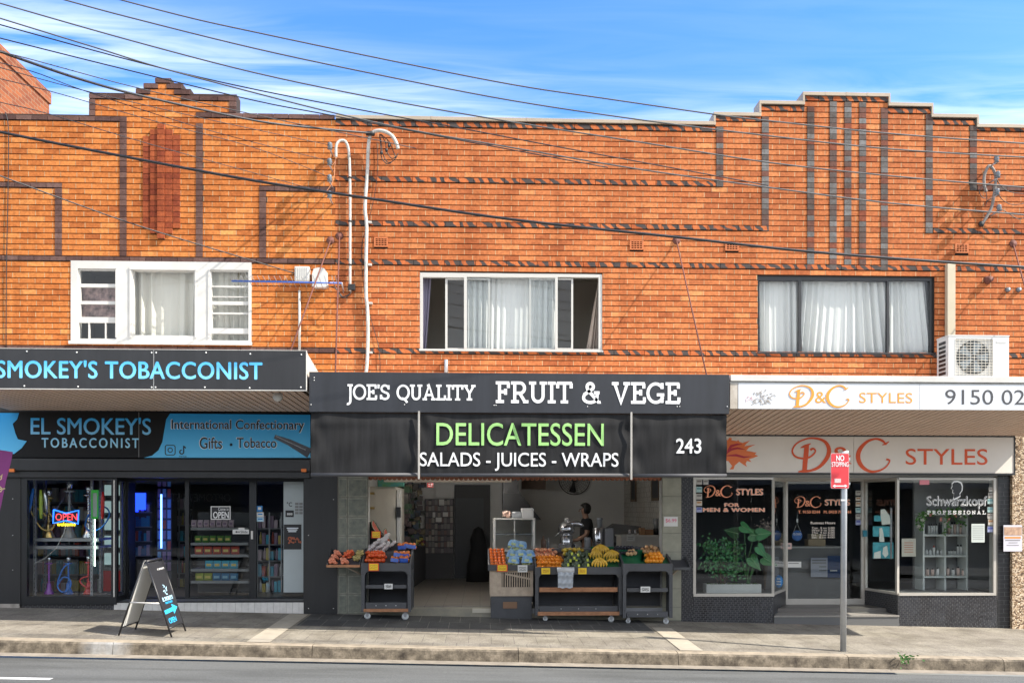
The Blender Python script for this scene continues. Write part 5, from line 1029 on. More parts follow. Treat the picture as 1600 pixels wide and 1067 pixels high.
# salon window writing
Yw = .010
M_ls = mat('salmon_window_letter', (.88, .33, .17), .5); M_lb = mat('pale_letter_edge', (.85, .76, .68), .5)
lw = thing('window_lettering', 'orange salon name for men and women applied to the left display window', 'lettering', (W(1146, 800, Yw).x, Yw, W(1146, 800, Yw).z))
def swt(par, Y, sc, ox, oy):
    for (mm, dd, kk) in ((M_lb, 0, 1.0), ):
        pass
    swash(par, ox, oy, ox+18*sc, oy+19*sc, Y, M_ls, 'D'); swash(par, ox+26*sc, oy, ox+45*sc, oy+19*sc, Y, M_ls, 'C')
    ptext(par, '&', ox+18*sc, oy+7*sc, ox+27*sc, oy+17*sc, Y, M_ls, wt=.02); ptext(par, 'STYLES', ox+50.5*sc, oy+5*sc, ox+93*sc, oy+15.5*sc, Y-.001, M_lb, wt=.05, ex=.001); ptext(par, 'STYLES', ox+51*sc, oy+5.5*sc, ox+92.5*sc, oy+15*sc, Y-.0025, M_ls, wt=.01)
swt(lw, Yw, 1.0, 1099.5, 758)
for s_, r_ in (('FOR', (1131.5, 785.5, 1155, 791.5)), ('MEN & WOMEN', (1098, 793, 1195, 799.5))): ptext(lw, s_, *r_, Yw, M_lb, wt=.06, ex=.002, sp=1.1); ptext(lw, s_, r_[0]+.5, r_[1]+.5, r_[2]-.5, r_[3]-.5, Yw-.0025, M_ls, wt=.02, sp=1.1)
Yd = YDr+.015
ld = thing('window_lettering', 'orange salon name, phone numbers and business hours applied to the glass door', 'lettering', (W(1290, 830, Yd).x, Yd, W(1290, 830, Yd).z))
swt(ld, Yd, .94, 1241, 775)
ptext(ld, 'T. 9150 0244   M. 0410 786 044', 1247, 797, 1330, 802, Yd, M_ls, wt=.03); ptext(ld, 'Business Hours', 1266.5, 814.5, 1305, 818.5, Yd, M_lb, wt=.02)
for k, s_ in enumerate(('Tue  9 to 5:00', 'Wed 9 to 5:00', 'Thu  9 to 6:00', 'Fri   9 to 6:00', 'Sat  8 to 4:00')): ptext(ld, s_, 1268, 823+k*3.6, 1304, 826+k*3.6, Yd, M_lb, wt=.01)
lz = thing('window_lettering', 'white hair brand lettering with a head profile on the right display window', 'lettering', (W(1495, 800, Yw).x, Yw, W(1495, 800, Yw).z))
M_lwo = mat('white_window_vinyl', (.85, .85, .83), .5)
hp = [(1490, 776), (1491, 770), (1488.5, 769), (1489.5, 765), (1486.5, 763.5), (1488.5, 760), (1488, 756.5), (1491, 753.5), (1496, 753), (1501, 755), (1503, 760), (1502.5, 766), (1499, 771), (1500, 774), (1495, 777), (1491, 778.5)]
def off(P, k): c = (sum(p[0] for p in P)/len(P), sum(p[1] for p in P)/len(P)); return [(c[0]+(p[0]-c[0])*k, c[1]+(p[1]-c[1])*k) for p in P]
for P_, m_, y_ in ((off(hp, 1.18), M_lwo, Yw-.002), (hp, M_ink, Yw-.005)): q = [W(*p, y_) for p in P_]; mb = MB(); mb.prism([(p.x, p.z) for p in q], y_, y_+.0015, m_); part(mb, 'head_profile', lz)
ptext(lz, 'Schwarzkopf', 1447.5, 774.5, 1542.5, 795, Yw, M_lwo, wt=.022, ex=.002); ptext(lz, 'Schwarzkopf', 1448, 775, 1542, 794.5, Yw-.0025, M_ink, wt=-.022, ex=.002)
x_ = 1448.5
for ch in 'PROFESSIONAL':
    w_ = 3.2 if ch == 'I' else 5.6; slab(lz, ch, rp(x_, 797.5, x_+w_, 803, Yw), Yw, M_lwo, t=.17); x_ += w_+2.45
# planter with two plants
Yp = .32; pl = thing('planter_box', 'long white planter trough in the left salon window', 'planter', (W(1143, 925, Yp).x, Yp, ZS)); mb = MB(); a, b, c, d = rp(1101, 911.5, 1186, 926, Yp); mb.grid([[a, b, ZS, d]], [], Yp-.12, Yp-.10, M_white); mb.box(a, b, Yp+.10, Yp+.12, ZS, d, M_white); mb.box(a, a+.02, Yp-.098, Yp+.098, ZS, d, M_white); mb.box(b-.02, b, Yp-.098, Yp+.098, ZS, d, M_white); part(mb, 'trough', pl)
mb = MB(); mb.box(a+.022, b-.022, Yp-.098, Yp+.098, ZS, d-.02, mat('moss', (.05, .08, .02), .9)); 
for k in range(160): c_ = Vector((R.uniform(a+.03, b-.03), Yp+R.uniform(-.09, .09), d-.02)); mb.face([c_, c_+Vector((R.uniform(-.03, .03), R.uniform(-.03, .03), R.uniform(.01, .04))), c_+Vector((R.uniform(-.03, .03), R.uniform(-.03, .03), .02))], mat('moss_leaf', (.08, .13, .03), .8))
part(mb, 'moss', pl)
zpt = d-.02
def leafm(n, c): return mat(n, c, .45, var=.2, vs=9)
lf1, lf2, lf3 = leafm('leaf_mid_green', (.045, .17, .045)), leafm('leaf_bright_green', (.05, .22, .07)), leafm('leaf_dark_green', (.02, .085, .03))
bush = thing('leafy_plant', 'bushy plant with small drooping green leaves at the left of the planter', 'plant', (W(1126, 912, Yp).x, Yp, zpt)); mb = MB(); c0 = W(1124, 872, Yp)
stems = []
for k in range(16): e = c0+Vector((R.uniform(-.30, .30), R.uniform(-.15, .12), R.uniform(-.25, .38))); s0 = Vector((W(1128, 912, Yp).x+R.uniform(-.05, .05), Yp, zpt)); m_ = s0.lerp(e, .5)+Vector((0, 0, .12)); mb.tube([s0, m_, e], [.006, .004, .002], mat('brown_stem', (.10, .06, .03), .8), 5); stems.append((m_, e))
part(mb, 'stems', bush); mb = MB()
def leaf(mb, p, dirv, L_, w_, m_, cup=.15):
    d_ = dirv.normalized(); s_ = d_.cross(Vector((R.uniform(-.3, .3), -1, R.uniform(-.2, .4)))).normalized(); n = s_.cross(d_)
    v = [p, p+d_*L_*.35+s_*w_+n*cup*w_, p+d_*L_*.75+s_*w_*.6, p+d_*L_, p+d_*L_*.75-s_*w_*.6, p+d_*L_*.35-s_*w_+n*cup*w_, p+d_*L_*.4-n*.02*L_]
    mb.mesh(v, [(0, 1, 6), (1, 2, 6), (2, 3, 6), (3, 4, 6), (4, 5, 6), (5, 0, 6)], m_)
for k in range(620):
    m_, e = R.choice(stems); p = m_.lerp(e, R.uniform(-.1, 1.15))+Vector((R.gauss(0, .07), R.gauss(0, .06), R.gauss(0, .06)))
    dd = Vector((R.uniform(-1, 1), R.uniform(-.8, .5), R.uniform(-1.2, .3))); leaf(mb, p, dd, R.uniform(.05, .085), R.uniform(.014, .022), R.choice((lf1, lf1, lf2, lf3)))
part(mb, 'foliage', bush)
ele = thing('broadleaf_plant', 'plant with tall stalks and large heart shaped leaves at the right of the planter', 'plant', (W(1165, 912, Yp).x, Yp, zpt))
def heart(px, py, ang, sz, Y, tilt, m_):
    """a big arrow-heart leaf: blade pointing along ang in the window plane, tilted in depth"""
    c = W(px, py, Y); ca, sa = math.cos(ang), math.sin(ang); prof = [(-.32, 0), (-.5, .22), (-.42, .42), (-.2, .52), (.1, .48), (.4, .34), (.72, .14), (1.0, 0)]
    P = [(u, v) for u, v in prof]+[(u, -v) for u, v in prof[-2:0:-1]]; mb = MB(); vs = []; N = len(P)
    for ring in (1.0, .6):
        for u, v in P:
            u2, v2 = u*ring, v*ring; y = Y+tilt*v2*sz+.25*abs(v2)*sz*.6+.06*math.sin(9*u)*ring*sz*(1 if abs(v) > .2 else 0)*.5
            vs.append((c.x+(u2*ca-v2*sa)*sz, y, c.z+(u2*sa+v2*ca)*sz))
    vs.append((c.x, Y, c.z)); fs = [(i, (i+1) % N, N+(i+1) % N, N+i) for i in range(N)]+[(N+i, N+(i+1) % N, 2*N) for i in range(N)]
    mb.mesh(vs, fs, m_, True)
    mv = mat('leaf_vein', (.20, .36, .16), .5)
    mb.ribbon([(c.x-.3*ca*sz, c.z-.3*sa*sz), (c.x+.95*ca*sz, c.z+.95*sa*sz)], [.01, .004], Y-.012, .002, mv)
    part(mb, 'leaf', ele); return c
HL = [(1163, 824, -.5, .22, .22, .6, lf2), (1178, 836, -.1, .25, .25, .3, lf1), (1190, 834, .1, .24, .22, .2, lf2), (1188, 858, -.9, .22, .16, .5, lf2), (1177, 876, -.9, .25, .2, .3, lf1), (1198, 874, -.5, .25, .24, .2, lf1), (1148, 832, 2.9, .24, .3, .4, lf3), (1154, 858, 3.6, .16, .3, .3, lf3)]
mb2 = MB(); st0 = W(1168, 912, Yp); st0.z = zpt
for h in HL:
    c = heart(h[0], h[1], h[2], h[3]*.82, h[4], h[5], h[6]); s0 = st0+Vector((R.uniform(-.04, .04), R.uniform(-.03, .03), 0)); mb2.tube([s0, s0.lerp(c, .5)+Vector((-.02, 0, .08)), c], [.009, .007, .004], mat('green_stalk', (.09, .22, .08), .5), 6)
part(mb2, 'stalks', ele)
fl_ = thing('dried_flowers', 'spray of small dried flowers behind the large leaves', 'flowers', (W(1195, 850, .5).x, .5, ZS)); mb = MB(); mm = mat('dusty_petal', (.35, .28, .24), .9)
for k in range(120): mb.ball(W(R.gauss(1198, 8), R.gauss(823, 6), .5+R.uniform(-.05, .05)), R.uniform(.007, .014), mm, (1, 1, 1), 5, 4)
part(mb, 'petals', fl_); mb = MB(); 
for k in range(5): mb.tube([Vector((W(1195, 900, .5).x, .5, ZS)), W(1190+4*k, 826, .5)], .003, mat('brown_stem', (.1, .06, .03), .8), 5)
part(mb, 'stems', fl_)
# stickers on the salon glass
def stick(lst, Y, lb, grp):
    for (x0, y0, x1, y1), cc in lst:
        mb = MB(); mb.pbox(x0, y0, x1, y1, Y-.002, .003, mat('sticker_%d' % cc, [(.42, .40, .36), (.35, .50, .48), (.55, .50, .42), (.30, .33, .50)][cc], .5)); mb.pbox(x0+1.2, y0+1.2, x1-1.2, (y0+y1)/2, Y-.004, .0015, mat('sticker_print_%d' % cc, [(.20, .18, .16), (.15, .3, .32), (.40, .20, .08), (.08, .10, .32)][cc], .5))
        tag(mb.build('sticker'), lb, 'sticker', grp)
stick([((1088, 749, 1097, 757), 0), ((1099, 749, 1107, 757), 0), ((1088, 760, 1097, 769), 1), ((1088, 771, 1097, 780), 0), ((1088, 782, 1097, 790), 2), ((1088, 792, 1097, 800), 3)], Yw-.001, 'small pale trade sticker down the left edge of the left salon window', 'stickers at the left edge of the left salon window')
stick([((1337, 766, 1345, 774), 0), ((1337, 776, 1345, 782), 2), ((1337, 784, 1345, 791), 2), ((1337, 793, 1345, 801), 1), ((1337, 803, 1345, 811), 0), ((1337, 812, 1345, 820), 3)], Yd-.001, 'small pale trade sticker down the right edge of the salon door glass', 'stickers at the right edge of the salon door')
stick([((1545, 761, 1552, 768), 0), ((1544, 770, 1553, 778), 0), ((1543, 779, 1553, 787), 1), ((1543, 792, 1553, 800), 1), ((1543, 802, 1552, 810), 0), ((1544, 811, 1553, 820), 2), ((1543, 822, 1553, 831), 3)], Yw-.001, 'small pale trade sticker down the right edge of the right salon window', 'stickers at the right edge of the right salon window')
def card(q, Y, m_, lb, lines=(), ml=None, cat='notice', dep=.004):
    o = thing('notice', lb, cat, (W((q[0]+q[2])/2, q[3], Y).x, Y, W((q[0]+q[2])/2, q[3], Y).z)); mb = MB(); mb.pbox(*q, Y-dep, dep-.001, m_); part(mb, 'sheet', o)
    if lines:
        mb = MB()
        for (x0, y0, x1, y1) in lines: mb.pbox(x0, y0, x1, y1, Y-dep-.002, .0015, ml or mat('grey_print', (.22, .22, .22), .6))
        part(mb, 'print', o)
    return o
card((1228, 877, 1252, 886), Yd, M_paper, 'white landscape notice at the left of the salon door', [(1232, 879, 1248, 880.3)])
card((1227.5, 848, 1237, 857.5), Yd, mat('pink_card', (.62, .42, .38), .6), 'small pink card at the left edge of the salon door', [(1229, 850, 1235, 854)])
card((1267, 871, 1293, 901), Yd+.6, mat('grey_blue_sheet', (.36, .37, .42), .6), 'printed grey sheet on the front of the salon counter', [(1269, 874, 1291, 876), (1269, 878, 1291, 880), (1280, 884, 1291, 886), (1280, 890, 1291, 892)])
card((1293, 868, 1316, 902), Yd+.62, mat('navy_poster', (.02, .05, .14), .6), 'dark navy poster behind the sign pole on the salon counter', [(1297, 890, 1308, 892)], M_paper)
card((1409, 841, 1431, 869), .55, mat('cream_card', (.58, .54, .45), .6), 'cream card with red printed lines in the splayed right window', [(1413, 847+k*3.6, 1427, 848+k*3.6) for k in range(5)], mat('red_print', (.5, .15, .08), .6))
card((1518, 818, 1538.5, 847), Yw-.0, mat('pale_green_sheet', (.55, .60, .56), .6), 'pale ruled sheet taped inside the right salon window', [(1520, 821+k*3, 1537, 821.6+k*3) for k in range(8)])
card((1437, 747, 1452, 757), Yw, mat('pink_label', (.68, .22, .26), .5), 'small pink label at the top left corner of the right salon window')
fy = card((1568, 820, 1597, 861), -.062, mat('flyer_lavender', (.62, .60, .66), .6), 'colour flyer pasted on the pebbled pier', [(1571, 843, 1594, 844.5), (1576, 847, 1590, 848), (1573, 851, 1592, 852)]); mb = MB(); mb.pbox(1569, 823, 1596.5, 836, -.0685, .002, mat('flyer_picture', (.30, .17, .12), .6, col2=(.62, .42, .28), vs=14)); mb.pbox(1570, 838, 1595, 841, -.0685, .002, mat('flyer_orange', (.75, .28, .08), .6)); part(mb, 'picture', fy)
ct = card((1037.5, 807, 1059, 822), -.009, M_paper, 'white card with pink handwritten price on the right tiled pillar'); ptext(ct, '$6.99', 1040, 810, 1057, 816.5, -.0132, mat('pink_ink', (.70, .10, .22), .6)); 
# counter and goods in the salon
cn = thing('salon_counter', 'dark reception counter with pale top behind the salon door', 'counter', (W(1270, 930, 1.6).x, 1.6, SF)); mb = MB(); a, b, c, d = rp(1196, 856, 1316, 935, 1.6); mb.box(a, b, 1.6, 2.1, SF, d, M_sw); part(mb, 'body', cn); mb = MB(); mb.box(a-.03, b+.03, 1.57, 2.13, d+.002, d+.03, M_sw2); part(mb, 'top', cn)
zc = d+.031
for (x0, y0, x1, y1, cc, lb) in ((1263, 845, 1290, 856, (.42, .32, .20), 'cardboard box lower on the salon counter'), (1268, 836, 1286, 844, (.50, .42, .30), 'smaller cardboard box stacked on the salon counter')):
    mb = MB(); a, b, c, d = rp(x0, y0, x1, y1, 1.7); mb.box(a, b, 1.7, 1.9, zc if y1 > 850 else zc+.13, (zc+.125) if y1 > 850 else zc+.22, mat('card_%d' % y0, cc, .8), bev=.004); tag(mb.build('cardboard_box'), lb, 'box')
hs_ = thing('hanging_sign', 'round blue sign hanging by a cord inside the salon door', 'sign', (W(1246, 845, Yd+.02).x, Yd+.02, W(1246, 845, Yd+.02).z)); c = W(1245.5, 836.5, Yd+.02); mb = MB(); mb.lathe([(0, -.008), (pxm(8, YDr), -.008), (pxm(8.5, YDr), 0), (0, .001)], c, mat('blue_disc', (.03, .11, .33), .5), 24, 'y'); part(mb, 'disc', hs_)
mb = MB(); mb.tube([W(1240, 830, Yd+.02), W(1245.5, 817, Yd+.02), W(1251, 830, Yd+.02)], .003, M_paper, 5); mb.tube([W(1245.5, 817, Yd+.02), W(1246, 798, Yd+.02)], .003, M_steel, 5); mb.box(c.x-.012, c.x+.012, c.y-.01, c.y+.005, W(1246, 816, Yd).z, W(1246, 810, Yd).z, M_paper); part(mb, 'cord', hs_)
ptext(hs_, 'CLOSED', 1239, 832.5, 1252, 835.5, c.y-.0085, M_paper); 
ov = thing('oval_sticker', 'blue oval sticker low on the splayed salon window', 'sticker', (W(1217, 918, .62).x, .6, W(1217, 918, .62).z)); c = W(1217, 908, .60); mb = MB(); mb.lathe([(0, -.006), (pxm(6.4, .6), -.006), (pxm(6.6, .6), 0)], (c.x, c.y, c.z), mat('oval_blue', (.02, .18, .45), .4), 20, 'y')
for v in mb.bm.verts: v.co.z = c.z+(v.co.z-c.z)*1.55
part(mb, 'oval', ov); mb = MB(); 
for k in range(3): mb.pbox(1213.5+(k == 0), 903+k*4.2, 1220.5-(k == 0), 904.8+k*4.2, .591, .002, M_paper)
part(mb, 'print', ov)
# shelving with hair products
Ysh = .62; hs2 = thing('product_shelves', 'white cube shelving of hair products in the right salon window', 'shelf', (W(1478, 926, Ysh).x, Ysh, ZS)); M_shw = mat('white_shelf', (.58, .60, .57), .5)
for px in (1443.5, 1477, 1511): mb = MB(); q = W(px, 850, Ysh).x; mb.box(q-.015, q+.015, Ysh, Ysh+.28, ZS, W(px, 806, Ysh).z, M_shw); part(mb, 'upright', hs2)
for py in (803.5, 836, 868.5, 901): mb = MB(); a, b, c, d = rp(1442, py-1.4, 1512.5, py+1.4, Ysh); mb.box(a, b, Ysh-.004, Ysh+.284, c, d, M_shw); part(mb, 'shelf', hs2)
def bottle(px, py, h, w_, m1, m2, lb, grp):
    c = W(px, py, Ysh+.1); r_ = pxm(w_, Ysh)/2; H_ = pxm(h, Ysh); mb = MB(); mb.lathe([(0, 0), (r_, 0), (r_, H_*.8), (r_*.5, H_*.84)], c, m1, 12); b = mb.build('product_bottle'); tag(b, lb, 'bottle', grp); mb = MB(); mb.lathe([(r_*.55, H_*.83), (r_*.55, H_), (0, H_)], c, m2, 10); part(mb, 'cap', b)
M_bw, M_bk, M_bpk = mat('white_bottle', (.60, .60, .58), .3), mat('black_bottle', (.02, .02, .022), .25), mat('pink_bottle', (.58, .42, .36), .3)
for k in range(4): bottle(1451.5+k*3.9, 834.5, 17, 3.4, M_bw, M_bk, 'white bottle with black cap in the top left cube of the salon shelves', 'white bottles in the top left cube')
for k in range(2): bottle(1467.5+k*3.6, 834.5, 19, 3.2, M_bk, M_bk, 'black bottle in the top left cube of the salon shelves', 'black bottles in the top left cube')
for k in range(6): bottle(1483+k*4.4, 834.5, 18+R.uniform(-1, 1.5), 3.9, M_bw if k % 2 else M_bpk, M_bk if k % 3 else M_bw, 'pale bottle in the top right cube of the salon shelves', 'pale bottles in the top right cube')
for k in range(5): bottle(1448+k*5.6, 867, 9 if k != 2 else 15, 4, M_bw, mat('red_cap', (.5, .06, .04), .4) if k == 2 else M_shw, 'small white tub in the middle left cube of the salon shelves' if k != 2 else 'white tube with red print standing among small tubs', 'small tubs in the middle left cube' if k != 2 else None)
for k in range(6): bottle(1483+k*4.6, 867, 8 if k < 3 else 17, 4, M_bw, M_bk, 'short white bottle in the middle right cube of the salon shelves' if k < 3 else 'tall white bottle in the middle right cube of the salon shelves', 'short bottles in the middle right cube' if k < 3 else 'tall bottles in the middle right cube')
for k in range(8): bottle(1449+k*8, 899.5, 14+R.uniform(-3, 3), 5, R.choice((M_bw, M_bpk)), M_bk, 'bottle in the bottom row of the salon shelves', 'bottles in the bottom row')
vn = thing('hanging_vine', 'trailing vine with pink and white flowers over the top of the salon shelves', 'plant', (W(1478, 803, Ysh-.05).x, Ysh-.05, W(1478, 803, Ysh).z)); mb = MB(); mf = MB(); M_pk, M_wf = mat('pink_petal', (.60, .25, .20), .8), mat('white_petal', (.62, .58, .52), .8); lv = leafm('vine_leaf', (.10, .24, .05))
drops = [(1436, 808, 22), (1443, 800, 12), (1452, 799, 8), (1477, 800, 38), (1465, 797, 8), (1490, 800, 14), (1502, 800, 26), (1484, 797, 6), (1497, 796, 8), (1441, 806, 18)]
for (x, y, dl) in drops:
    for k in range(26): p = W(x+R.gauss(0, 3.2), y-3+R.uniform(0, dl), Ysh-.05+R.uniform(-.05, .04)); leaf(mb, p, Vector((R.uniform(-1, 1), R.uniform(-1, .2), R.uniform(-1, .3))), R.uniform(.04, .07), R.uniform(.013, .022), lv)
for (x, y, pk) in ((1441, 812, 0), (1436, 822, 0), (1471, 811, 1), (1482, 812, 1), (1493, 805, 1), (1501, 805, 0), (1447, 803, 0), (1477, 818, 0), (1455, 803, 1)):
    for k in range(8): mf.ball(W(x+R.uniform(-2.5, 2.5), y+R.uniform(-2.5, 2.5), Ysh-.09), .014, M_pk if pk else M_wf, (1, .5, 1), 6, 4)
part(mb, 'leaves', vn); part(mf, 'blossoms', vn)
# teal picture stand (plain shapes)
ts = thing('picture_stand', 'narrow stand of teal hair style pictures in the splayed right window', 'poster', (W(1381, 873, .75).x, .75, W(1381, 873, .75).z)); mb = MB(); a, b, c, d = rp(1363, 796, 1397, 873, .75); tl = mat('teal_print', (.10, .55, .62), .5, col2=(.04, .24, .30), vs=7)
for (x0, y0, x1, y1) in ((1364, 822, 1392, 838), (1366, 805, 1391, 814), (1364, 847, 1396, 872)): mb.pbox(x0, y0, x1, y1, .75, .012, tl)
part(mb, 'pictures', ts); mb = MB(); mp2 = mat('pale_print', (.80, .82, .74), .6)
for P_ in ([(1376, 796), (1382, 795), (1390, 805), (1392, 818), (1378, 820), (1376, 806)], [(1374, 825), (1378, 824), (1380, 832), (1382, 846), (1374, 846)], [(1366, 863), (1376, 860), (1376, 872), (1365, 872)], [(1380, 855), (1386, 852), (1388, 866), (1383, 871), (1379, 865)]): q = [W(*p, .745) for p in P_]; mb.prism([(p.x, p.z) for p in q], .742, .748, mp2)
part(mb, 'pale_shapes', ts); mb = MB(); mb.pbox(1391, 793, 1394, 873, .74, .01, M_steel); part(mb, 'rail', ts)
# ------------------------------------------------------------------ fruit shop interior
xa, xb = XJ+.21, XD-.04
m = bpy.data.materials.new('shop_floor_tile'); m.use_nodes = True; t = m.node_tree; p = t.nodes['Principled BSDF']; p.inputs['Roughness'].default_value = .35
tcn = nd(t, 'ShaderNodeTexCoord'); br = nd(t, 'ShaderNodeTexBrick'); br.offset = 0; br.inputs['Scale'].default_value = 1; br.inputs['Brick Width'].default_value = .3; br.inputs['Row Height'].default_value = .3; br.inputs['Mortar Size'].default_value = .004
br.inputs['Color1'].default_value = (.24, .22, .19, 1); br.inputs['Color2'].default_value = (.20, .18, .16, 1); br.inputs['Mortar'].default_value = (.06, .055, .05, 1); t.links.new(tcn.outputs['Object'], br.inputs['Vector']); t.links.new(br.outputs['Color'], p.inputs['Base Color']); M_sft = m
mb = MB(); mb.box(xa, xb, .12, 6.2, FZ-.3, FZ, M_sft); part(mb, 'shop_floor', bldB)
mb = MB(); a, b = xF0, W(840, 950).x; mb.box(xF0, xF1, -.0, .119, -.4, FZ-.012, mat('worn_stone_sill', (.20, .19, .16), .7, col2=(.30, .27, .20), vs=5)); mb.box(W(738, 950).x, W(770, 950).x, -.02, -.001, FZ-.09, FZ-.02, mat('pale_plaster_patch', (.48, .44, .36), .9)); mb.box(W(775, 950).x, xF1, -.02, -.001, FZ-.10, FZ-.02, M_steel); part(mb, 'threshold', bldB)
M_wwall = mat('off_white_wall', (.58, .57, .54), .8, var=.06, vs=1.5); M_gwall = mat('grey_back_wall', (.68, .68, .66), .85, var=.06, vs=1.2)
YBk = 5.9
mb = MB(); mb.box(xa, xb, YBk, YBk+.1, FZ, 3.3, M_gwall); mb.box(xa, xb, .245, YBk-.003, 3.2, 3.3, M_wwall); mb.box(xa, xa+.05, .3, YBk-.003, FZ, 3.197, M_wwall); part(mb, 'shop_wall', bldB)
wt = brickmat('white_wall_tile', [(0, (.55, .54, .50)), (1, (.62, .61, .57))], .3, .02)
fnR = lambda u, y, v: Vector((xb-.02+y, u, v)); mb = MB(); mb.grid([[.3, YBk-.003, FZ, 3.19]], [], .002, .03, M_gro, fnR); bricks(mb, [[.3, YBk-.003, FZ, 3.19]], [], FZ, 3.19, -.002, wt, M_gro, .2, .1, .004, .003, fnR); part(mb, 'tiled_side_wall', bldB)
for (y0, y1, lb) in ((1.9, 2.6, 'dark framed picture nearer the street on the tiled side wall'), (4.3, 4.9, 'dark framed picture deeper in the shop on the tiled side wall')):
    o = thing('wall_picture', lb, 'picture', (xb-.03, (y0+y1)/2, 2.0)); mb = MB(); mb.grid([[y0, y1, 1.9, 2.5]], [[y0+.05, y1-.05, 1.95, 2.45]], -.03, -.004, mat('brown_frame', (.14, .09, .05), .5), fnR); part(mb, 'frame', o); mb = MB(); mb.grid([[y0+.05, y1-.05, 1.95, 2.45]], [], -.018, -.006, M_dk, fnR); part(mb, 'picture', o)
# back doorway with dark room
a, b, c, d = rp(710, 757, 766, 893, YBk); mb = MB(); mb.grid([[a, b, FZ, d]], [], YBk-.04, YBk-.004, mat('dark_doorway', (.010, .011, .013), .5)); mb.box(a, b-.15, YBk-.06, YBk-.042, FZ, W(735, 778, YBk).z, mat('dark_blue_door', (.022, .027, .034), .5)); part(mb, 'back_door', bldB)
# scalloped trim and batten lamp
mb = MB(); a, b, c, d = rp(575, 744, 1034, 750.5, .05); n = 62
mb.box(a, b, .03, .12, d-.03, 2.75, mat('rusty_brown_trim', (.24, .09, .05), .8, var=.3, vs=15))
for k in range(n): x_ = a+(b-a)*(k+.5)/n; mb.lathe([(0, 0), ((b-a)/n*.48, 0), ((b-a)/n*.48, .06), (0, .06)], (x_, .04, d-.03), mat('rusty_brown_trim', (.24, .09, .05), .8), 10, 'y')
part(mb, 'scalloped_trim', bldB)
bt = thing('batten_light', 'long white fluorescent batten above the fruit shop entry', 'light', (W(715, 751, .5).x, .5, W(715, 753, .5).z)); mb = MB(); a, b, c, d = rp(600, 746.5, 799, 753, .5); mb.box(a, b, .46, .54, c, d, mat('cream_batten', (.70, .64, .54), .5), bev=.01); part(mb, 'body', bt); mb = MB(); mb.tube([(a+.75, .575, c+.03), (b-.05, .575, c+.03)], .016, mat('hidden_fill_tube', (.8, .8, .75), .4, emit=(1, .97, .92), es=32), 8); part(mb, 'tube', bt)  # glowing tube tucked behind the body, added to brighten the shop interior
# cold room at the left
cr = thing('cold_room', 'cream cold room panel with door hinges just inside the left pillar', 'fridge', (W(597, 900, .9).x, .9, FZ)); mb = MB(); a, b, c, d = rp(560, 760, 618, 930, .9); M_cold = mat('cream_panel', (.50, .46, .39), .5, var=.05, vs=1); mb.box(XJ+.27, b, .9, 2.6, FZ, d, M_cold, bev=.008); part(mb, 'panel', cr)
mb = MB(); mb.pbox(620, 765, 625, 930, .92, .4, M_alu); part(mb, 'jamb', cr)
for py in (770.5, 793.5): mb = MB(); mb.pbox(574, py-1.6, 585, py+1.6, .86, .038, M_brass); part(mb, 'hinge', cr)
mb = MB(); mb.pbox(619, 792, 626, 808, .88, .036, M_blackf); part(mb, 'latch', cr)
mb = MB(); a, b, c, d = rp(590, 749, 631, 760, .8); mb.box(a, b, .8, .9, c, d, mat('teal_banner', (.05, .22, .26), .6, col2=(.10, .26, .06), vs=12)); tag(mb.build('shop_banner'), 'small teal and green picture panel above the cold room', 'banner')
# wall racks of packets at the back left
rk = thing('packet_rack', 'tall rack of hanging grey packets on the back wall of the fruit shop', 'shelf', (W(690, 890, 5.6).x, 5.6, FZ)); mb = MB(); a, b, c, d = rp(664, 757, 709, 895, 5.7); mb.box(a, b, 5.7, 5.85, FZ, W(690, 779, 5.7).z, M_dk); part(mb, 'board', rk)
mb = MB(); gm = [mat('packet_grey_%d' % i, c_, .4) for i, c_ in enumerate(((.20, .18, .18), (.12, .10, .11), (.28, .25, .22), (.16, .10, .09)))]
for r_ in range(9):
    for k in range(9): q = rp(665+k*4.8, 781+r_*9.4, 669+k*4.8, 788.4+r_*9.4, 5.66); mb.box(q[0], q[1], 5.64, 5.69, q[2], q[3]+R.uniform(-.02, .02), R.choice(gm))
part(mb, 'packets', rk)
for (x0, y0, x1, y1) in ((681, 762, 700, 777), (686, 780, 694, 789), (681, 808, 690, 815), (676, 800, 680, 808), (692, 800, 700, 807)): mb = MB(); mb.pbox(x0, y0, x1, y1, 5.6, .01, M_paper); part(mb, 'price_card', rk)
gd = thing('goods_rack', 'crowded dark rack of goods along the left side of the fruit shop', 'shelf', (W(640, 890, 3.2).x, 3.2, FZ)); mb = MB(); fnL = None
xL = W(626, 900, 1.2).x; xR_ = W(664, 880, 5.4).x
mb.prism([(XJ+.3, 2.7), (xL-.0, 2.7), (xR_, 5.6), (XJ+.3, 5.6)], FZ, FZ+.75, M_dk, lambda u, y, v: Vector((u, v, y))); part(mb, 'base', gd)
mb = MB(); gcol = [mat('goods_%d' % i, c_, .5) for i, c_ in enumerate(((.03, .07, .03), (.05, .03, .03), (.10, .09, .08), (.03, .05, .08), (.14, .11, .06), (.02, .02, .02)))]
for k in range(170):
    f = R.random(); x_ = xL+(xR_-xL)*f-R.uniform(0, .3); y_ = 2.75+2.8*f; z_ = R.uniform(1.1, 2.35); mb.box(x_-.06, x_+.06, y_-.05, y_+.05, z_-R.uniform(.05, .14), z_, R.choice(gcol), rot=None)
tag(part(mb, 'hanging_goods', gd), kind='stuff')
mb = MB()
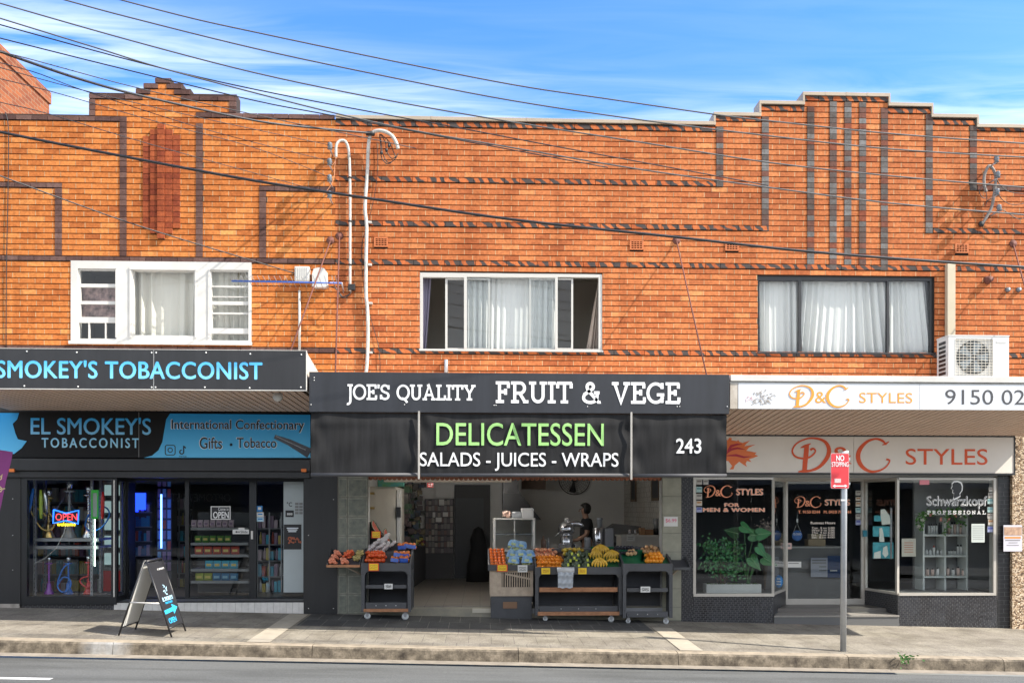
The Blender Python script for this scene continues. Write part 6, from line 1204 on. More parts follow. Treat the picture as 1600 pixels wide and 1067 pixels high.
for k in range(60): f = R.random(); mb.ball((xL+(xR_-xL)*f-R.uniform(0, .3), 2.75+2.8*f, FZ+.80+R.uniform(0, .12)), R.uniform(.04, .06), R.choice((mat('pale_green_fruit', (.30, .34, .10), .5), mat('yellow_fruit', (.5, .38, .10), .5), mat('purple_fruit', (.16, .05, .07), .5), gcol[0])), (1, 1, .9), 8, 6)
part(mb, 'loose_fruit', gd)
mb = MB(); mb.pbox(667.5, 754, 677, 761, 2.2, .02, M_rh); mb.pbox(669, 755.4, 676, 756.6, 2.196, .003, M_paper); mb.pbox(669, 758, 676, 759.4, 2.196, .003, M_paper); tag(mb.build('hanging_card'), 'small red and white card hanging high in the left of the fruit shop', 'card')
dp = thing('covered_stand', 'dark draped stand in front of the back door of the fruit shop', 'stand', (W(747, 893, 5.0).x, 5.0, FZ)); mb = MB(); c_ = W(747, 893, 5.0); H_ = W(747, 822, 5.0).z-FZ
mb.lathe([(.26, 0), (.24, H_*.3), (.17, H_*.6), (.18, H_*.75), (.1, H_*.95), (0, H_)], (c_.x, 5.0, FZ), mat('black_cloth', (.008, .008, .009), .9), 18); part(mb, 'cover', dp)
# fan on back wall
fx = W(897.5, 748, YBk-.12); fan = thing('wall_fan', 'large black round fan mounted high on the back wall of the fruit shop', 'fan', (fx.x, fx.y, fx.z)); r_ = pxm(24.5, YBk-.12); mb = MB()
for k in range(8): rr = r_*(k+1)/8; mb.tube([fx+Vector((rr*math.cos(a), -.09*(1-(rr/r_)**2), rr*math.sin(a))) for a in [i*math.pi/14 for i in range(29)]], .010 if k == 7 else .004, M_blackf, 5)
for k in range(24): a = k*math.pi/12; mb.tube([fx+Vector((.05*math.cos(a), -.09, .05*math.sin(a))), fx+Vector((r_*math.cos(a), 0, r_*math.sin(a)))], .003, M_blackf, 5)
part(mb, 'cage', fan); mb = MB(); mb.lathe([(0, -.05), (.06, -.05), (.07, .06), (0, .07)], fx, M_blackf, 12, 'y')
for k in range(3):
    a = k*2.09+.4; P = [(.05, -.4), (.9, -.35), (.95, .1), (.85, .35), (.3, .25)]
    mb.mesh([fx+Vector((r_*.95*u*math.cos(a+v*.8), .02+.03*v, r_*.95*u*math.sin(a+v*.8))) for u, v in P], [(0, 1, 2, 3, 4)], mat('fan_blade', (.03, .03, .033), .4))
part(mb, 'blades', fan)
# range hood, shelf of papers above
hd_ = thing('extraction_hood', 'dark sloping extraction hood with flue over the juice counter', 'hood', (W(817, 800, 3.4).x, 3.4, W(817, 812, 3.4).z)); mb = MB(); A, B, C_, D_ = W(786, 810, 3.4), W(846, 812, 3.4), W(812, 770, 3.4), W(786, 770, 3.4); mb.prism([(A.x, A.z), (B.x, B.z), (C_.x, C_.z), (D_.x, D_.z)], 3.4, 4.3, mat('hood_black', (.02, .02, .022), .3)); part(mb, 'canopy', hd_); mb = MB(); mb.box(D_.x, C_.x-.02, 3.45, 4.2, C_.z+.003, 3.19, mat('hood_black', (.02, .02, .022), .3)); part(mb, 'flue', hd_)
mb = MB(); a, b, c, d = rp(815, 735, 853, 764, 4.6); mb.box(a, b, 4.6, 4.7, c, d, mat('brown_board', (.10, .065, .045), .7)); tag(mb.build('menu_board'), 'brown board on the wall between the hood and the fan', 'board')
# counters
ct_ = thing('juice_counter', 'long juice counter behind the fruit trolleys', 'counter', (W(920, 930, 1.2).x, 1.2, FZ)); a, b = W(840, 880, 1.0).x, W(962, 880, 1.0).x; zc = W(890, 856, 1.2).z; mb = MB(); mb.box(a, b, 1.0, 1.55, FZ, zc-.035, M_dk); part(mb, 'body', ct_); mb = MB(); mb.box(a-.02, b+.02, .97, 1.58, zc-.033, zc, M_steel); part(mb, 'top', ct_)
c2 = thing('serving_counter', 'white panelled serving counter at the right side of the fruit shop', 'counter', (W(1000, 930, 1.9).x, 1.9, FZ)); a, b, c, d = rp(971, 836, 1031, 858, 1.7); mb = MB(); mb.box(a, b, 1.7, 2.3, FZ, d-.03, mat('cream_counter', (.52, .50, .46), .5)); part(mb, 'body', c2); mb = MB(); mb.box(a-.02, b+.04, 1.67, 2.34, d-.028, d, mat('pale_counter_top', (.60, .58, .54), .4)); part(mb, 'top', c2); z2 = d
cardn = card((979, 835, 992, 845), 1.665, M_paper, 'white scalloped card hanging on the front of the serving counter', [(981, 838, 990, 839), (981, 841, 989, 842)])
for (x0, x1, h, lb) in ((1001, 1008, .13, 'brown carton at the left of a pair on the serving counter'), (1009, 1021, .10, 'wider brown carton at the right end of the serving counter')): mb = MB(); A, B = W(x0, 836, 1.85).x, W(x1, 836, 1.85).x; mb.box(A, B, 1.85, 2.05, z2, z2+h, mat('carton', (.30, .16, .08), .8, var=.1, vs=8), bev=.004); tag(mb.build('carton'), lb, 'box')
for k, px in enumerate((984, 993)): c_ = W(px, 836, 1.95); mb = MB(); mb.lathe([(.028, 0), (.036, .1), (.03, .1), (.024, .01)], (c_.x, 1.95, z2), M_chr, 12); tag(mb.build('steel_cup'), 'small steel cup standing on the serving counter', 'cup', 'steel cups on the serving counter')
mx_ = thing('blender_jug', 'clear blender jug on dark base at the end of the serving counter', 'blender', (W(1026, 836, 2.1).x, 2.1, z2)); c_ = W(1026, 836, 2.1); mb = MB(); mb.lathe([(.07, 0), (.075, .08), (.06, .12)], (c_.x, 2.1, z2), M_blackf, 14); part(mb, 'base', mx_); mb = MB(); mb.lathe([(.05, .12), (.075, .30), (.07, .30), (.045, .13)], (c_.x, 2.1, z2), M_clr, 14); part(mb, 'jug', mx_)
bm_ = thing('black_tray_machine', 'low black machine with sloping lid beside the serving counter', 'machine', (W(955, 850, 2.4).x, 2.4, FZ+.9)); mb = MB(); P = [W(*p, 2.4) for p in ((940, 845), (942, 830), (962, 818), (1002, 822), (1000, 832), (975, 836), (972, 848))]; mb.prism([(p.x, p.z) for p in P], 2.4, 2.8, mat('grey_plastic', (.13, .13, .13), .5)); part(mb, 'body', bm_); mb = MB(); mb.box(P[0].x, P[3].x, 2.45, 2.75, FZ, P[0].z, M_dk); part(mb, 'stand', bm_)
# juicers
jz = zc
def juicer1():
    Y = 1.2; c = W(888, 850, Y).x; s = 1/(F/(14+Y)); t = thing('juicer', 'stainless steel juicer with a long curved spout on the counter', 'juicer', (c, Y, jz)); H = lambda py: W(888, py, Y).z
    mb = MB(); mb.box(W(872, 850, Y).x, W(898, 850, Y).x, Y-.14, Y+.16, jz, H(849), M_chr, bev=.015); part(mb, 'base', t)
    mb = MB(); cx = W(885, 850, Y).x; mb.lathe([(11*s, H(849.5)), (10.5*s, H(846)), (9.5*s, H(836)), (10.5*s, H(834))], (cx, Y, 0), M_chr, 24); part(mb, 'motor_body', t)
    mb = MB(); mb.lathe([(9*s, H(834)), (12.5*s, H(832)), (13*s, H(826)), (12*s, H(820)), (8*s, H(817)), (7*s, H(815.5))], (cx, Y, 0), M_chr, 24); part(mb, 'bowl', t)
    mb = MB(); q = W(890, 818, Y); mb.tube([(cx, Y, H(817)), (W(893, 818, Y).x, Y, H(817.5)), (W(902, 818, Y).x, Y, H(817.5)), (W(908, 818, Y).x, Y, H(820)), (W(910, 818, Y).x, Y, H(823))], [5*s, 5*s, 5*s, 4*s, 3*s], M_chr, 12); part(mb, 'spout', t)
    mb = MB(); mb.lathe([(3.5*s, H(815)), (3.5*s, H(810)), (2.5*s, H(809))], (W(885.5, 810, Y).x, Y, 0), M_trimw, 14); part(mb, 'pusher', t)
    mb = MB(); mb.tube([W(876, 830, Y-.1), W(868, 837, Y-.12)], .008, M_chr, 8); part(mb, 'lever', t)
    mb = MB(); mb.lathe([(0, -.012), (3.2*s, -.012), (3.2*s, 0)], (W(894, 851, Y).x, Y-.14, H(851.5)), M_blackf, 14, 'y'); part(mb, 'switch', t)
juicer1()
def juicer2():
    Y = 1.25; t = thing('juicer', 'tall brushed steel juicer with feed chute and a grey pulp bin beside it', 'juicer', (W(940, 855, Y).x, Y, jz)); s = (14+Y)/F; H = lambda py: W(935, py, Y).z; cx = W(934.5, 850, Y).x
    mb = MB(); mb.lathe([(8.4*s, jz), (8.6*s, H(845)), (8.4*s, H(825)), (6*s, H(822.5))], (cx, Y, 0), M_chr, 24); part(mb, 'body', t)
    mb = MB(); mb.lathe([(4.2*s, H(822.5)), (4.2*s, H(812)), (5*s, H(811.5)), (5*s, H(809)), (2*s, H(808))], (W(937, 815, Y).x, Y, 0), M_clr, 16); part(mb, 'chute', t)
    mb = MB(); mb.box(W(944, 850, Y).x, W(958, 850, Y).x, Y-.1, Y+.12, jz, H(824.5), mat('grey_bin', (.20, .20, .21), .4), bev=.02); part(mb, 'pulp_bin', t)
    mb = MB(); mb.lathe([(0, -.006), (2*s, -.006), (2*s, 0)], (cx, Y-8.6*s, H(843)), M_blackf, 12, 'y'); part(mb, 'badge', t)
juicer2()
for (px, py, w_, h_, m_, lb) in ((849, 853, 8, 20, mat('brown_bottle', (.20, .12, .09), .3), 'brown squeeze bottle with pump on the juice counter'), (856.5, 853, 4, 16, M_clr, 'slim clear bottle beside the brown squeeze bottle'), (918, 856, 10, 17, M_clr, 'clear plastic tub between the two juicers')):
    c_ = W(px, 850, 1.15).x; s = (15.15)/F; mb = MB(); mb.lathe([(w_/2*s, 0), (w_/2*s, h_*.65*s), (w_/5*s if w_ < 9 else w_/1.9*s, h_*.75*s), (w_/6*s if w_ < 9 else w_/1.9*s, h_*s)], (c_, 1.15, jz), m_, 14); tag(mb.build('bottle' if w_ < 9 else 'plastic_tub'), lb, 'bottle' if w_ < 9 else 'tub')
# glass display cabinet on left counter
Yv = .75; dc = thing('food_display_case', 'small glass food display case with steel frame beside the entry', 'display case', (W(803, 855, Yv).x, Yv, W(803, 856, Yv).z)); a, b, c, d = rp(771, 811.5, 836, 858, Yv)
mb = MB(); M_case = mat('steel_case_frame', (.60, .58, .54), .35, .3)
for x_ in (a, b-.035):
    for y_ in (Yv, Yv+.42): mb.box(x_, x_+.035, y_, y_+.03, c, d, M_case)
mb.box(a-.005, b+.005, Yv-.005, Yv+.455, d+.001, d+.025, M_case); mb.box(a, b, Yv, Yv+.45, c-.04, c-.001, M_case); q = W(804, 830, Yv).x; mb.box(q-.008, q+.008, Yv+.005, Yv+.02, c, d, M_case); part(mb, 'frame', dc)
mb = MB(); mb.box(a+.04, b-.04, Yv+.012, Yv+.016, c, d, M_glass2); part(mb, 'glass', dc); mb = MB(); z_ = W(803, 835, Yv).z; mb.box(a+.04, b-.04, Yv+.05, Yv+.40, z_, z_+.012, M_chr); part(mb, 'shelf', dc)
mb = MB(); mb.box(a, b, Yv, Yv+.45, FZ, c-.043, M_dk); tag(mb.build('low_cupboard'), 'dark low cupboard carrying the glass food display case', 'cupboard')
for (x0, y0, x1, y1, m_, lb) in ((784, 798, 799, 810.5, mat('pink_pastry', (.40, .27, .22), .7), 'bag of pink pastries on top of the display case'), (800, 801, 815, 811, M_clr, 'flat clear container on top of the display case'), (815, 795.5, 834, 811, mat('cloudy_plastic', (.40, .40, .40), .3), 'larger cloudy container at the right on top of the display case')):
    A, B, C_, D_ = rp(x0, y0, x1, y1, Yv+.1); mb = MB(); 
    if 'pastries' in lb:
        for k in range(22): mb.ball((R.uniform(A+.03, B-.03), Yv+.2+R.uniform(-.08, .08), d+.05+R.uniform(0, max(.01, D_-C_-.06))), .035, m_, (1, 1, .8), 7, 5)
    else: mb.box(A, B, Yv+.1, Yv+.36, d+.026, d+.026+(D_-C_), m_, bev=.015)
    tag(mb.build('food_container'), lb, 'container')
# ------------------------------------------------------------------ the shopkeeper
def skin(name, P, E, parent, m, root=0, sub=2):
    me = bpy.data.meshes.new(name); me.from_pydata([p[:3] for p in P], E, []); o = bpy.data.objects.new(name, me); COL.objects.link(o)
    sk = o.modifiers.new('s', 'SKIN'); sl = me.skin_vertices[0].data
    for i, p in enumerate(P): sl[i].radius = (p[3], p[4] if len(p) > 4 else p[3]); sl[i].use_root = (i == root)
    sb = o.modifiers.new('b', 'SUBSURF'); sb.levels = sub; sb.render_levels = sub
    dg = bpy.context.evaluated_depsgraph_get(); me2 = bpy.data.meshes.new_from_object(o.evaluated_get(dg)); bpy.data.objects.remove(o)
    me2.materials.clear(); me2.materials.append(m)
    for f in me2.polygons: f.use_smooth = True; f.material_index = 0
    o = bpy.data.objects.new(name, me2); COL.objects.link(o); o.parent = parent; o.location = (0, 0, 0); return o
Yp_ = 2.3; pc = W(917, 880, Yp_); per = thing('person', 'person in black top with short dark hair turned to the left behind the juicers', 'person', (pc.x, Yp_, FZ))
hz = W(917, 787.5, Yp_).z-FZ   # standing height
k = hz/1.70; M_skin = mat('shaded_skin', (.28, .16, .11), .6); M_blk = mat('black_clothing', (.010, .010, .012), .85); M_hair = mat('dark_hair', (.008, .007, .007), .6)
def S(P): return [(p[0]*k, p[1]*k, p[2]*k)+tuple(q*k for q in p[3:]) for p in P]
bodyP = S([(0, 0, .92, .125, .10), (0, 0, 1.10, .12, .095), (-.01, 0, 1.30, .165, .115), (-.02, 0, 1.42, .10, .08), (-.03, 0, 1.48, .055, .055), (-.05, 0, 1.57, .078, .072), (-.055, 0, 1.64, .075, .07),
 (0, -.17, 1.37, .065), (-.03, -.22, 1.12, .046), (-.20, -.16, 1.02, .036), (-.27, -.14, 1.02, .028),
 (0, .17, 1.37, .065), (-.02, .22, 1.12, .046), (-.18, .18, 1.0, .036), (-.25, .16, 1.0, .028),
 (0, -.09, .80, .095), (.0, -.10, .47, .062), (.02, -.10, .09, .042), (-.13, -.11, .04, .035), (0, .09, .80, .095), (.02, .10, .47, .062), (.04, .10, .09, .042), (-.10, .11, .04, .035)])
bodyE = [(0, 1), (1, 2), (2, 3), (3, 4), (4, 5), (5, 6), (2, 7), (7, 8), (8, 9), (9, 10), (2, 11), (11, 12), (12, 13), (13, 14), (0, 15), (15, 16), (16, 17), (17, 18), (0, 19), (19, 20), (20, 21), (21, 22)]
for side, wi in ((-1, 10), (1, 14)):
    wx, wy, wz = bodyP[wi][0]/k, bodyP[wi][1]/k, bodyP[wi][2]/k
    for f in range(5):
        dy = (f-1.5)*.022 if f < 4 else -side*.05; n = len(bodyP); ln = (.078, .088, .08, .062, .05)[f]; sx_ = .055 if f < 4 else .02
        bodyP += S([(wx-sx_, wy+dy, wz-.005, .009), (wx-sx_-ln*.6, wy+dy*1.1, wz-.02, .0085), (wx-sx_-ln, wy+dy*1.1, wz-.05, .007)]); bodyE += [(wi, n), (n, n+1), (n+1, n+2)]
skin('body', bodyP, bodyE, per, M_skin)
skin('shirt', S([(0, 0, .92, .165, .135), (0, 0, 1.10, .152, .122), (-.01, 0, 1.30, .182, .132), (-.015, 0, 1.41, .12, .1), (0, -.17, 1.37, .08), (-.02, -.21, 1.18, .064), (0, .17, 1.37, .08), (-.015, .21, 1.18, .064)]), [(0, 1), (1, 2), (2, 3), (2, 4), (4, 5), (2, 6), (6, 7)], per, M_blk)
skin('trousers', S([(0, 0, .93, .16, .13), (0, -.09, .80, .11), (0, -.10, .47, .08), (.02, -.10, .10, .062), (0, .09, .80, .11), (.02, .10, .47, .08), (.04, .10, .10, .062)]), [(0, 1), (1, 2), (2, 3), (0, 4), (4, 5), (5, 6)], per, M_blk)
mb = MB(); bp = Vector((pc.x, Yp_, FZ)); mb.ball(bp+Vector((-.03*k, 0, 1.615*k)), .115*k, M_hair, (1.0, .88, 1.0), 16, 12, .03); 
for v in mb.bm.verts:
    d_ = v.co-(bp+Vector((-.03*k, 0, 1.615*k)))
    if d_.x < -.05*k and d_.z < .045*k: v.co.x += .07*k
part(mb, 'hair', per)
mb = MB(); hp_ = bp+Vector((-.055*k, 0, 1.585*k)); mb.mesh([hp_+Vector(q)*k for q in ((-.085, -.012, -.005), (-.085, .012, -.005), (-.112, 0, -.022), (-.082, 0, .03), (-.085, 0, -.03))], [(0, 2, 3), (1, 3, 2), (0, 4, 2), (1, 2, 4)], M_skin); 
for sy in (-1, 1): mb.ball(hp_+Vector((-.072, sy*.03, .02))*k, .009*k, M_blackf, (1, 1, 1), 6, 5); mb.ball(hp_+Vector((.01, sy*.078, 0))*k, .026*k, M_skin, (.7, .35, 1.2), 8, 6)
mb.box(hp_.x-.082*k, hp_.x-.076*k, hp_.y-.022*k, hp_.y+.022*k, hp_.z-.055*k, hp_.z-.047*k, mat('lips', (.25, .09, .08), .6)); part(mb, 'face', per)
# ------------------------------------------------------------------ fruit trolleys
M_tr = mat('charcoal_trolley_paint', (.060, .062, .068), .55, var=.18, vs=4, bump=.15, bs=30); M_trd = mat('trolley_inner_panel', (.055, .056, .064), .6, var=.15, vs=3); M_wd = mat('worn_orange_wood', (.34, .16, .08), .8, var=.25, vs=12); M_tan = mat('pale_weathered_wood', (.42, .34, .26), .8, var=.2, vs=10)
M_whl = mat('pale_castor_wheel', (.48, .50, .50), .4)
def castor(par, x, y, z, r=.05, ang=0):
    mb = MB(); mb.lathe([(.0, -.016), (r, -.016), (r*1.02, 0), (r, .016), (0, .016)], (x, y, z+r), M_whl, 16, 'x' if ang else 'y'); o = part(mb, 'castor', par)
    mb = MB(); mb.box(x-.022, x+.022, y-.024, y-.018, z+r, z+r*2.3, M_steel); mb.box(x-.022, x+.022, y+.018, y+.024, z+r, z+r*2.3, M_steel); mb.box(x-.03, x+.03, y-.03, y+.03, z+r*2.3+.001, z+r*2.3+.008, M_steel); mb.lathe([(0, -.021), (.012, -.021), (.012, .021), (0, .021)], (x, y, z+r), M_steel, 8, 'y'); part(mb, 'bracket', o)
def trolley(x0, x1, yt, ya, yr, yb, ywheel, Y, dep, ybk, label, wood_mid=False, wood_bot=True):
    """yt top of apron, ya bottom of apron, yr mid rail (top,bottom), yb bottom board (top,mid,bottom), pixel rows at the front face"""
    xm = (x0+x1)/2; Z = lambda py: W(xm, py, Y).z; a, b = W(x0, 920, Y).x, W(x1, 920, Y).x; zw = gz((a+b)/2, Y)
    t = thing('fruit_trolley', label, 'trolley', ((a+b)/2, Y+dep/2, zw)); zt, zb = Z(yt), Z(yb[2]); zback = WP(xm, ybk, Vector((0, Y+dep, 0)), Vector((0, 1, 0))).z
    # front apron with rounded lower corners
    lw = pxm(7, Y); za = Z(ya); r_ = .05; P = [(a, zt), (b, zt), (b, za-.05), (b-lw, za-.05)]+[(b-lw-r_*(1-math.cos(q)), za-.05+r_*math.sin(q)) for q in [i*math.pi/10 for i in range(1, 6)]]+[(a+lw+r_*(1-math.cos(q)), za-.05+r_*math.sin(q)) for q in [i*math.pi/10 for i in range(5, 0, -1)]]+[(a+lw, za-.05), (a, za-.05)]
    mb = MB(); mb.prism(P, Y, Y+.03, M_tr); part(mb, 'apron', t)
    for (u, y_) in ((a, Y), (b-lw*.8, Y), (a, Y+dep-.06), (b-lw*.8, Y+dep-.06)):
        mb = MB(); mb.box(u+.004, u+lw*.8, y_+.032 if y_ > Y else y_+.002, y_+.06, zb, (za-.052) if y_ == Y else zback-.03, M_tr); 
        for q in (.12, .17, .22):
            if y_ == Y: mb.lathe([(0, -.003), (.007, -.003), (.007, .002)], (u+lw*.4, Y+.002, zb+q), M_blackf, 6, 'y')
        part(mb, 'leg', t)
    for (u, nm) in ((a, 0), (b-.025, 1)):
        mb = MB(); mb.prism([(Y+.032, zt-.12), (Y+dep, zback-.12), (Y+dep, zback), (Y+.032, zt)], u, u+.025, M_tr, lambda p_, q_, r2: Vector((q_, p_, r2))); part(mb, 'side_board', t)
    mb = MB(); mb.box(a+.026, b-.026, Y+dep-.02, Y+dep, zback-.12, zback, M_tr); part(mb, 'back_board', t)
    mb = MB(); mb.mesh([(a+.026, Y+.032, zt-.08), (b-.026, Y+.032, zt-.08), (b-.026, Y+dep-.021, zback-.08), (a+.026, Y+dep-.021, zback-.08), (a+.026, Y+.032, zt-.095), (b-.026, Y+.032, zt-.095), (b-.026, Y+dep-.021, zback-.095), (a+.026, Y+dep-.021, zback-.095)], [(0, 1, 2, 3), (4, 5, 6, 7), (0, 1, 5, 4), (2, 3, 7, 6), (1, 2, 6, 5), (0, 3, 7, 4)], M_trd); part(mb, 'bed', t)
    mb = MB(); mb.box(a+lw, b-lw, Y+.02, Y+.05, Z(yr[1]), Z(yr[0]), M_wd if wood_mid else M_tr); mb.box(a+lw, b-lw, Y+.051, Y+dep-.1, Z(yr[1])+.01, Z(yr[1])+.03, M_trd); part(mb, 'middle_shelf', t)
    mb = MB(); mb.box(a+lw, b-lw, Y+dep-.09, Y+dep-.07, zb, zback-.13, M_trd); mb.box(a+.01, a+.025, Y+.062, Y+dep-.065, zb, zt-.125, M_trd); mb.box(b-.025, b-.01, Y+.062, Y+dep-.065, zb, zt-.125, M_trd); part(mb, 'inner_panel', t)
    mb = MB(); mb.box(a+lw, b-lw, Y+.01, Y+.04, Z(yb[1]), Z(yb[0]), M_tr); 
    if wood_bot: mb.box(a+lw*.6, b-lw*.6, Y-.004, Y+.05, zb, Z(yb[1])-.002, M_wd)
    mb.box(a+lw, b-lw, Y+.051, Y+dep-.1, Z(yb[1]), Z(yb[1])+.02, M_trd)
    for q in range(3): c_ = W(x0+(x1-x0)*(.3+.2*q), (yb[0]+yb[1])/2, Y); mb.lathe([(0, -.004), (.007, -.004), (.007, .001)], (c_.x, Y+.01, c_.z), M_screw, 6, 'y')
    part(mb, 'bottom_board', t)
    for (fx_, yy) in ((.12, Y+.06), (.88, Y+.06), (.14, Y+dep-.1), (.86, Y+dep-.1)):
        x_ = a+(b-a)*fx_; g_ = gz(x_, yy); r_ = max(.03, (zb-g_)/2.45); castor(t, x_, yy, g_, r_, 0)
    p0 = Vector(((a+b)/2, Y+.03, zt-.08)); p1 = Vector(((a+b)/2, Y+dep-.02, zback-.08)); nrm = Vector((1, 0, 0)).cross(p1-p0).normalized()
    return t, p0, nrm
t1, q1, n1_ = trolley(564, 642, 879.5, 892, (913.5, 919), (941, 950.5, 955.5), 966, -.5, .62, 850, 'charcoal trolley of tomatoes, garlic and bagged carrots left of the entry')
t3, q3, n3_ = trolley(836, 972, 885.5, 897, (917.5, 924.5), (946.5, 955, 961), 970, -.3, .62, 857, 'wide charcoal trolley of mandarins, apples, avocados and bananas', True)
t4, q4, n4_ = trolley(973, 1051, 880, 892, (918.5, 924.5), (955, 964, 965), 974, -.38, .62, 854, 'charcoal trolley of oranges, onions and dark plums at the right of the stall row', False, False)
# small wooden stand
Y2 = -.12; a, b, c, d = rp(765, 891, 833, 951, Y2); st = thing('fruit_stand', 'weathered wooden cupboard stand with slatted door under a tilted tray', 'stand', ((a+b)/2, Y2+.3, c)); mb = MB()
M_lat = mat('dark_lattice', (.03, .022, .018), .8); z_ = W(800, 931, Y2).z; d1_ = W(800, 889, Y2).z
mb.grid([[a, b, z_, d1_]], [rp(784, 894, 828, 917, Y2)], Y2, Y2+.025, M_tan); mb.box(a, b, Y2+.026, Y2+.55, z_-.001, d1_, M_lat); q = rp(784, 894, 828, 917, Y2); 
for k in range(12): x_ = q[0]+(q[1]-q[0])*(k+.5)/12; mb.box(x_-.008, x_+.008, Y2+.006, Y2+.018, q[2], q[3], M_tan)
q = W(789, 896, Y2); q2 = W(833, 905, Y2); mb.ribbon([(q.x, q.z), (q2.x, q2.z)], .03, Y2-.006, .005, M_tan); part(mb, 'cupboard', st)
mb = MB(); mb.box(a+.02, b-.02, Y2+.03, Y2+.5, gz(a, 0)-.02, z_-.003, M_tr); mb.pbox(786, 940, 808, 950, Y2+.01, .018, mat('brown_cardboard', (.22, .13, .08), .9)); part(mb, 'base', st)
a, b, c, d = rp(762.5, 882, 834, 891, Y2-.05); zbk = W(798, 857, Y2+.5).z; mb = MB(); mb.box(a, b, Y2-.05, Y2-.025, c, d, M_tr); mb.mesh([(a, Y2-.024, c+.02), (b, Y2-.024, c+.02), (b, Y2+.5, zbk-.07), (a, Y2+.5, zbk-.07), (a, Y2-.024, c), (b, Y2-.024, c), (b, Y2+.5, zbk-.09), (a, Y2+.5, zbk-.09)], [(0, 1, 2, 3), (4, 5, 6, 7), (0, 1, 5, 4), (2, 3, 7, 6), (1, 2, 6, 5), (0, 3, 7, 4)], M_trd)
for u in (a, b-.02): mb.prism([(Y2-.024, c), (Y2+.5, zbk-.09), (Y2+.5, zbk), (Y2-.024, d)], u, u+.02, M_tr, lambda p_, q_, r2: Vector((q_, p_, r2)))
part(mb, 'tray', st); q2_ = Vector(((a+b)/2, Y2-.02, c+.02)); v_ = Vector((0, .52, zbk-.07-c-.02)); n2_ = Vector((1, 0, 0)).cross(v_).normalized()
# side trays
def side_tray(x0, x1, y0, y1, Y, dep, label, ybk, lipright=False):
    a, b, c, d = rp(x0, y0, x1, y1, Y); zb_ = W((x0+x1)/2, ybk, Y+dep).z; t = thing('side_tray', label, 'tray', ((a+b)/2, Y+dep/2, c)); mb = MB(); mb.box(a, b, Y, Y+.02, c, d, M_wd if not lipright else M_tr)
    mb.mesh([(a, Y+.021, c+.015), (b, Y+.021, c+.015), (b, Y+dep, zb_), (a, Y+dep, zb_), (a, Y+.021, c), (b, Y+.021, c), (b, Y+dep, zb_-.015), (a, Y+dep, zb_-.015)], [(0, 1, 2, 3), (4, 5, 6, 7), (0, 1, 5, 4), (2, 3, 7, 6), (1, 2, 6, 5), (0, 3, 7, 4)], M_trd)
    for u in (a, b-.015): mb.prism([(Y+.021, c), (Y+dep, zb_-.015), (Y+dep, zb_+.05), (Y+.021, d+.03)], u, u+.015, M_tr, lambda p_, q_, r2: Vector((q_, p_, r2)))
    part(mb, 'tray', t); mb = MB(); mb.tube([((b if not lipright else a), Y+dep*.6, c-.14), ((a+b)/2, Y+dep*.5, c-.002)], .014, M_tan, 6); part(mb, 'bracket', t)
    p0 = Vector((0, Y+.02, c+.015)); v_ = Vector((0, dep-.02, zb_-c-.015)); return p0, Vector((1, 0, 0)).cross(v_).normalized()
q5, n5 = side_tray(510, 562.5, 882, 886, -.48, .45, 'wooden side tray of bagged produce fixed to the left trolley', 862)
q6, n6 = side_tray(1052, 1079, 886, 890, -.32, .45, 'empty dark side tray at the right end of the stall row', 868, True)
# ------------------------------------------------------------------ produce
def fruit_mesh(name, r, m, sc=(1, 1, .92), seg=12):
    mb = MB(); mb.ball((0, 0, 0), r, m, sc, seg, 8); b = mb.build(name, origin=(0, 0, 0)); return b
def scatter(proto, pts, plane, lift, label, cat, grp, jit=.002):
    for i, (px, py, layer) in enumerate(pts):
        o = proto if i == 0 else proto.copy()
        if i: COL.objects.link(o)
        p = WP(px, py, plane[0]+plane[1]*(lift+layer), plane[1]); o.location = p+Vector((R.uniform(-jit, jit), R.uniform(-jit, jit), 0)); o.rotation_euler = (R.uniform(-.5, .5), R.uniform(-.5, .5), R.uniform(0, 6)); s_ = R.uniform(.93, 1.06); o.scale = (s_, s_, s_); tag(o, label, cat, grp)
        for ch in (proto.children if i else []): c2 = ch.copy(); COL.objects.link(c2); c2.parent = o
def fm(n, c, c2, vs=12, rough=.4): return mat(n, c, rough, col2=c2, vs=vs)
def gridpts(x0, y0, x1, y1, nx, ny, lay=0.0, sk=0.0, drop=0.0): return [(x0+(x1-x0)*(i+.5+(.5 if j % 2 else 0)*1)/(nx+.5)+sk*j+R.uniform(-.5, .5), y0+(y1-y0)*(j+.5)/ny+R.uniform(-.4, .4), lay) for j in range(ny) for i in range(nx) if R.random() >= drop]
P3, P4, P1, P2 = (q3, n3_), (q4, n4_), (q1, n1_), (q2_, n2_)
mand = fruit_mesh('mandarin', .031, fm('mandarin_peel', (.82, .30, .02), (.72, .20, .01)))
scatter(mand, gridpts(837, 869, 880, 887, 8, 5, .0)+gridpts(841, 867, 876, 881, 6, 3, .045), P3, .035, 'orange mandarin heaped at the front left of the wide trolley', 'mandarin', 'mandarins on the wide trolley')
ap = fruit_mesh('apple', .037, fm('apple_skin', (.55, .12, .09), (.62, .34, .16), 9)); scatter(ap, gridpts(833, 857, 870, 869, 6, 3)+gridpts(836, 856, 866, 862, 4, 1, .05), P3, .04, 'pink red apple heaped at the back left of the wide trolley', 'apple', 'apples on the wide trolley')
yl = fruit_mesh('yellow_fruit', .038, fm('mango_skin', (.62, .34, .03), (.40, .36, .05), 7)); scatter(yl, gridpts(876, 857, 916, 868, 6, 2)+gridpts(880, 856, 912, 861, 4, 1, .05), P3, .04, 'yellow green fruit in the row behind the bagged avocados', 'fruit', 'yellow fruit on the wide trolley')
M_av = fm('avocado_skin', (.03, .055, .02), (.10, .13, .08), 14, .35); mb = MB(); 
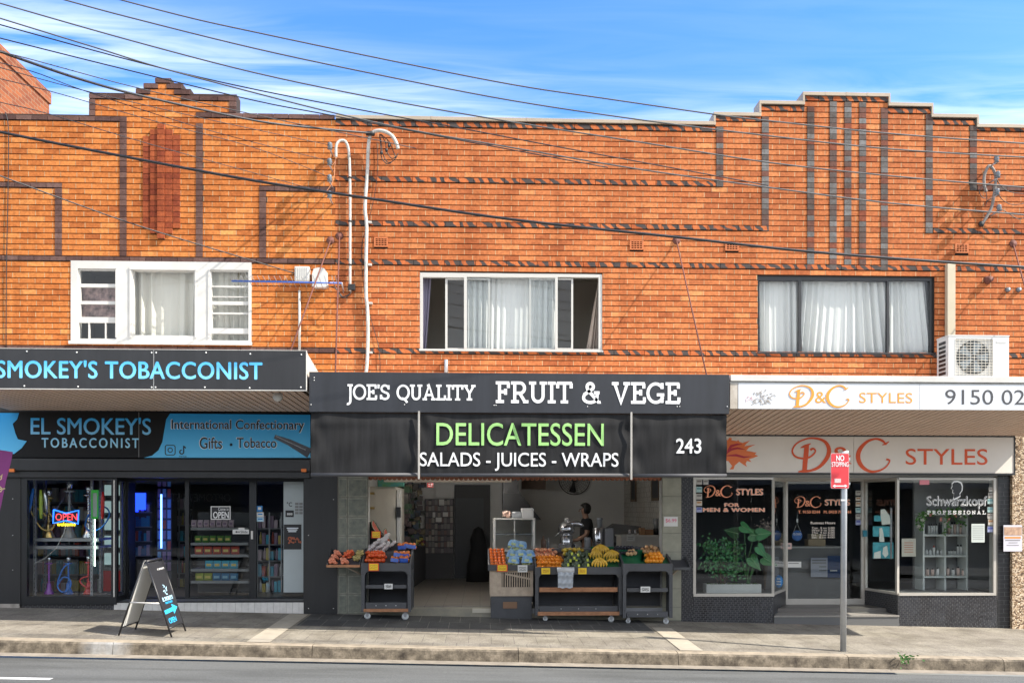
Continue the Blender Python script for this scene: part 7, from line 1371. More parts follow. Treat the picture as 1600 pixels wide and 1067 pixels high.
for (dx, dy, dz) in ((0, 0, 0), (.055, .01, 0), (.025, .05, .03), (.02, .02, .045), (-.02, .045, .02)): mb.ball((dx-.02, dy-.02, dz), .036, M_av, (1, .85, 1.25), 10, 7)
avb = mb.build('avocado_bag', origin=(0, 0, 0)); mb = MB(); mb.box(-.016, .016, -.065, -.060, -.01, .035, mat('lime_tag', (.60, .66, .06), .5)); tg_ = mb.build('tag', origin=(0, 0, 0)); tg_.parent = avb
scatter(avb, [(889, 877, 0), (903, 878, 0), (917, 877, 0), (892, 867, 0), (906, 868, .01), (918, 867, 0), (899, 873, .05), (885, 884, 0), (901, 885, 0), (917, 885, 0)], P3, .05, 'net bag of dark green avocados with a bright tag', 'avocado bag', 'bags of avocados on the wide trolley')
for o in [o for o in COL.objects if o.name.startswith('avocado_bag')]: o.rotation_euler = (R.uniform(-.3, 0), R.uniform(-.2, .2), R.uniform(-.5, .5))
M_ban = fm('banana_skin', (.72, .44, .05), (.60, .36, .04), 8)
def bananas(px, py, n, label, plane, lift=.05, flat=False):
    c = WP(px, py, plane[0]+plane[1]*lift, plane[1]); mb = MB()
    for k in range(n):
        a = (k-(n-1)/2)*(.20 if n > 4 else .26); P_ = []
        for q in range(8):
            f = q/7; u = f*.19; P_.append(c+Vector((math.sin(a)*.16*math.sin(f*2.3)+.10*a*f, -.05-.045*math.sin(f*2.6)-(.02 if not flat else 0)-.006*(k % 2), .10-u*math.cos(a)*(.95 if not flat else .3))))
        mb.tube(P_, [.009, .014, .018, .020, .020, .018, .012, .006], M_ban, 8)
    mb.ball(c+Vector((0, -.05, .09)), .02, mat('banana_stem', (.25, .18, .04), .7), (1, 1, 1), 6, 5); tag(mb.build('banana_bunch'), label, 'bananas')
bananas(930, 866, 5, 'hand of bananas at the back left of the green banana tray', P3); bananas(937, 859, 7, 'largest hand of bananas standing at the back centre of the green banana tray', P3, .09); bananas(955, 868, 7, 'hand of bananas at the right of the green banana tray', P3); bananas(935, 879, 6, 'hand of bananas at the front of the green banana tray', P3, .08); bananas(956, 882, 4, 'small flat hand of bananas at the front right of the green banana tray', P3, .02, True)
def liner(x0, y0, x1, y1, plane, m, name, label, lip=.04):
    mb = MB(); A = [WP(x, y, plane[0]+plane[1]*.006, plane[1]) for x, y in ((x0, y1), (x1, y1), (x1-(2 if x1 > 800 else 0), y0), (x0+1, y0))]; mb.mesh(A+[p+plane[1]*lip for p in A], [(0, 1, 2, 3), (1, 2, 6, 5), (2, 3, 7, 6), (3, 0, 4, 7)], m); tag(mb.build(name), label, 'tray')
M_gtr = mat('green_plastic_tray', (.015, .16, .07), .4, var=.2, vs=10)
liner(922, 857, 970, 886, P3, M_gtr, 'green_tray', 'green plastic liner under the bananas on the wide trolley'); liner(965, 864, 1008, 880, P4, M_gtr, 'green_tray', 'empty green plastic tray at the front left of the right trolley', .06); liner(1001, 862, 1046, 880, P4, M_gtr, 'green_tray', 'green plastic tray under the oranges on the right trolley', .03)
liner(837, 864, 882, 888, P3, mat('brown_tray', (.10, .05, .03), .7), 'brown_tray', 'brown tray liner under the mandarins', .02)
orr = fruit_mesh('orange', .042, fm('orange_peel', (.85, .33, .02), (.78, .24, .01))); scatter(orr, gridpts(1008, 866, 1037, 878, 5, 3)+gridpts(1013, 863, 1034, 872, 3, 2, .055), P4, .045, 'large orange piled on the right trolley', 'orange', 'oranges on the right trolley')
on = fruit_mesh('onion', .036, fm('onion_skin', (.52, .24, .10), (.62, .42, .22), 9)); scatter(on, gridpts(1001, 855, 1031, 864, 5, 2)+[(1010, 854, .05), (1018, 854, .05), (1024, 856, .05)], P4, .04, 'brown onion at the back right of the right trolley', 'onion', 'onions on the right trolley')
gp = fruit_mesh('pale_onion', .036, fm('pale_onion_skin', (.62, .42, .22), (.55, .32, .15), 9)); scatter(gp, [(984, 861, 0), (989, 860, 0), (986, 865, .0), (992, 864, 0), (981, 865, 0)], P4, .05, 'pale onion in the small group beside the dark plums', 'onion', 'pale onions beside the plums')
plm = fruit_mesh('plum', .034, fm('plum_skin', (.012, .012, .02), (.04, .035, .05), 8, .3)); scatter(plm, gridpts(959, 854, 998, 865, 8, 3)+gridpts(962, 852, 992, 858, 5, 1, .05), P4, .04, 'dark blue black plum at the back of the right trolley', 'plum', 'dark plums on the right trolley')
per_ = fruit_mesh('persimmon', .033, fm('persimmon_skin', (.80, .18, .015), (.72, .13, .01))); scatter(per_, [(766.5+i*6.3+j*.5, 859+j*4.4, 0) for j in range(6) for i in range(4)], P2, .05, 'bright orange persimmon in the straight rows on the wooden stand', 'persimmon', 'persimmons on the wooden stand')
# grape bags
M_gb, M_gg = mat('blue_print_bag', (.06, .24, .58), .25, col2=(.42, .58, .70), vs=16), fm('green_grape', (.30, .36, .10), (.42, .44, .20), 16, .25)
mb = MB()
for k in range(26): mb.ball((R.uniform(-.085, .085), R.uniform(-.05, .02), R.uniform(-.05, .0)), .017, M_gg, (1, 1, 1), 6, 5)
gpb = mb.build('grape_bag', origin=(0, 0, 0)); mb = MB(); vs = []
for j in range(5):
    for i in range(9): u, v = i/8-.5, j/4; vs.append((u*.19*(1-.25*v*v), -.065+.03*v+.008*math.sin(9*u+5*v), -.025+v*.115+.005*math.cos(7*u)*v))
mb.mesh(vs, [(j*9+i, j*9+i+1, (j+1)*9+i+1, (j+1)*9+i) for j in range(4) for i in range(8)], M_gb, True); mb.box(-.04, .04, -.066, -.058, .0, .035, mat('pale_green_label', (.50, .58, .30), .5)); wr = mb.build('wrapper', origin=(0, 0, 0)); wr.parent = gpb
scatter(gpb, [(803, 877, 0), (824, 877, 0), (801, 868, .02), (814, 867, .05), (826, 868, .02), (806, 858, .04), (815, 853, .10), (803, 852, .10)], P2, .06, 'blue printed bag of green grapes piled on the wooden stand', 'grape bag', 'bags of grapes on the wooden stand')
for o in [o for o in COL.objects if o.name.startswith('grape_bag')]: o.rotation_euler = (R.uniform(-.25, .1), R.uniform(-.2, .2), R.uniform(-.25, .25))
# left trolley
tom = fruit_mesh('tomato', .036, fm('tomato_skin', (.66, .055, .015), (.74, .14, .03), 9, .25)); scatter(tom, gridpts(570, 862, 604, 878, 6, 3)+gridpts(573, 860, 601, 870, 5, 2, .05), P1, .04, 'shiny red tomato piled at the front of the left trolley', 'tomato', 'tomatoes on the left trolley')
M_gar = fm('garlic_skin', (.62, .58, .56), (.50, .44, .44), 10)
mb = MB(); 
for k in range(7): mb.ball(((k-3)*.042, .02*math.sin(k), .008*math.cos(2*k)), .032, M_gar, (1, 1, .95), 9, 6, .06)
gar = mb.build('garlic_net', origin=(0, 0, 0)); scatter(gar, [(578, 858, .02), (584, 852, .05), (590, 856, .03), (596, 850, .06), (601, 846, .10), (594, 845, .10), (589, 848, .07), (606, 854, .03), (600, 858, .02)], P1, .05, 'long net of white garlic bulbs on the left trolley', 'garlic net', 'nets of garlic on the left trolley')
for o in [o for o in COL.objects if o.name.startswith('garlic_net')]: o.rotation_euler = (R.uniform(-.2, .2), -.75+R.uniform(-.3, .3), R.uniform(-.3, .3))
def packbag(lx, m1, m2, name, label, pts, plane, grp, cat, lift=.05, w_=.12, h_=.11):
    mb = MB(); nn = 10
    for k in range(16): mb.ball((R.uniform(-w_*.42, w_*.42), R.uniform(-.035, .03), R.uniform(-.03, h_*.35)), .026, m1, (1.2, 1, 1), 7, 5)
    o = mb.build(name, origin=(0, 0, 0))
    if m2: mb = MB(); vs = [((i/6-.5)*w_*1.1, -.05-.02*math.cos((i/6-.5)*3), -.045+.06*j+.002*math.sin(4*i)) for j in range(2) for i in range(7)]; mb.mesh(vs, [(i, i+1, 8+i, 7+i) for i in range(6)], m2, True); wr_ = mb.build('wrapper', origin=(0, 0, 0)); wr_.parent = o
    scatter(o, pts, plane, lift, label, cat, grp)
    for q in [q for q in COL.objects if q.name.startswith(name)]: q.rotation_euler = (R.uniform(-.2, .1), R.uniform(-.2, .2), R.uniform(-.3, .3))
M_car, M_blu = fm('carrot_orange', (.72, .22, .05), (.66, .16, .04), 14, .35), mat('blue_bag_band', (.03, .10, .45), .25)
packbag(0, M_car, M_blu, 'carrot_bag', 'blue banded bag of orange carrots on the right half of the left trolley', [(617, 874, 0), (632, 873, 0), (634, 866, .03), (622, 866, .02), (628, 853, .05), (638, 852, .05), (644, 853, .03)], P1, 'bags of carrots on the left trolley', 'carrot bag')
P5 = (q5, n5)
packbag(0, fm('red_potato', (.62, .16, .08), (.70, .30, .18), 12), None, 'red_produce_pack', 'pack of red produce at the left of the wooden side tray', [(524, 870, 0), (528, 864, .03), (539, 876, 0), (521, 876, 0)], P5, 'red packs on the side tray', 'produce pack'); packbag(0, fm('small_tomato', (.66, .06, .03), (.70, .2, .05), 12), None, 'tomato_pack', 'pack of small red tomatoes in the middle of the wooden side tray', [(542, 868, .0), (547, 864, .03)], P5, 'tomato packs on the side tray', 'tomato pack'); packbag(0, fm('green_bean', (.30, .24, .08), (.42, .34, .14), 12), None, 'green_pack', 'pack of olive green produce at the right of the wooden side tray', [(557, 872, 0), (561, 865, .03)], P5, 'green packs on the side tray', 'produce pack')
# melon wedges standing at the back of the left trolley
def wedge(px, py, label, ang, sz):
    c = W(px, py, .10); t = thing('watermelon_wedge', label, 'watermelon', (c.x, .1, c.z-sz)); ca, sa = math.cos(ang), math.sin(ang)
    def arcp(r, n=14): return [(r*math.cos(math.pi*i/n), -r*math.sin(math.pi*i/n)*.55) for i in range(n+1)]
    rot = lambda P: [(c.x+u*ca-v*sa, c.z+u*sa+v*ca) for u, v in P]
    mb = MB(); mb.prism(rot(arcp(sz)), .08, .20, mat('melon_rind', (.04, .12, .03), .4)); part(mb, 'rind', t)
    mb = MB(); mb.prism(rot([(u, v+.004) for u, v in arcp(sz*.94)]), .074, .0795, mat('melon_white', (.60, .55, .40), .5)); mb.prism(rot([(u, v+.006) for u, v in arcp(sz*.86)]), .069, .0735, fm('melon_flesh', (.58, .08, .045), (.50, .14, .08), 20)); part(mb, 'flesh', t)
wedge(588, 822, 'cut watermelon wedge leaning highest behind the left trolley', -1.05, .115); wedge(606, 836, 'cut watermelon wedge leaning lower beside the garlic nets', -1.25, .12)
crt = thing('stacked_crates', 'dark covered crates stacked behind the tomatoes on the left trolley', 'crate', (W(588, 870, .13).x, .3, .3)); mb = MB(); P_ = [W(*p, .215) for p in ((574, 940), (574, 815), (583, 817), (592, 832), (600, 838), (612, 848), (625, 850), (636, 853), (636, 940))]; mb.prism([(p.x, p.z) for p in P_], .215, .6, mat('dark_crate_cover', (.035, .035, .033), .85, var=.3, vs=6)); part(mb, 'cover', crt)
# price cards
M_yel = mat('yellow_price_card', (.85, .58, .02), .5); M_redb = mat('red_card_edge', (.72, .08, .02), .5); M_ikr = mat('red_brown_ink', (.40, .16, .02), .6)
def price(x0, y0, x1, y1, Y, label, red=False, m_=None, tilt=0):
    o = thing('price_card', label, 'price card', (W((x0+x1)/2, y1, Y).x, Y, W((x0+x1)/2, y1, Y).z)); mb = MB()
    if red: mb.pbox(x0, y0, x1, y1, Y, .004, M_redb); mb.pbox(x0+1.2, y0+1, x1-1.5, y1-1.2, Y-.003, .0025, M_yel)
    else: mb.pbox(x0, y0, x1, y1, Y, .004, m_ or M_yel)
    part(mb, 'card', o); mb = MB()
    for k in range(3):
        P_ = [(x0+2+(x1-x0-4)*i/9, y0+2.2+(y1-y0-4)*(k+.4)/3+R.uniform(-.7, .7)) for i in range(10)]; q = [W(*p, Y-.0045) for p in P_]; mb.ribbon([(p.x, p.z) for p in q], .006, Y-.0045, .001, M_ikr if not m_ else M_ink)
    part(mb, 'handwriting', o)
price(576, 879.5, 592, 891.5, -.53, 'yellow price card with red edge on the front of the left trolley', True); price(580.5, 829.5, 595, 840.5, .05, 'yellow price card between the two watermelon wedges', True); price(776.5, 881.5, 793, 892.5, Y2-.08, 'yellow price card with red edge on the wooden stand', True); price(809, 882.5, 824, 893.5, Y2-.08, 'white price card under the grapes on the wooden stand', False, M_paper)
price(846, 887, 859.5, 896.5, -.325, 'plain yellow price card under the mandarins'); price(903.5, 887, 916.5, 896.5, -.325, 'plain yellow price card under the avocados'); price(600.5, 911.5, 613.5, 920, -.525, 'small white tag on the middle rail of the left trolley', False, M_paper); price(1001, 916, 1016, 925, -.405, 'torn white tag on the middle rail of the right trolley', False, M_paper)
pb = thing('bag_roll', 'roll of clear plastic bags hanging from the front of the wide trolley', 'bags', (W(884, 918, -.34).x, -.34, W(884, 918, -.34).z)); mb = MB(); a, b = W(870.5, 890, -.36).x, W(897, 890, -.36).x; z_ = W(884, 890, -.36).z; mb.tube([(a, -.36, z_), (b, -.36, z_)], .045, mat('plastic_white', (.52, .53, .54), .3), 14); part(mb, 'roll', pb); mb = MB(); nx_, nz_ = 14, 14; z0_ = W(884, 918, -.36).z; vs = [(a+.01+(b-a-.02)*(i/nx_)*(1-.06*j/nz_), -.395+.012*math.sin(i*1.3+j*.5)+.01*math.sin(j*1.1), z_+(z0_-z_)*j/nz_+.008*math.sin(i)) for j in range(nz_+1) for i in range(nx_+1)]; mb.mesh(vs, [(j*(nx_+1)+i, j*(nx_+1)+i+1, (j+1)*(nx_+1)+i+1, (j+1)*(nx_+1)+i) for j in range(nz_) for i in range(nx_)], mat('plastic_bag', (.36, .39, .43), .2), True); part(mb, 'bag', pb)
# ------------------------------------------------------------------ street things
# A-frame sign
A1, A2, B1, B2 = G(186, 992.5), G(212, 983), G(267.7, 995.2), G(289.5, 985.5)
mN, mF = (A1+B1)/2, (A2+B2)/2; zN = W(228, 877, mN.y).z; zF = zN+(mF.z-mN.z); tN, tF = Vector((mN.x, mN.y, zN)), Vector((mF.x, mF.y, zF))
af = thing('sandwich_board', 'black A-frame sandwich board with blue arrow standing on the footpath', 'sign', ((mN+mF)/2))
M_afb = mat('blackboard_face', (.028, .028, .032), .35, var=.1, vs=3); M_afw = mat('white_board_back', (.62, .62, .60), .4)
def panel_face(lN, lF, tNn, tFf, s, name, back=False):
    ex = (tFf-tNn).normalized(); dn = (lN-tNn); n = ex.cross(dn).normalized()
    if n.x*s < 0: n = -n
    f = lambda u, v, k=0: tNn.lerp(tFf, u).lerp(lN.lerp(lF, u), v)+n*k
    mb = MB()
    V = [f(.03, .03, .0), f(.97, .03, .0), f(.97, .88, .0), f(.03, .88, .0), f(.03, .03, .012), f(.97, .03, .012), f(.97, .88, .012), f(.03, .88, .012)]
    mb.mesh(V, [(4, 5, 6, 7), (0, 1, 5, 4), (2, 3, 7, 6), (1, 2, 6, 5), (0, 3, 7, 4)], M_afb); mb.mesh([f(.03, .03, -.002), f(.97, .03, -.002), f(.97, .88, -.002), f(.03, .88, -.002)], [(0, 1, 2, 3)], M_afw); o = part(mb, name, af)
    mb = MB()
    for u in (0, 1): mb.tube([f(u, 0, .005), f(u, 1.0, .005)], .013, M_blackf, 6)
    mb.tube([f(0, .885, .005), f(1, .885, .005)], .013, M_blackf, 6); mb.tube([f(0, .0, .005), f(1, .0, .005)], .016, M_blackf, 6); part(mb, 'tube_frame', af)
    return f
panel_face(A1, A2, tN+Vector((-.012, 0, 0)), tF+Vector((-.012, 0, 0)), -1, 'board_panel'); fR = panel_face(B1, B2, tN+Vector((.012, 0, 0)), tF+Vector((.012, 0, 0)), 1, 'board_panel')
mb = MB(); mb.tube([(tN).lerp(A1, .55)+Vector((0, -.02, 0)), tN.lerp(B1, .55)+Vector((0, -.02, 0))], .010, M_alu, 6); part(mb, 'brace', af)
def aft(s, u0_, u1_, v0, v1, m_, **k): text(af, s, (0, 1, 0, 1), 0, m_, fn=lambda u, t_, e: fR(u0_+(u1_-u0_)*u, v1+(v0-v1)*t_, .013+e*.6), **k)
gA = mat('cyan_board_letter', (.04, .45, .80), .4)
aft("EL SMOKEY'S", .16, .84, .49, .545, mat('pale_blue_letter', (.45, .70, .85), .4), wt=.03); aft('TOBACCONIST', .25, .75, .558, .585, gA, wt=.02); aft('OPEN', .12, .62, .765, .835, gA, wt=.02); aft("EL SMOKEY'S", .45, .9, .115, .14, M_paper, wt=.02)
mb = MB(); q = [(.0, .655), (.0, .705), (.62, .695), (.62, .735), (.98, .66), (.62, .60), (.62, .645)]; V = [fR(.04+u*.9, v, .0135) for u, v in q]; V2 = [fR(.04+u*.9, v, .016) for u, v in q]; n = len(q); mb.mesh(V+V2, [tuple(range(n)), tuple(range(n, 2*n))]+[(i, (i+1) % n, n+(i+1) % n, n+i) for i in range(n)], gA); part(mb, 'arrow', af)
mb = MB()
for k in range(7): u, v = .48+R.uniform(-.1, .14), .35+k*.018; V = [fR(u+R.uniform(-.07, .07), v+R.uniform(-.015, .02), .0140) for _ in range(4)]; mb.tube(V, .006, mat('pale_blue_letter', (.45, .70, .85), .4), 4)
part(mb, 'hookah_drawing', af)
# no stopping sign
pb_ = G(1317.5, 1017); Ysp = pb_.y; ns = thing('parking_sign', 'red No Stopping sign on a galvanised steel pole beside the kerb', 'sign', pb_)
M_galv = mat('galvanised_steel', (.44, .46, .48), .42, .55, var=.1, vs=12); mb = MB(); zt = W(1318, 708, Ysp).z; r_ = pxm(4.7, Ysp); mb.tube([pb_-Vector((0, 0, .05)), Vector((pb_.x+.01, Ysp, zt-.01)), Vector((pb_.x+.01, Ysp, zt))], [r_, r_, r_*.9], M_galv, 16); part(mb, 'pole', ns)
x0, x1, z0, z1 = rp(1298, 708, 1326.5, 763, Ysp-.06); Yn_ = Ysp-.062
def rrect(x0, x1, z0, z1, r): 
    P = []
    for cx, cz, a0 in ((x1-r, z1-r, 0), (x0+r, z1-r, 90), (x0+r, z0+r, 180), (x1-r, z0+r, 270)): P += [(cx+r*math.cos(math.radians(a0+k*18)), cz+r*math.sin(math.radians(a0+k*18))) for k in range(6)]
    return P
mb = MB(); mb.prism(rrect(x0, x1, z0, z1, .02), Yn_, Yn_+.004, M_paper); mb.prism(rrect(x0+.004, x1-.004, z0+.004, z1-.004, .018), Yn_-.002, Yn_-.0005, mat('sign_red', (.66, .045, .055), .35)); part(mb, 'plate', ns)
mb = MB(); mb.box(pb_.x-.06, pb_.x+.07, Yn_+.005, Yn_+.012, z1-.09, z1-.06, M_galv); mb.box(pb_.x-.06, pb_.x+.07, Yn_+.005, Yn_+.012, z0+.05, z0+.08, M_galv); mb.tube([(pb_.x-.02, Ysp, z1+.005), (pb_.x+.06, Ysp-.02, z1+.02)], .02, M_paper, 8); part(mb, 'clamp', ns)
ptext(ns, 'NO', 1306.5, 711, 1319, 720, Yn_-.002, M_lwhite, wt=.02); ptext(ns, 'STOPPING', 1299.5, 721.5, 1325.5, 729, Yn_-.002, M_lwhite, wt=.006)
mb = MB(); mb.pbox(1304, 747.5, 1314, 754, Yn_-.005, .002, mat('scratched_patch', (.70, .60, .58), .7, col2=(.55, .3, .3), vs=60)); part(mb, 'worn_patch', ns)
mb = MB(); q = [W(*p, Yn_-.005) for p in ((1301, 759), (1305, 756.5), (1305, 758.2), (1320, 758.2), (1320, 756.5), (1324, 759), (1320, 761.5), (1320, 759.8), (1305, 759.8), (1305, 761.5))]; mb.prism([(p.x, p.z) for p in q], Yn_-.005, Yn_-.0025, M_lwhite); part(mb, 'arrow', ns)
mb = MB(); 
for k in range(3): a = W(1315, 782-k*.9, Ysp-r_-.001); mb.box(a.x-.01, a.x+.05, Ysp-r_-.004, Ysp-r_-.001, a.z-.004, a.z+.003, M_paper)
part(mb, 'scratch', ns)
# purple feather banner at far left
Yfb = -1.6; fb = thing('feather_banner', 'purple fabric banner with pale script edging into the left of the view', 'banner', G(-28, 965)); b0 = W(-30, 965, Yfb); mb = MB(); P = [W(*p, Yfb) for p in ((-42, 690), (-20, 700), (8, 704), (20, 706), (17, 722), (9, 752), (2, 788), (-10, 840), (-30, 900), (-42, 905))]
n_ = len(P); mb.prism([(p.x, p.z) for p in P], Yfb, Yfb+.004, mat('purple_cloth', (.19, .028, .15), .7, var=.12, vs=3)); part(mb, 'cloth', fb); mb = MB(); mb.tube([(b0.x-.1, Yfb+.02, gz(b0.x, Yfb)), (W(-43, 800, Yfb).x, Yfb+.015, W(-43, 690, Yfb).z)], .014, M_blackf, 8); part(mb, 'pole', fb)
mb = MB()
for P_ in ([(-12, 752), (0, 745), (3, 741), (2, 748), (-4, 752)], [(-8, 764), (0, 760), (4, 764), (1, 768), (-2, 764), (8, 763)]): q = [W(*p, Yfb-.003) for p in P_]; mb.ribbon([(p.x, p.z) for p in q], .012, Yfb-.004, .003, mat('pale_gold_print', (.62, .50, .26), .5))
part(mb, 'script', fb)
# weeds by the kerb
wd = thing('weed', 'green weed growing from a crack in the kerb', 'plant', G(1412, 1024)); g0 = G(1412, 1026); mb = MB(); wl = leafm('weed_leaf', (.06, .16, .03))
for k in range(46): p = G(1412+R.gauss(0, 7), 1027+R.gauss(0, 3)); p.z += R.uniform(-.06, .05); p.y -= R.uniform(0, .12) if R.random() < .5 else 0; leaf(mb, p, Vector((R.uniform(-1, 1), R.uniform(-1, .3), R.uniform(-.4, 1))), R.uniform(.03, .06), R.uniform(.008, .015), wl)
part(mb, 'leaves', wd)
# ------------------------------------------------------------------ fixings on the upper walls
M_pvc = mat('white_conduit', (.46, .44, .40), .5, var=.25, vs=10); M_cab = mat('black_cable', (.012, .012, .013), .5); M_cop = mat('tan_wire', (.55, .24, .12), .5); M_ins = mat('grey_insulator', (.16, .18, .20), .25); M_rust = mat('rusty_rod', (.13, .045, .032), .8, var=.25, vs=20)
def smooth(P, n=6):
    Q = []
    for i in range(len(P)-1):
        p0, p1, p2, p3 = P[max(i-1, 0)], P[i], P[i+1], P[min(i+2, len(P)-1)]
        for k in range(n): f = k/n; Q.append(.5*((2*p1)+(p2-p0)*f+(2*p0-5*p1+4*p2-p3)*f*f+(3*p1-p0-3*p2+p3)*f**3))
    return Q+[P[-1]]
def pipe(name, pts, r, m, label, cat, Y=-.05, n=6):
    t = thing(name, label, cat, W(*pts[-1][:2], Y)); mb = MB(); mb.tube(smooth([W(p[0], p[1], p[2] if len(p) > 2 else Y) for p in pts], n), r, m, 10); part(mb, 'pipe', t); return t
c1 = pipe('conduit', [(525, 246, -.14), (525.5, 228, -.14), (531, 220.5, -.12), (539, 221, -.10), (544, 231, -.07), (546, 250, -.05), (547, 300), (547, 380), (547, 455)], .022, M_pvc, 'thin white conduit with a hooked top beside the row of insulators', 'conduit')
for py in (278, 346, 414): mb = MB(); c = W(547, py, -.05); mb.lathe([(.03, -.012), (.035, 0), (.03, .012)], c, M_blackf, 12); part(mb, 'clip', c1)
mb = MB(); c = W(549, 449, -.05); mb.box(c.x-.05, c.x+.06, -.08, -.002, c.z-.05, c.z+.05, M_cab, bev=.01); part(mb, 'junction_box', c1)
c2_ = pipe('conduit', [(622, 233, -.16), (619, 223, -.17), (612, 212, -.18), (600, 205.5, -.18), (588, 205, -.16), (580, 210, -.12), (576.5, 220, -.09), (575, 240, -.06), (574, 270, -.05), (571, 310), (570.5, 330), (573, 355), (572, 400), (572, 460), (574, 480), (575, 520), (574, 560), (572, 582)], .028, M_pvc, 'thick white service conduit bending over at the top and running down to the awning', 'conduit')
for (px, py) in ((576, 348), (576, 414), (577, 474), (577, 551)): mb = MB(); c = W(px, py, -.03); mb.box(c.x-.02, c.x+.05, -.07, -.003, c.z-.014, c.z+.014, M_pvc); part(mb, 'saddle', c2_)
mb = MB(); c = W(579, 209, -.14); mb.lathe([(.0, -.08), (.035, -.07), (.04, .06), (.0, .07)], c, M_cab, 12, 'x'); part(mb, 'cable_clamp', c2_)
mb = MB()
for P_ in ([(593, 210), (596, 225), (598, 240), (606, 254), (616, 250), (622, 240)], [(594, 210), (602, 222), (604, 236), (612, 248), (620, 244)], [(595, 210), (608, 222), (615, 238), (619, 247)], [(593, 211), (595, 232), (596, 246), (604, 256), (612, 254)]): mb.tube(smooth([W(*p, -.15) for p in P_], 4), .007, M_cab, 6)
for (px, py) in ((596, 239), (604, 235), (608, 228)): mb.ball(W(px, py, -.17), .035, M_cab, (.7, .7, 1), 8, 6)
part(mb, 'service_tails', c2_)
def insulator(px, py, Y, label, grp):
    c = W(px, py, Y); t = thing('insulator', label, 'insulator', (c.x, Y, c.z-.04)); mb = MB(); mb.lathe([(.02, -.055), (.045, -.05), (.025, -.02), (.045, -.005), (.03, .02), (.04, .035), (.015, .055)], c, M_ins, 12); part(mb, 'porcelain', t); mb = MB(); mb.tube([(c.x, Y, c.z-.05), (c.x, -.0, c.z-.05)], .012, M_galv, 8); part(mb, 'bracket', t)
gi = 'insulators beside the hooked conduit'
for (px, py) in ((515.5, 228), (515, 253), (515, 278.5), (515, 304)): insulator(px, py, -.28, {228: 'topmost', 253: 'second from top', 278.5: 'third from top', 304: 'lowest'}[py]+' grey wire insulator in the row left of the hooked conduit', gi)
for (px, py) in ((1557, 249), (1559, 273), (1558, 300), (1561, 325)): insulator(px, py, -.26, {249: 'topmost', 273: 'second from top', 300: 'third from top', 325: 'lowest'}[py]+' grey wire insulator beside the dark grey forked conduit', 'insulators at the right end of the wall')
mb = MB(); mb.tube(smooth([W(*p, -.16) for p in ((525, 246), (523, 260), (522, 275), (518, 288), (510, 299))]), .006, M_cop, 6); mb.tube(smooth([W(*p, -.18) for p in ((524, 252), (518, 259), (505, 261))]), .006, M_cop, 6); tag(mb.build('service_wire'), 'tan copper wires drooping from the hooked conduit past the insulators', 'wire')
c3 = pipe('conduit', [(1541, 300, -.10), (1538, 290, -.10), (1538, 275, -.10), (1543, 262, -.12), (1547, 260, -.12), (1553, 267, -.12), (1556, 280, -.10), (1553, 305, -.08), (1549, 325, -.06), (1541, 340, -.05), (1534, 351, -.04)], .024, mat('grey_conduit', (.20, .18, .165), .6), 'dark grey forked conduit with wires at the right end of the brick wall', 'conduit')
mb = MB(); c = W(1533.5, 350, -.03); mb.ball(c, .05, M_cab, (1, .7, 1), 8, 6); part(mb, 'junction_box', c3); mb = MB()
for P_ in ([(1557, 280), (1565, 292), (1578, 300), (1600, 303)], [(1556, 296), (1566, 312), (1582, 320), (1600, 318)], [(1560, 325), (1570, 330), (1590, 342), (1600, 340)], [(1540, 296), (1542, 312), (1540, 322)], [(1538, 290), (1530, 298), (1534, 308), (1540, 310)]): mb.tube(smooth([W(*p, -.12) for p in P_], 4), .006, M_cab, 5)
part(mb, 'wire_tails', c3)
# awning stays
def stay(pa, pb, Yb, label):
    A, B = W(*pa, 0), W(*pb, Yb); t = thing('awning_stay', label, 'stay rod', (A.x, 0, A.z)); mb = MB(); mb.tube([A, B], .011, M_rust, 8); part(mb, 'rod', t); mb = MB(); mb.lathe([(0, -.035), (.03, -.03), (.06, -.010), (.065, -.001), (0, 0)], A, M_rust, 16, 'y'); part(mb, 'anchor_plate', t)
stay((516.5, 376), (454, 548), YS+.35, 'rusty stay rod slanting down left to the tobacconist awning'); stay((530.5, 369), (524, 584), YF+.3, 'rusty stay rod dropping almost straight to the left end of the fruit shop awning'); stay((1057, 376), (1104, 586), YF+.25, 'dark stay rod slanting down to the right end of the fruit shop awning'); stay((1583, 381), (1640, 590), YD+.3, 'rusty stay rod at the right edge of the wall')
mb = MB(); c = W(1543, 438, 0); mb.lathe([(0, -.10), (.045, -.1), (.06, -.02), (.07, -.001), (0, 0)], c, M_rust, 12, 'y'); tag(mb.build('wall_bolt'), 'rusty bolt stub on the wall right of the beige downpipe', 'bolt')
for k, px in enumerate((1574, 1591)): mb = MB(); c = W(px, 453, 0); mb.lathe([(0, -.05), (.03, -.05), (.045, -.001), (0, 0)], c, M_ins, 10, 'y'); tag(mb.build('wall_plug'), 'small grey plug on the wall right of the beige downpipe', 'plug', 'wall plugs right of the downpipe')
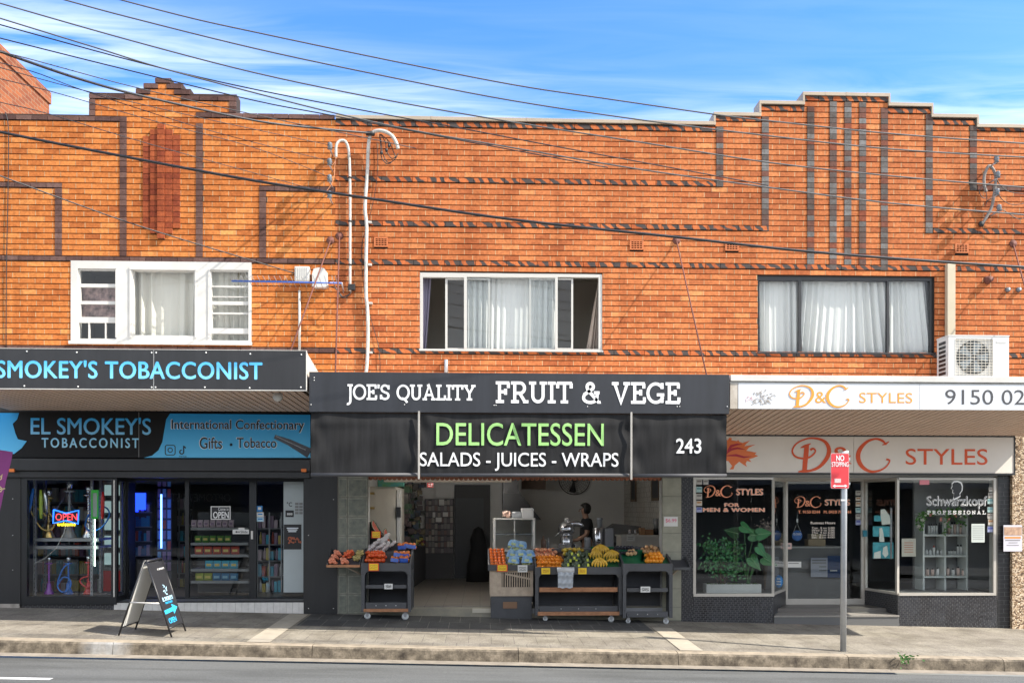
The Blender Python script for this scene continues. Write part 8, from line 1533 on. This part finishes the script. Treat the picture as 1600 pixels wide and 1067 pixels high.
# isolator boxes, thin conduit, antenna
ib = thing('meter_box', 'white ribbed plastic box on the wall above the television antenna', 'box', W(472, 440, -.1)); mb = MB(); a, b, c, d = rp(460, 416, 483, 439, -.12); mb.box(a, b, -.12, -.003, c, d, M_white, bev=.012)
for k in range(6): x_ = a+.03+(b-a-.06)*k/5; mb.box(x_-.006, x_+.006, -.127, -.1205, c+.02, d-.02, M_white)
part(mb, 'case', ib)
ib = thing('meter_box', 'white smooth plastic box beside the ribbed box', 'box', W(499, 448, -.1)); mb = MB(); P = [W(*p, -.12) for p in ((488, 447), (487.5, 428), (490, 420), (497, 418), (506, 419), (510, 424), (511, 446), (508, 448.5), (491, 448.5))]; mb.prism([(p.x, p.z) for p in P], -.12, -.003, M_white); part(mb, 'case', ib)
mb = MB(); mb.tube([W(468, 454, -.03), W(468, 548, -.03)], .021, M_pvc, 10); tag(mb.build('conduit'), 'short straight white conduit rising from the tobacconist awning', 'conduit')
mb = MB(); mb.tube([W(697, 562, -.03), W(697, 582, -.03)], .03, M_galv, 10); tag(mb.build('vent_pipe'), 'short galvanised pipe stub below the white sliding window', 'pipe')
Yan = -.5; an = thing('tv_antenna', 'blue boomed television antenna projecting across the wall below the white boxes', 'antenna', W(525, 442, Yan)); mb = MB(); P0, P1_ = W(362, 439, Yan), W(534, 442.5, Yan); M_blu2 = mat('blue_boom', (.03, .10, .38), .35); mb.tube([P0, P1_], .014, M_blu2, 8); part(mb, 'boom', an); mb = MB()
for k in range(20):
    f = .01+k*.05 if k < 18 else .90+(k-17)*.03; c = P0.lerp(P1_, f); h = .045 if k < 15 else .07; mb.tube([c+Vector((-.008, -.16, h)), c+Vector((.008, .16, -h))], .004, M_steel, 5)
part(mb, 'elements', an); mb = MB(); mb.tube([P1_, Vector((P1_.x-.05, -.0, P1_.z-.02))], .012, M_galv, 8); mb.tube(smooth([W(*p, -.2) for p in ((522, 446), (530, 458), (534, 464), (542, 462), (548, 458))], 4), .009, M_cab, 6); mb.tube(smooth([W(*p, -.15) for p in ((512, 447), (526, 452), (538, 466), (549, 456))], 4), .007, M_cab, 6); part(mb, 'bracket', an)
# beige downpipe, condenser
dpn = thing('downpipe', 'square beige downpipe rising behind the air conditioner', 'downpipe', W(1487, 525, -.08)); mb = MB(); a, b, c, d = rp(1480.5, 412, 1493, 588, -.09); mb.box(a, b, -.09, -.004, c, d, mat('beige_pipe', (.46, .40, .29), .45, var=.08, vs=3), bev=.006); part(mb, 'pipe', dpn)
Yac = -.75; a, b, c, d = rp(1482, 525.5, 1576.5, 590, Yac); c = max(c, W(1400, 588, YD).z+.0); ac = thing('air_conditioner', 'white outdoor air conditioner unit standing on the salon awning', 'air conditioner', ((a+b)/2, Yac+.16, c)); M_acw = mat('white_enamel', (.54, .54, .52), .35, var=.03, vs=3)
fr_ = rp(1493, 529.5, 1551, 587, Yac); mb = MB(); mb.grid([[a, b, c, d]], [list(fr_)], Yac, Yac+.03, M_acw); mb.box(a, b, Yac+.031, Yac+.34, c, d, M_acw); mb.box(a-.006, b+.006, Yac-.006, Yac+.345, d+.001, d+.018, M_acw); part(mb, 'case', ac)
mb = MB(); cx, cz = (fr_[0]+fr_[1])/2, (fr_[2]+fr_[3])/2; R_f = (fr_[3]-fr_[2])*.46; mb.lathe([(0, .0), (R_f, 0), (R_f, .02)], (cx, Yac+.022, cz), mat('dark_fan_recess', (.05, .06, .065), .5), 28, 'y')
for k in range(5): aa = k*1.257; mb.mesh([(cx+R_f*u*math.cos(aa+w_), Yac+.018, cz+R_f*u*math.sin(aa+w_)) for u, w_ in ((.15, -.2), (.9, -.3), (.95, .3), (.2, .5))], [(0, 1, 2, 3)], mat('fan_blue_grey', (.18, .22, .25), .4))
part(mb, 'fan', ac); mb = MB(); M_acg = mat('cream_grille', (.62, .58, .50), .45)
for k in range(13): z_ = fr_[2]+(fr_[3]-fr_[2])*(k+.5)/13; mb.box(fr_[0], fr_[1], Yac-.004, Yac+.004, z_-.0035, z_+.0035, M_acg)
for k in range(11): x_ = fr_[0]+(fr_[1]-fr_[0])*k/10; mb.box(x_-.002, x_+.002, Yac-.008, Yac-.0045, fr_[2], fr_[3], M_acg)
part(mb, 'grille', ac); mb = MB(); 
for k in range(8): z_ = c+.06+k*.068; mb.box(a-.004, a-.001, Yac+.08, Yac+.28, z_, z_+.045, M_blackf)
part(mb, 'side_vents', ac); mb = MB(); mb.pbox(1557, 533, 1572, 536, Yac-.004, .003, mat('grey_badge', (.45, .45, .44), .5)); part(mb, 'badge', ac)
# soffit lamp under the left awning
lm = thing('soffit_lamp', 'small white flood lamp under the right end of the left awning', 'lamp', W(434, 626, -2.0)); mb = MB(); c = W(434, 618.5, -2.0); mb.lathe([(.02, .06), (.06, .04), (.07, -.03), (.04, -.07), (0, -.08)], c, M_white, 14); part(mb, 'shade', lm); mb = MB(); mb.tube([c+Vector((0, 0, .05)), Vector((c.x, c.y, 3.36))], .01, M_white, 6); part(mb, 'stem', lm)
# ------------------------------------------------------------------ overhead wires
def wire(pts, r, label, name='overhead_wire', grp=None, Y0=-3.4, Y1=-3.4, m_=M_cab):
    n = len(pts)-1; xs = [p[0] for p in pts]; P = [W(p[0], p[1], Y0+(Y1-Y0)*(p[0]-xs[0])/(xs[-1]-xs[0])) for p in pts]; mb = MB(); mb.tube(smooth(P, 6), r, m_, 6); return tag(mb.build(name), label, 'wire', grp)
M_gw = mat('weathered_grey_wire', (.10, .10, .095), .5)
wire([(-60, 190), (0, 206.5), (200, 246), (400, 283), (575, 310), (800, 343), (1060, 371), (1262, 393), (1482, 410), (1660, 421)], .016, 'thickest black cable sagging across the whole brick wall')
wire([(150, -12), (188, 0), (300, 29), (400, 51), (600, 93), (800, 132.5), (950, 155), (1120, 179.5), (1200, 189), (1390, 209), (1600, 224.5), (1660, 229)], .0078, 'highest overhead wire entering at the top edge of the view', Y0=-4.5, Y1=-4.5, m_=M_gw)
wire([(60, -11), (100, 0), (200, 27), (400, 76.5), (600, 119), (800, 157.5), (1000, 187.5), (1200, 212.5), (1390, 233), (1600, 246), (1660, 249)], .0078, 'second highest overhead wire, crossing the parapet left of the stepped gable', Y0=-4.5, Y1=-4.5, m_=M_gw)
wire([(-60, -12), (0, 5.5), (200, 62.5), (400, 114.5), (600, 156), (800, 191), (1000, 222.5), (1200, 254), (1390, 275), (1600, 293), (1660, 297)], .0078, 'third overhead wire, crossing the beige capping near its middle', Y0=-4.5, Y1=-4.5, m_=M_gw)
wire([(-60, 10), (0, 29), (150, 75), (250, 106), (400, 146), (525, 177.5), (650, 205), (800, 231), (1000, 265), (1200, 293), (1390, 317.5), (1600, 335.7), (1660, 340)], .0078, 'fourth overhead wire, lowest of the four long grey wires', Y0=-4.5, Y1=-4.5, m_=M_gw)
wire([(-60, 22), (0, 39), (225, 100), (400, 140.5), (600, 179), (700, 197), (900, 235), (1200, 290)], .007, 'thin wire running just above the fourth overhead wire on the left', Y0=-4.2, Y1=-3.0)
wire([(-60, 44), (0, 60), (200, 110), (400, 158), (520, 181), (700, 216), (950, 262)], .007, 'thin wire passing behind the top of the small stepped gable', Y0=-4.0, Y1=-3.0)
wire([(-60, 66), (0, 81), (25, 90), (125, 124), (225, 151), (400, 189), (500, 201), (580, 208.5)], .017, 'black service cable ending at the thick white conduit', 'service_cable', None, -5, -.15)
wire([(-60, 70), (25, 87), (212, 137), (400, 180), (520, 205), (650, 232)], .006, 'thin wire beside the black service cable', 'service_wire', None, -5, -2)
gs = 'thin service wires to the wall insulators'
for P in ([(-60, 88), (0, 106), (140, 144), (330, 188), (515, 227)], [(-60, 84), (50, 112), (140, 145), (330, 205), (515, 252)], [(-60, 110), (75, 142), (250, 192), (400, 232), (515, 277)], [(-60, 140), (0, 160), (75, 178), (250, 230), (515, 303)]): wire(P, .0055, 'thin service wire converging on the row of wall insulators', 'service_wire', gs, -5, -.3)
wire([(-60, 255), (0, 275), (100, 312), (200, 347.5), (300, 379), (370, 400), (460, 427)], .010, 'thin black cable dropping across the left wall to the white boxes', 'service_wire', None, -3, -.13)
mb = MB(); mb.tube(smooth([W(*p, -.02) for p in ((8, 176), (13, 200), (12.5, 300), (10, 420), (9.5, 548))], 4), .007, M_cab, 5); tag(mb.build('down_wire'), 'dark wire running straight down the wall at the far left', 'wire')
mb = MB(); mb.tube(smooth([W(*p, -.02) for p in ((589, 222), (590, 260), (586, 300), (576, 345), (565, 390), (571, 470), (580, 500), (592, 545), (594, 584))], 5), .005, M_cab, 5); tag(mb.build('down_wire'), 'thin dark wire wandering down beside the thick white conduit', 'wire')
# ------------------------------------------------------------------ shops across the road (seen only in the glass)
M_opp = mat('dark_opposite_wall', (.10, .095, .09), .8); M_oppw = mat('pale_opposite_wall', (.34, .32, .30), .8, var=.1, vs=.5)
op = thing('shop_row', 'dark row of shops across the road, mirrored in the window glass', 'building', (-6, -26, -.2)); mb = MB(); mb.box(-34, 12, -32, -24.05, -2, 3.6, M_opp); mb.box(-34, 12, -32, -24.1, 3.603, 4.6, M_oppw); part(mb, 'wall', op); mb = MB(); mb.box(-34, 12, -24.0, -21.2, 2.75, 3.1, mat('opposite_awning', (.16, .16, .17), .6)); part(mb, 'awning', op)
mb = MB(); mb.box(-16, -8.5, -24.04, -23.99, 1.9, 2.6, mat('opposite_sign', (.06, .06, .065), .5)); part(mb, 'sign_board', op); text(op, 'OPTOMETRIST', (-13.6, -11.0, 2.05, 2.4), -23.98, mat('opposite_letter', (.8, .8, .8), .6), flip=True)
mb = MB(); mb.box(12.003, 30, -24.04, -23.9, -2, 2.9, M_opp); mb.box(12.003, 30, -23.88, -21.4, 2.6, 2.85, mat('opposite_awning', (.16, .16, .17), .6)); part(mb, 'wall', op); text(op, 'PHARMACY & TOBACCONIST', (12.4, 18.2, 2.05, 2.45), -23.88, mat('opposite_letter', (.8, .8, .8), .6), flip=True)
for k in range(5): mb = MB(); mb.box(-32+k*8.5, -26+k*8.5, -24.04, -24.0, .2, 1.8, mat('opposite_window', (.03, .035, .04), .15)); part(mb, 'window', op)
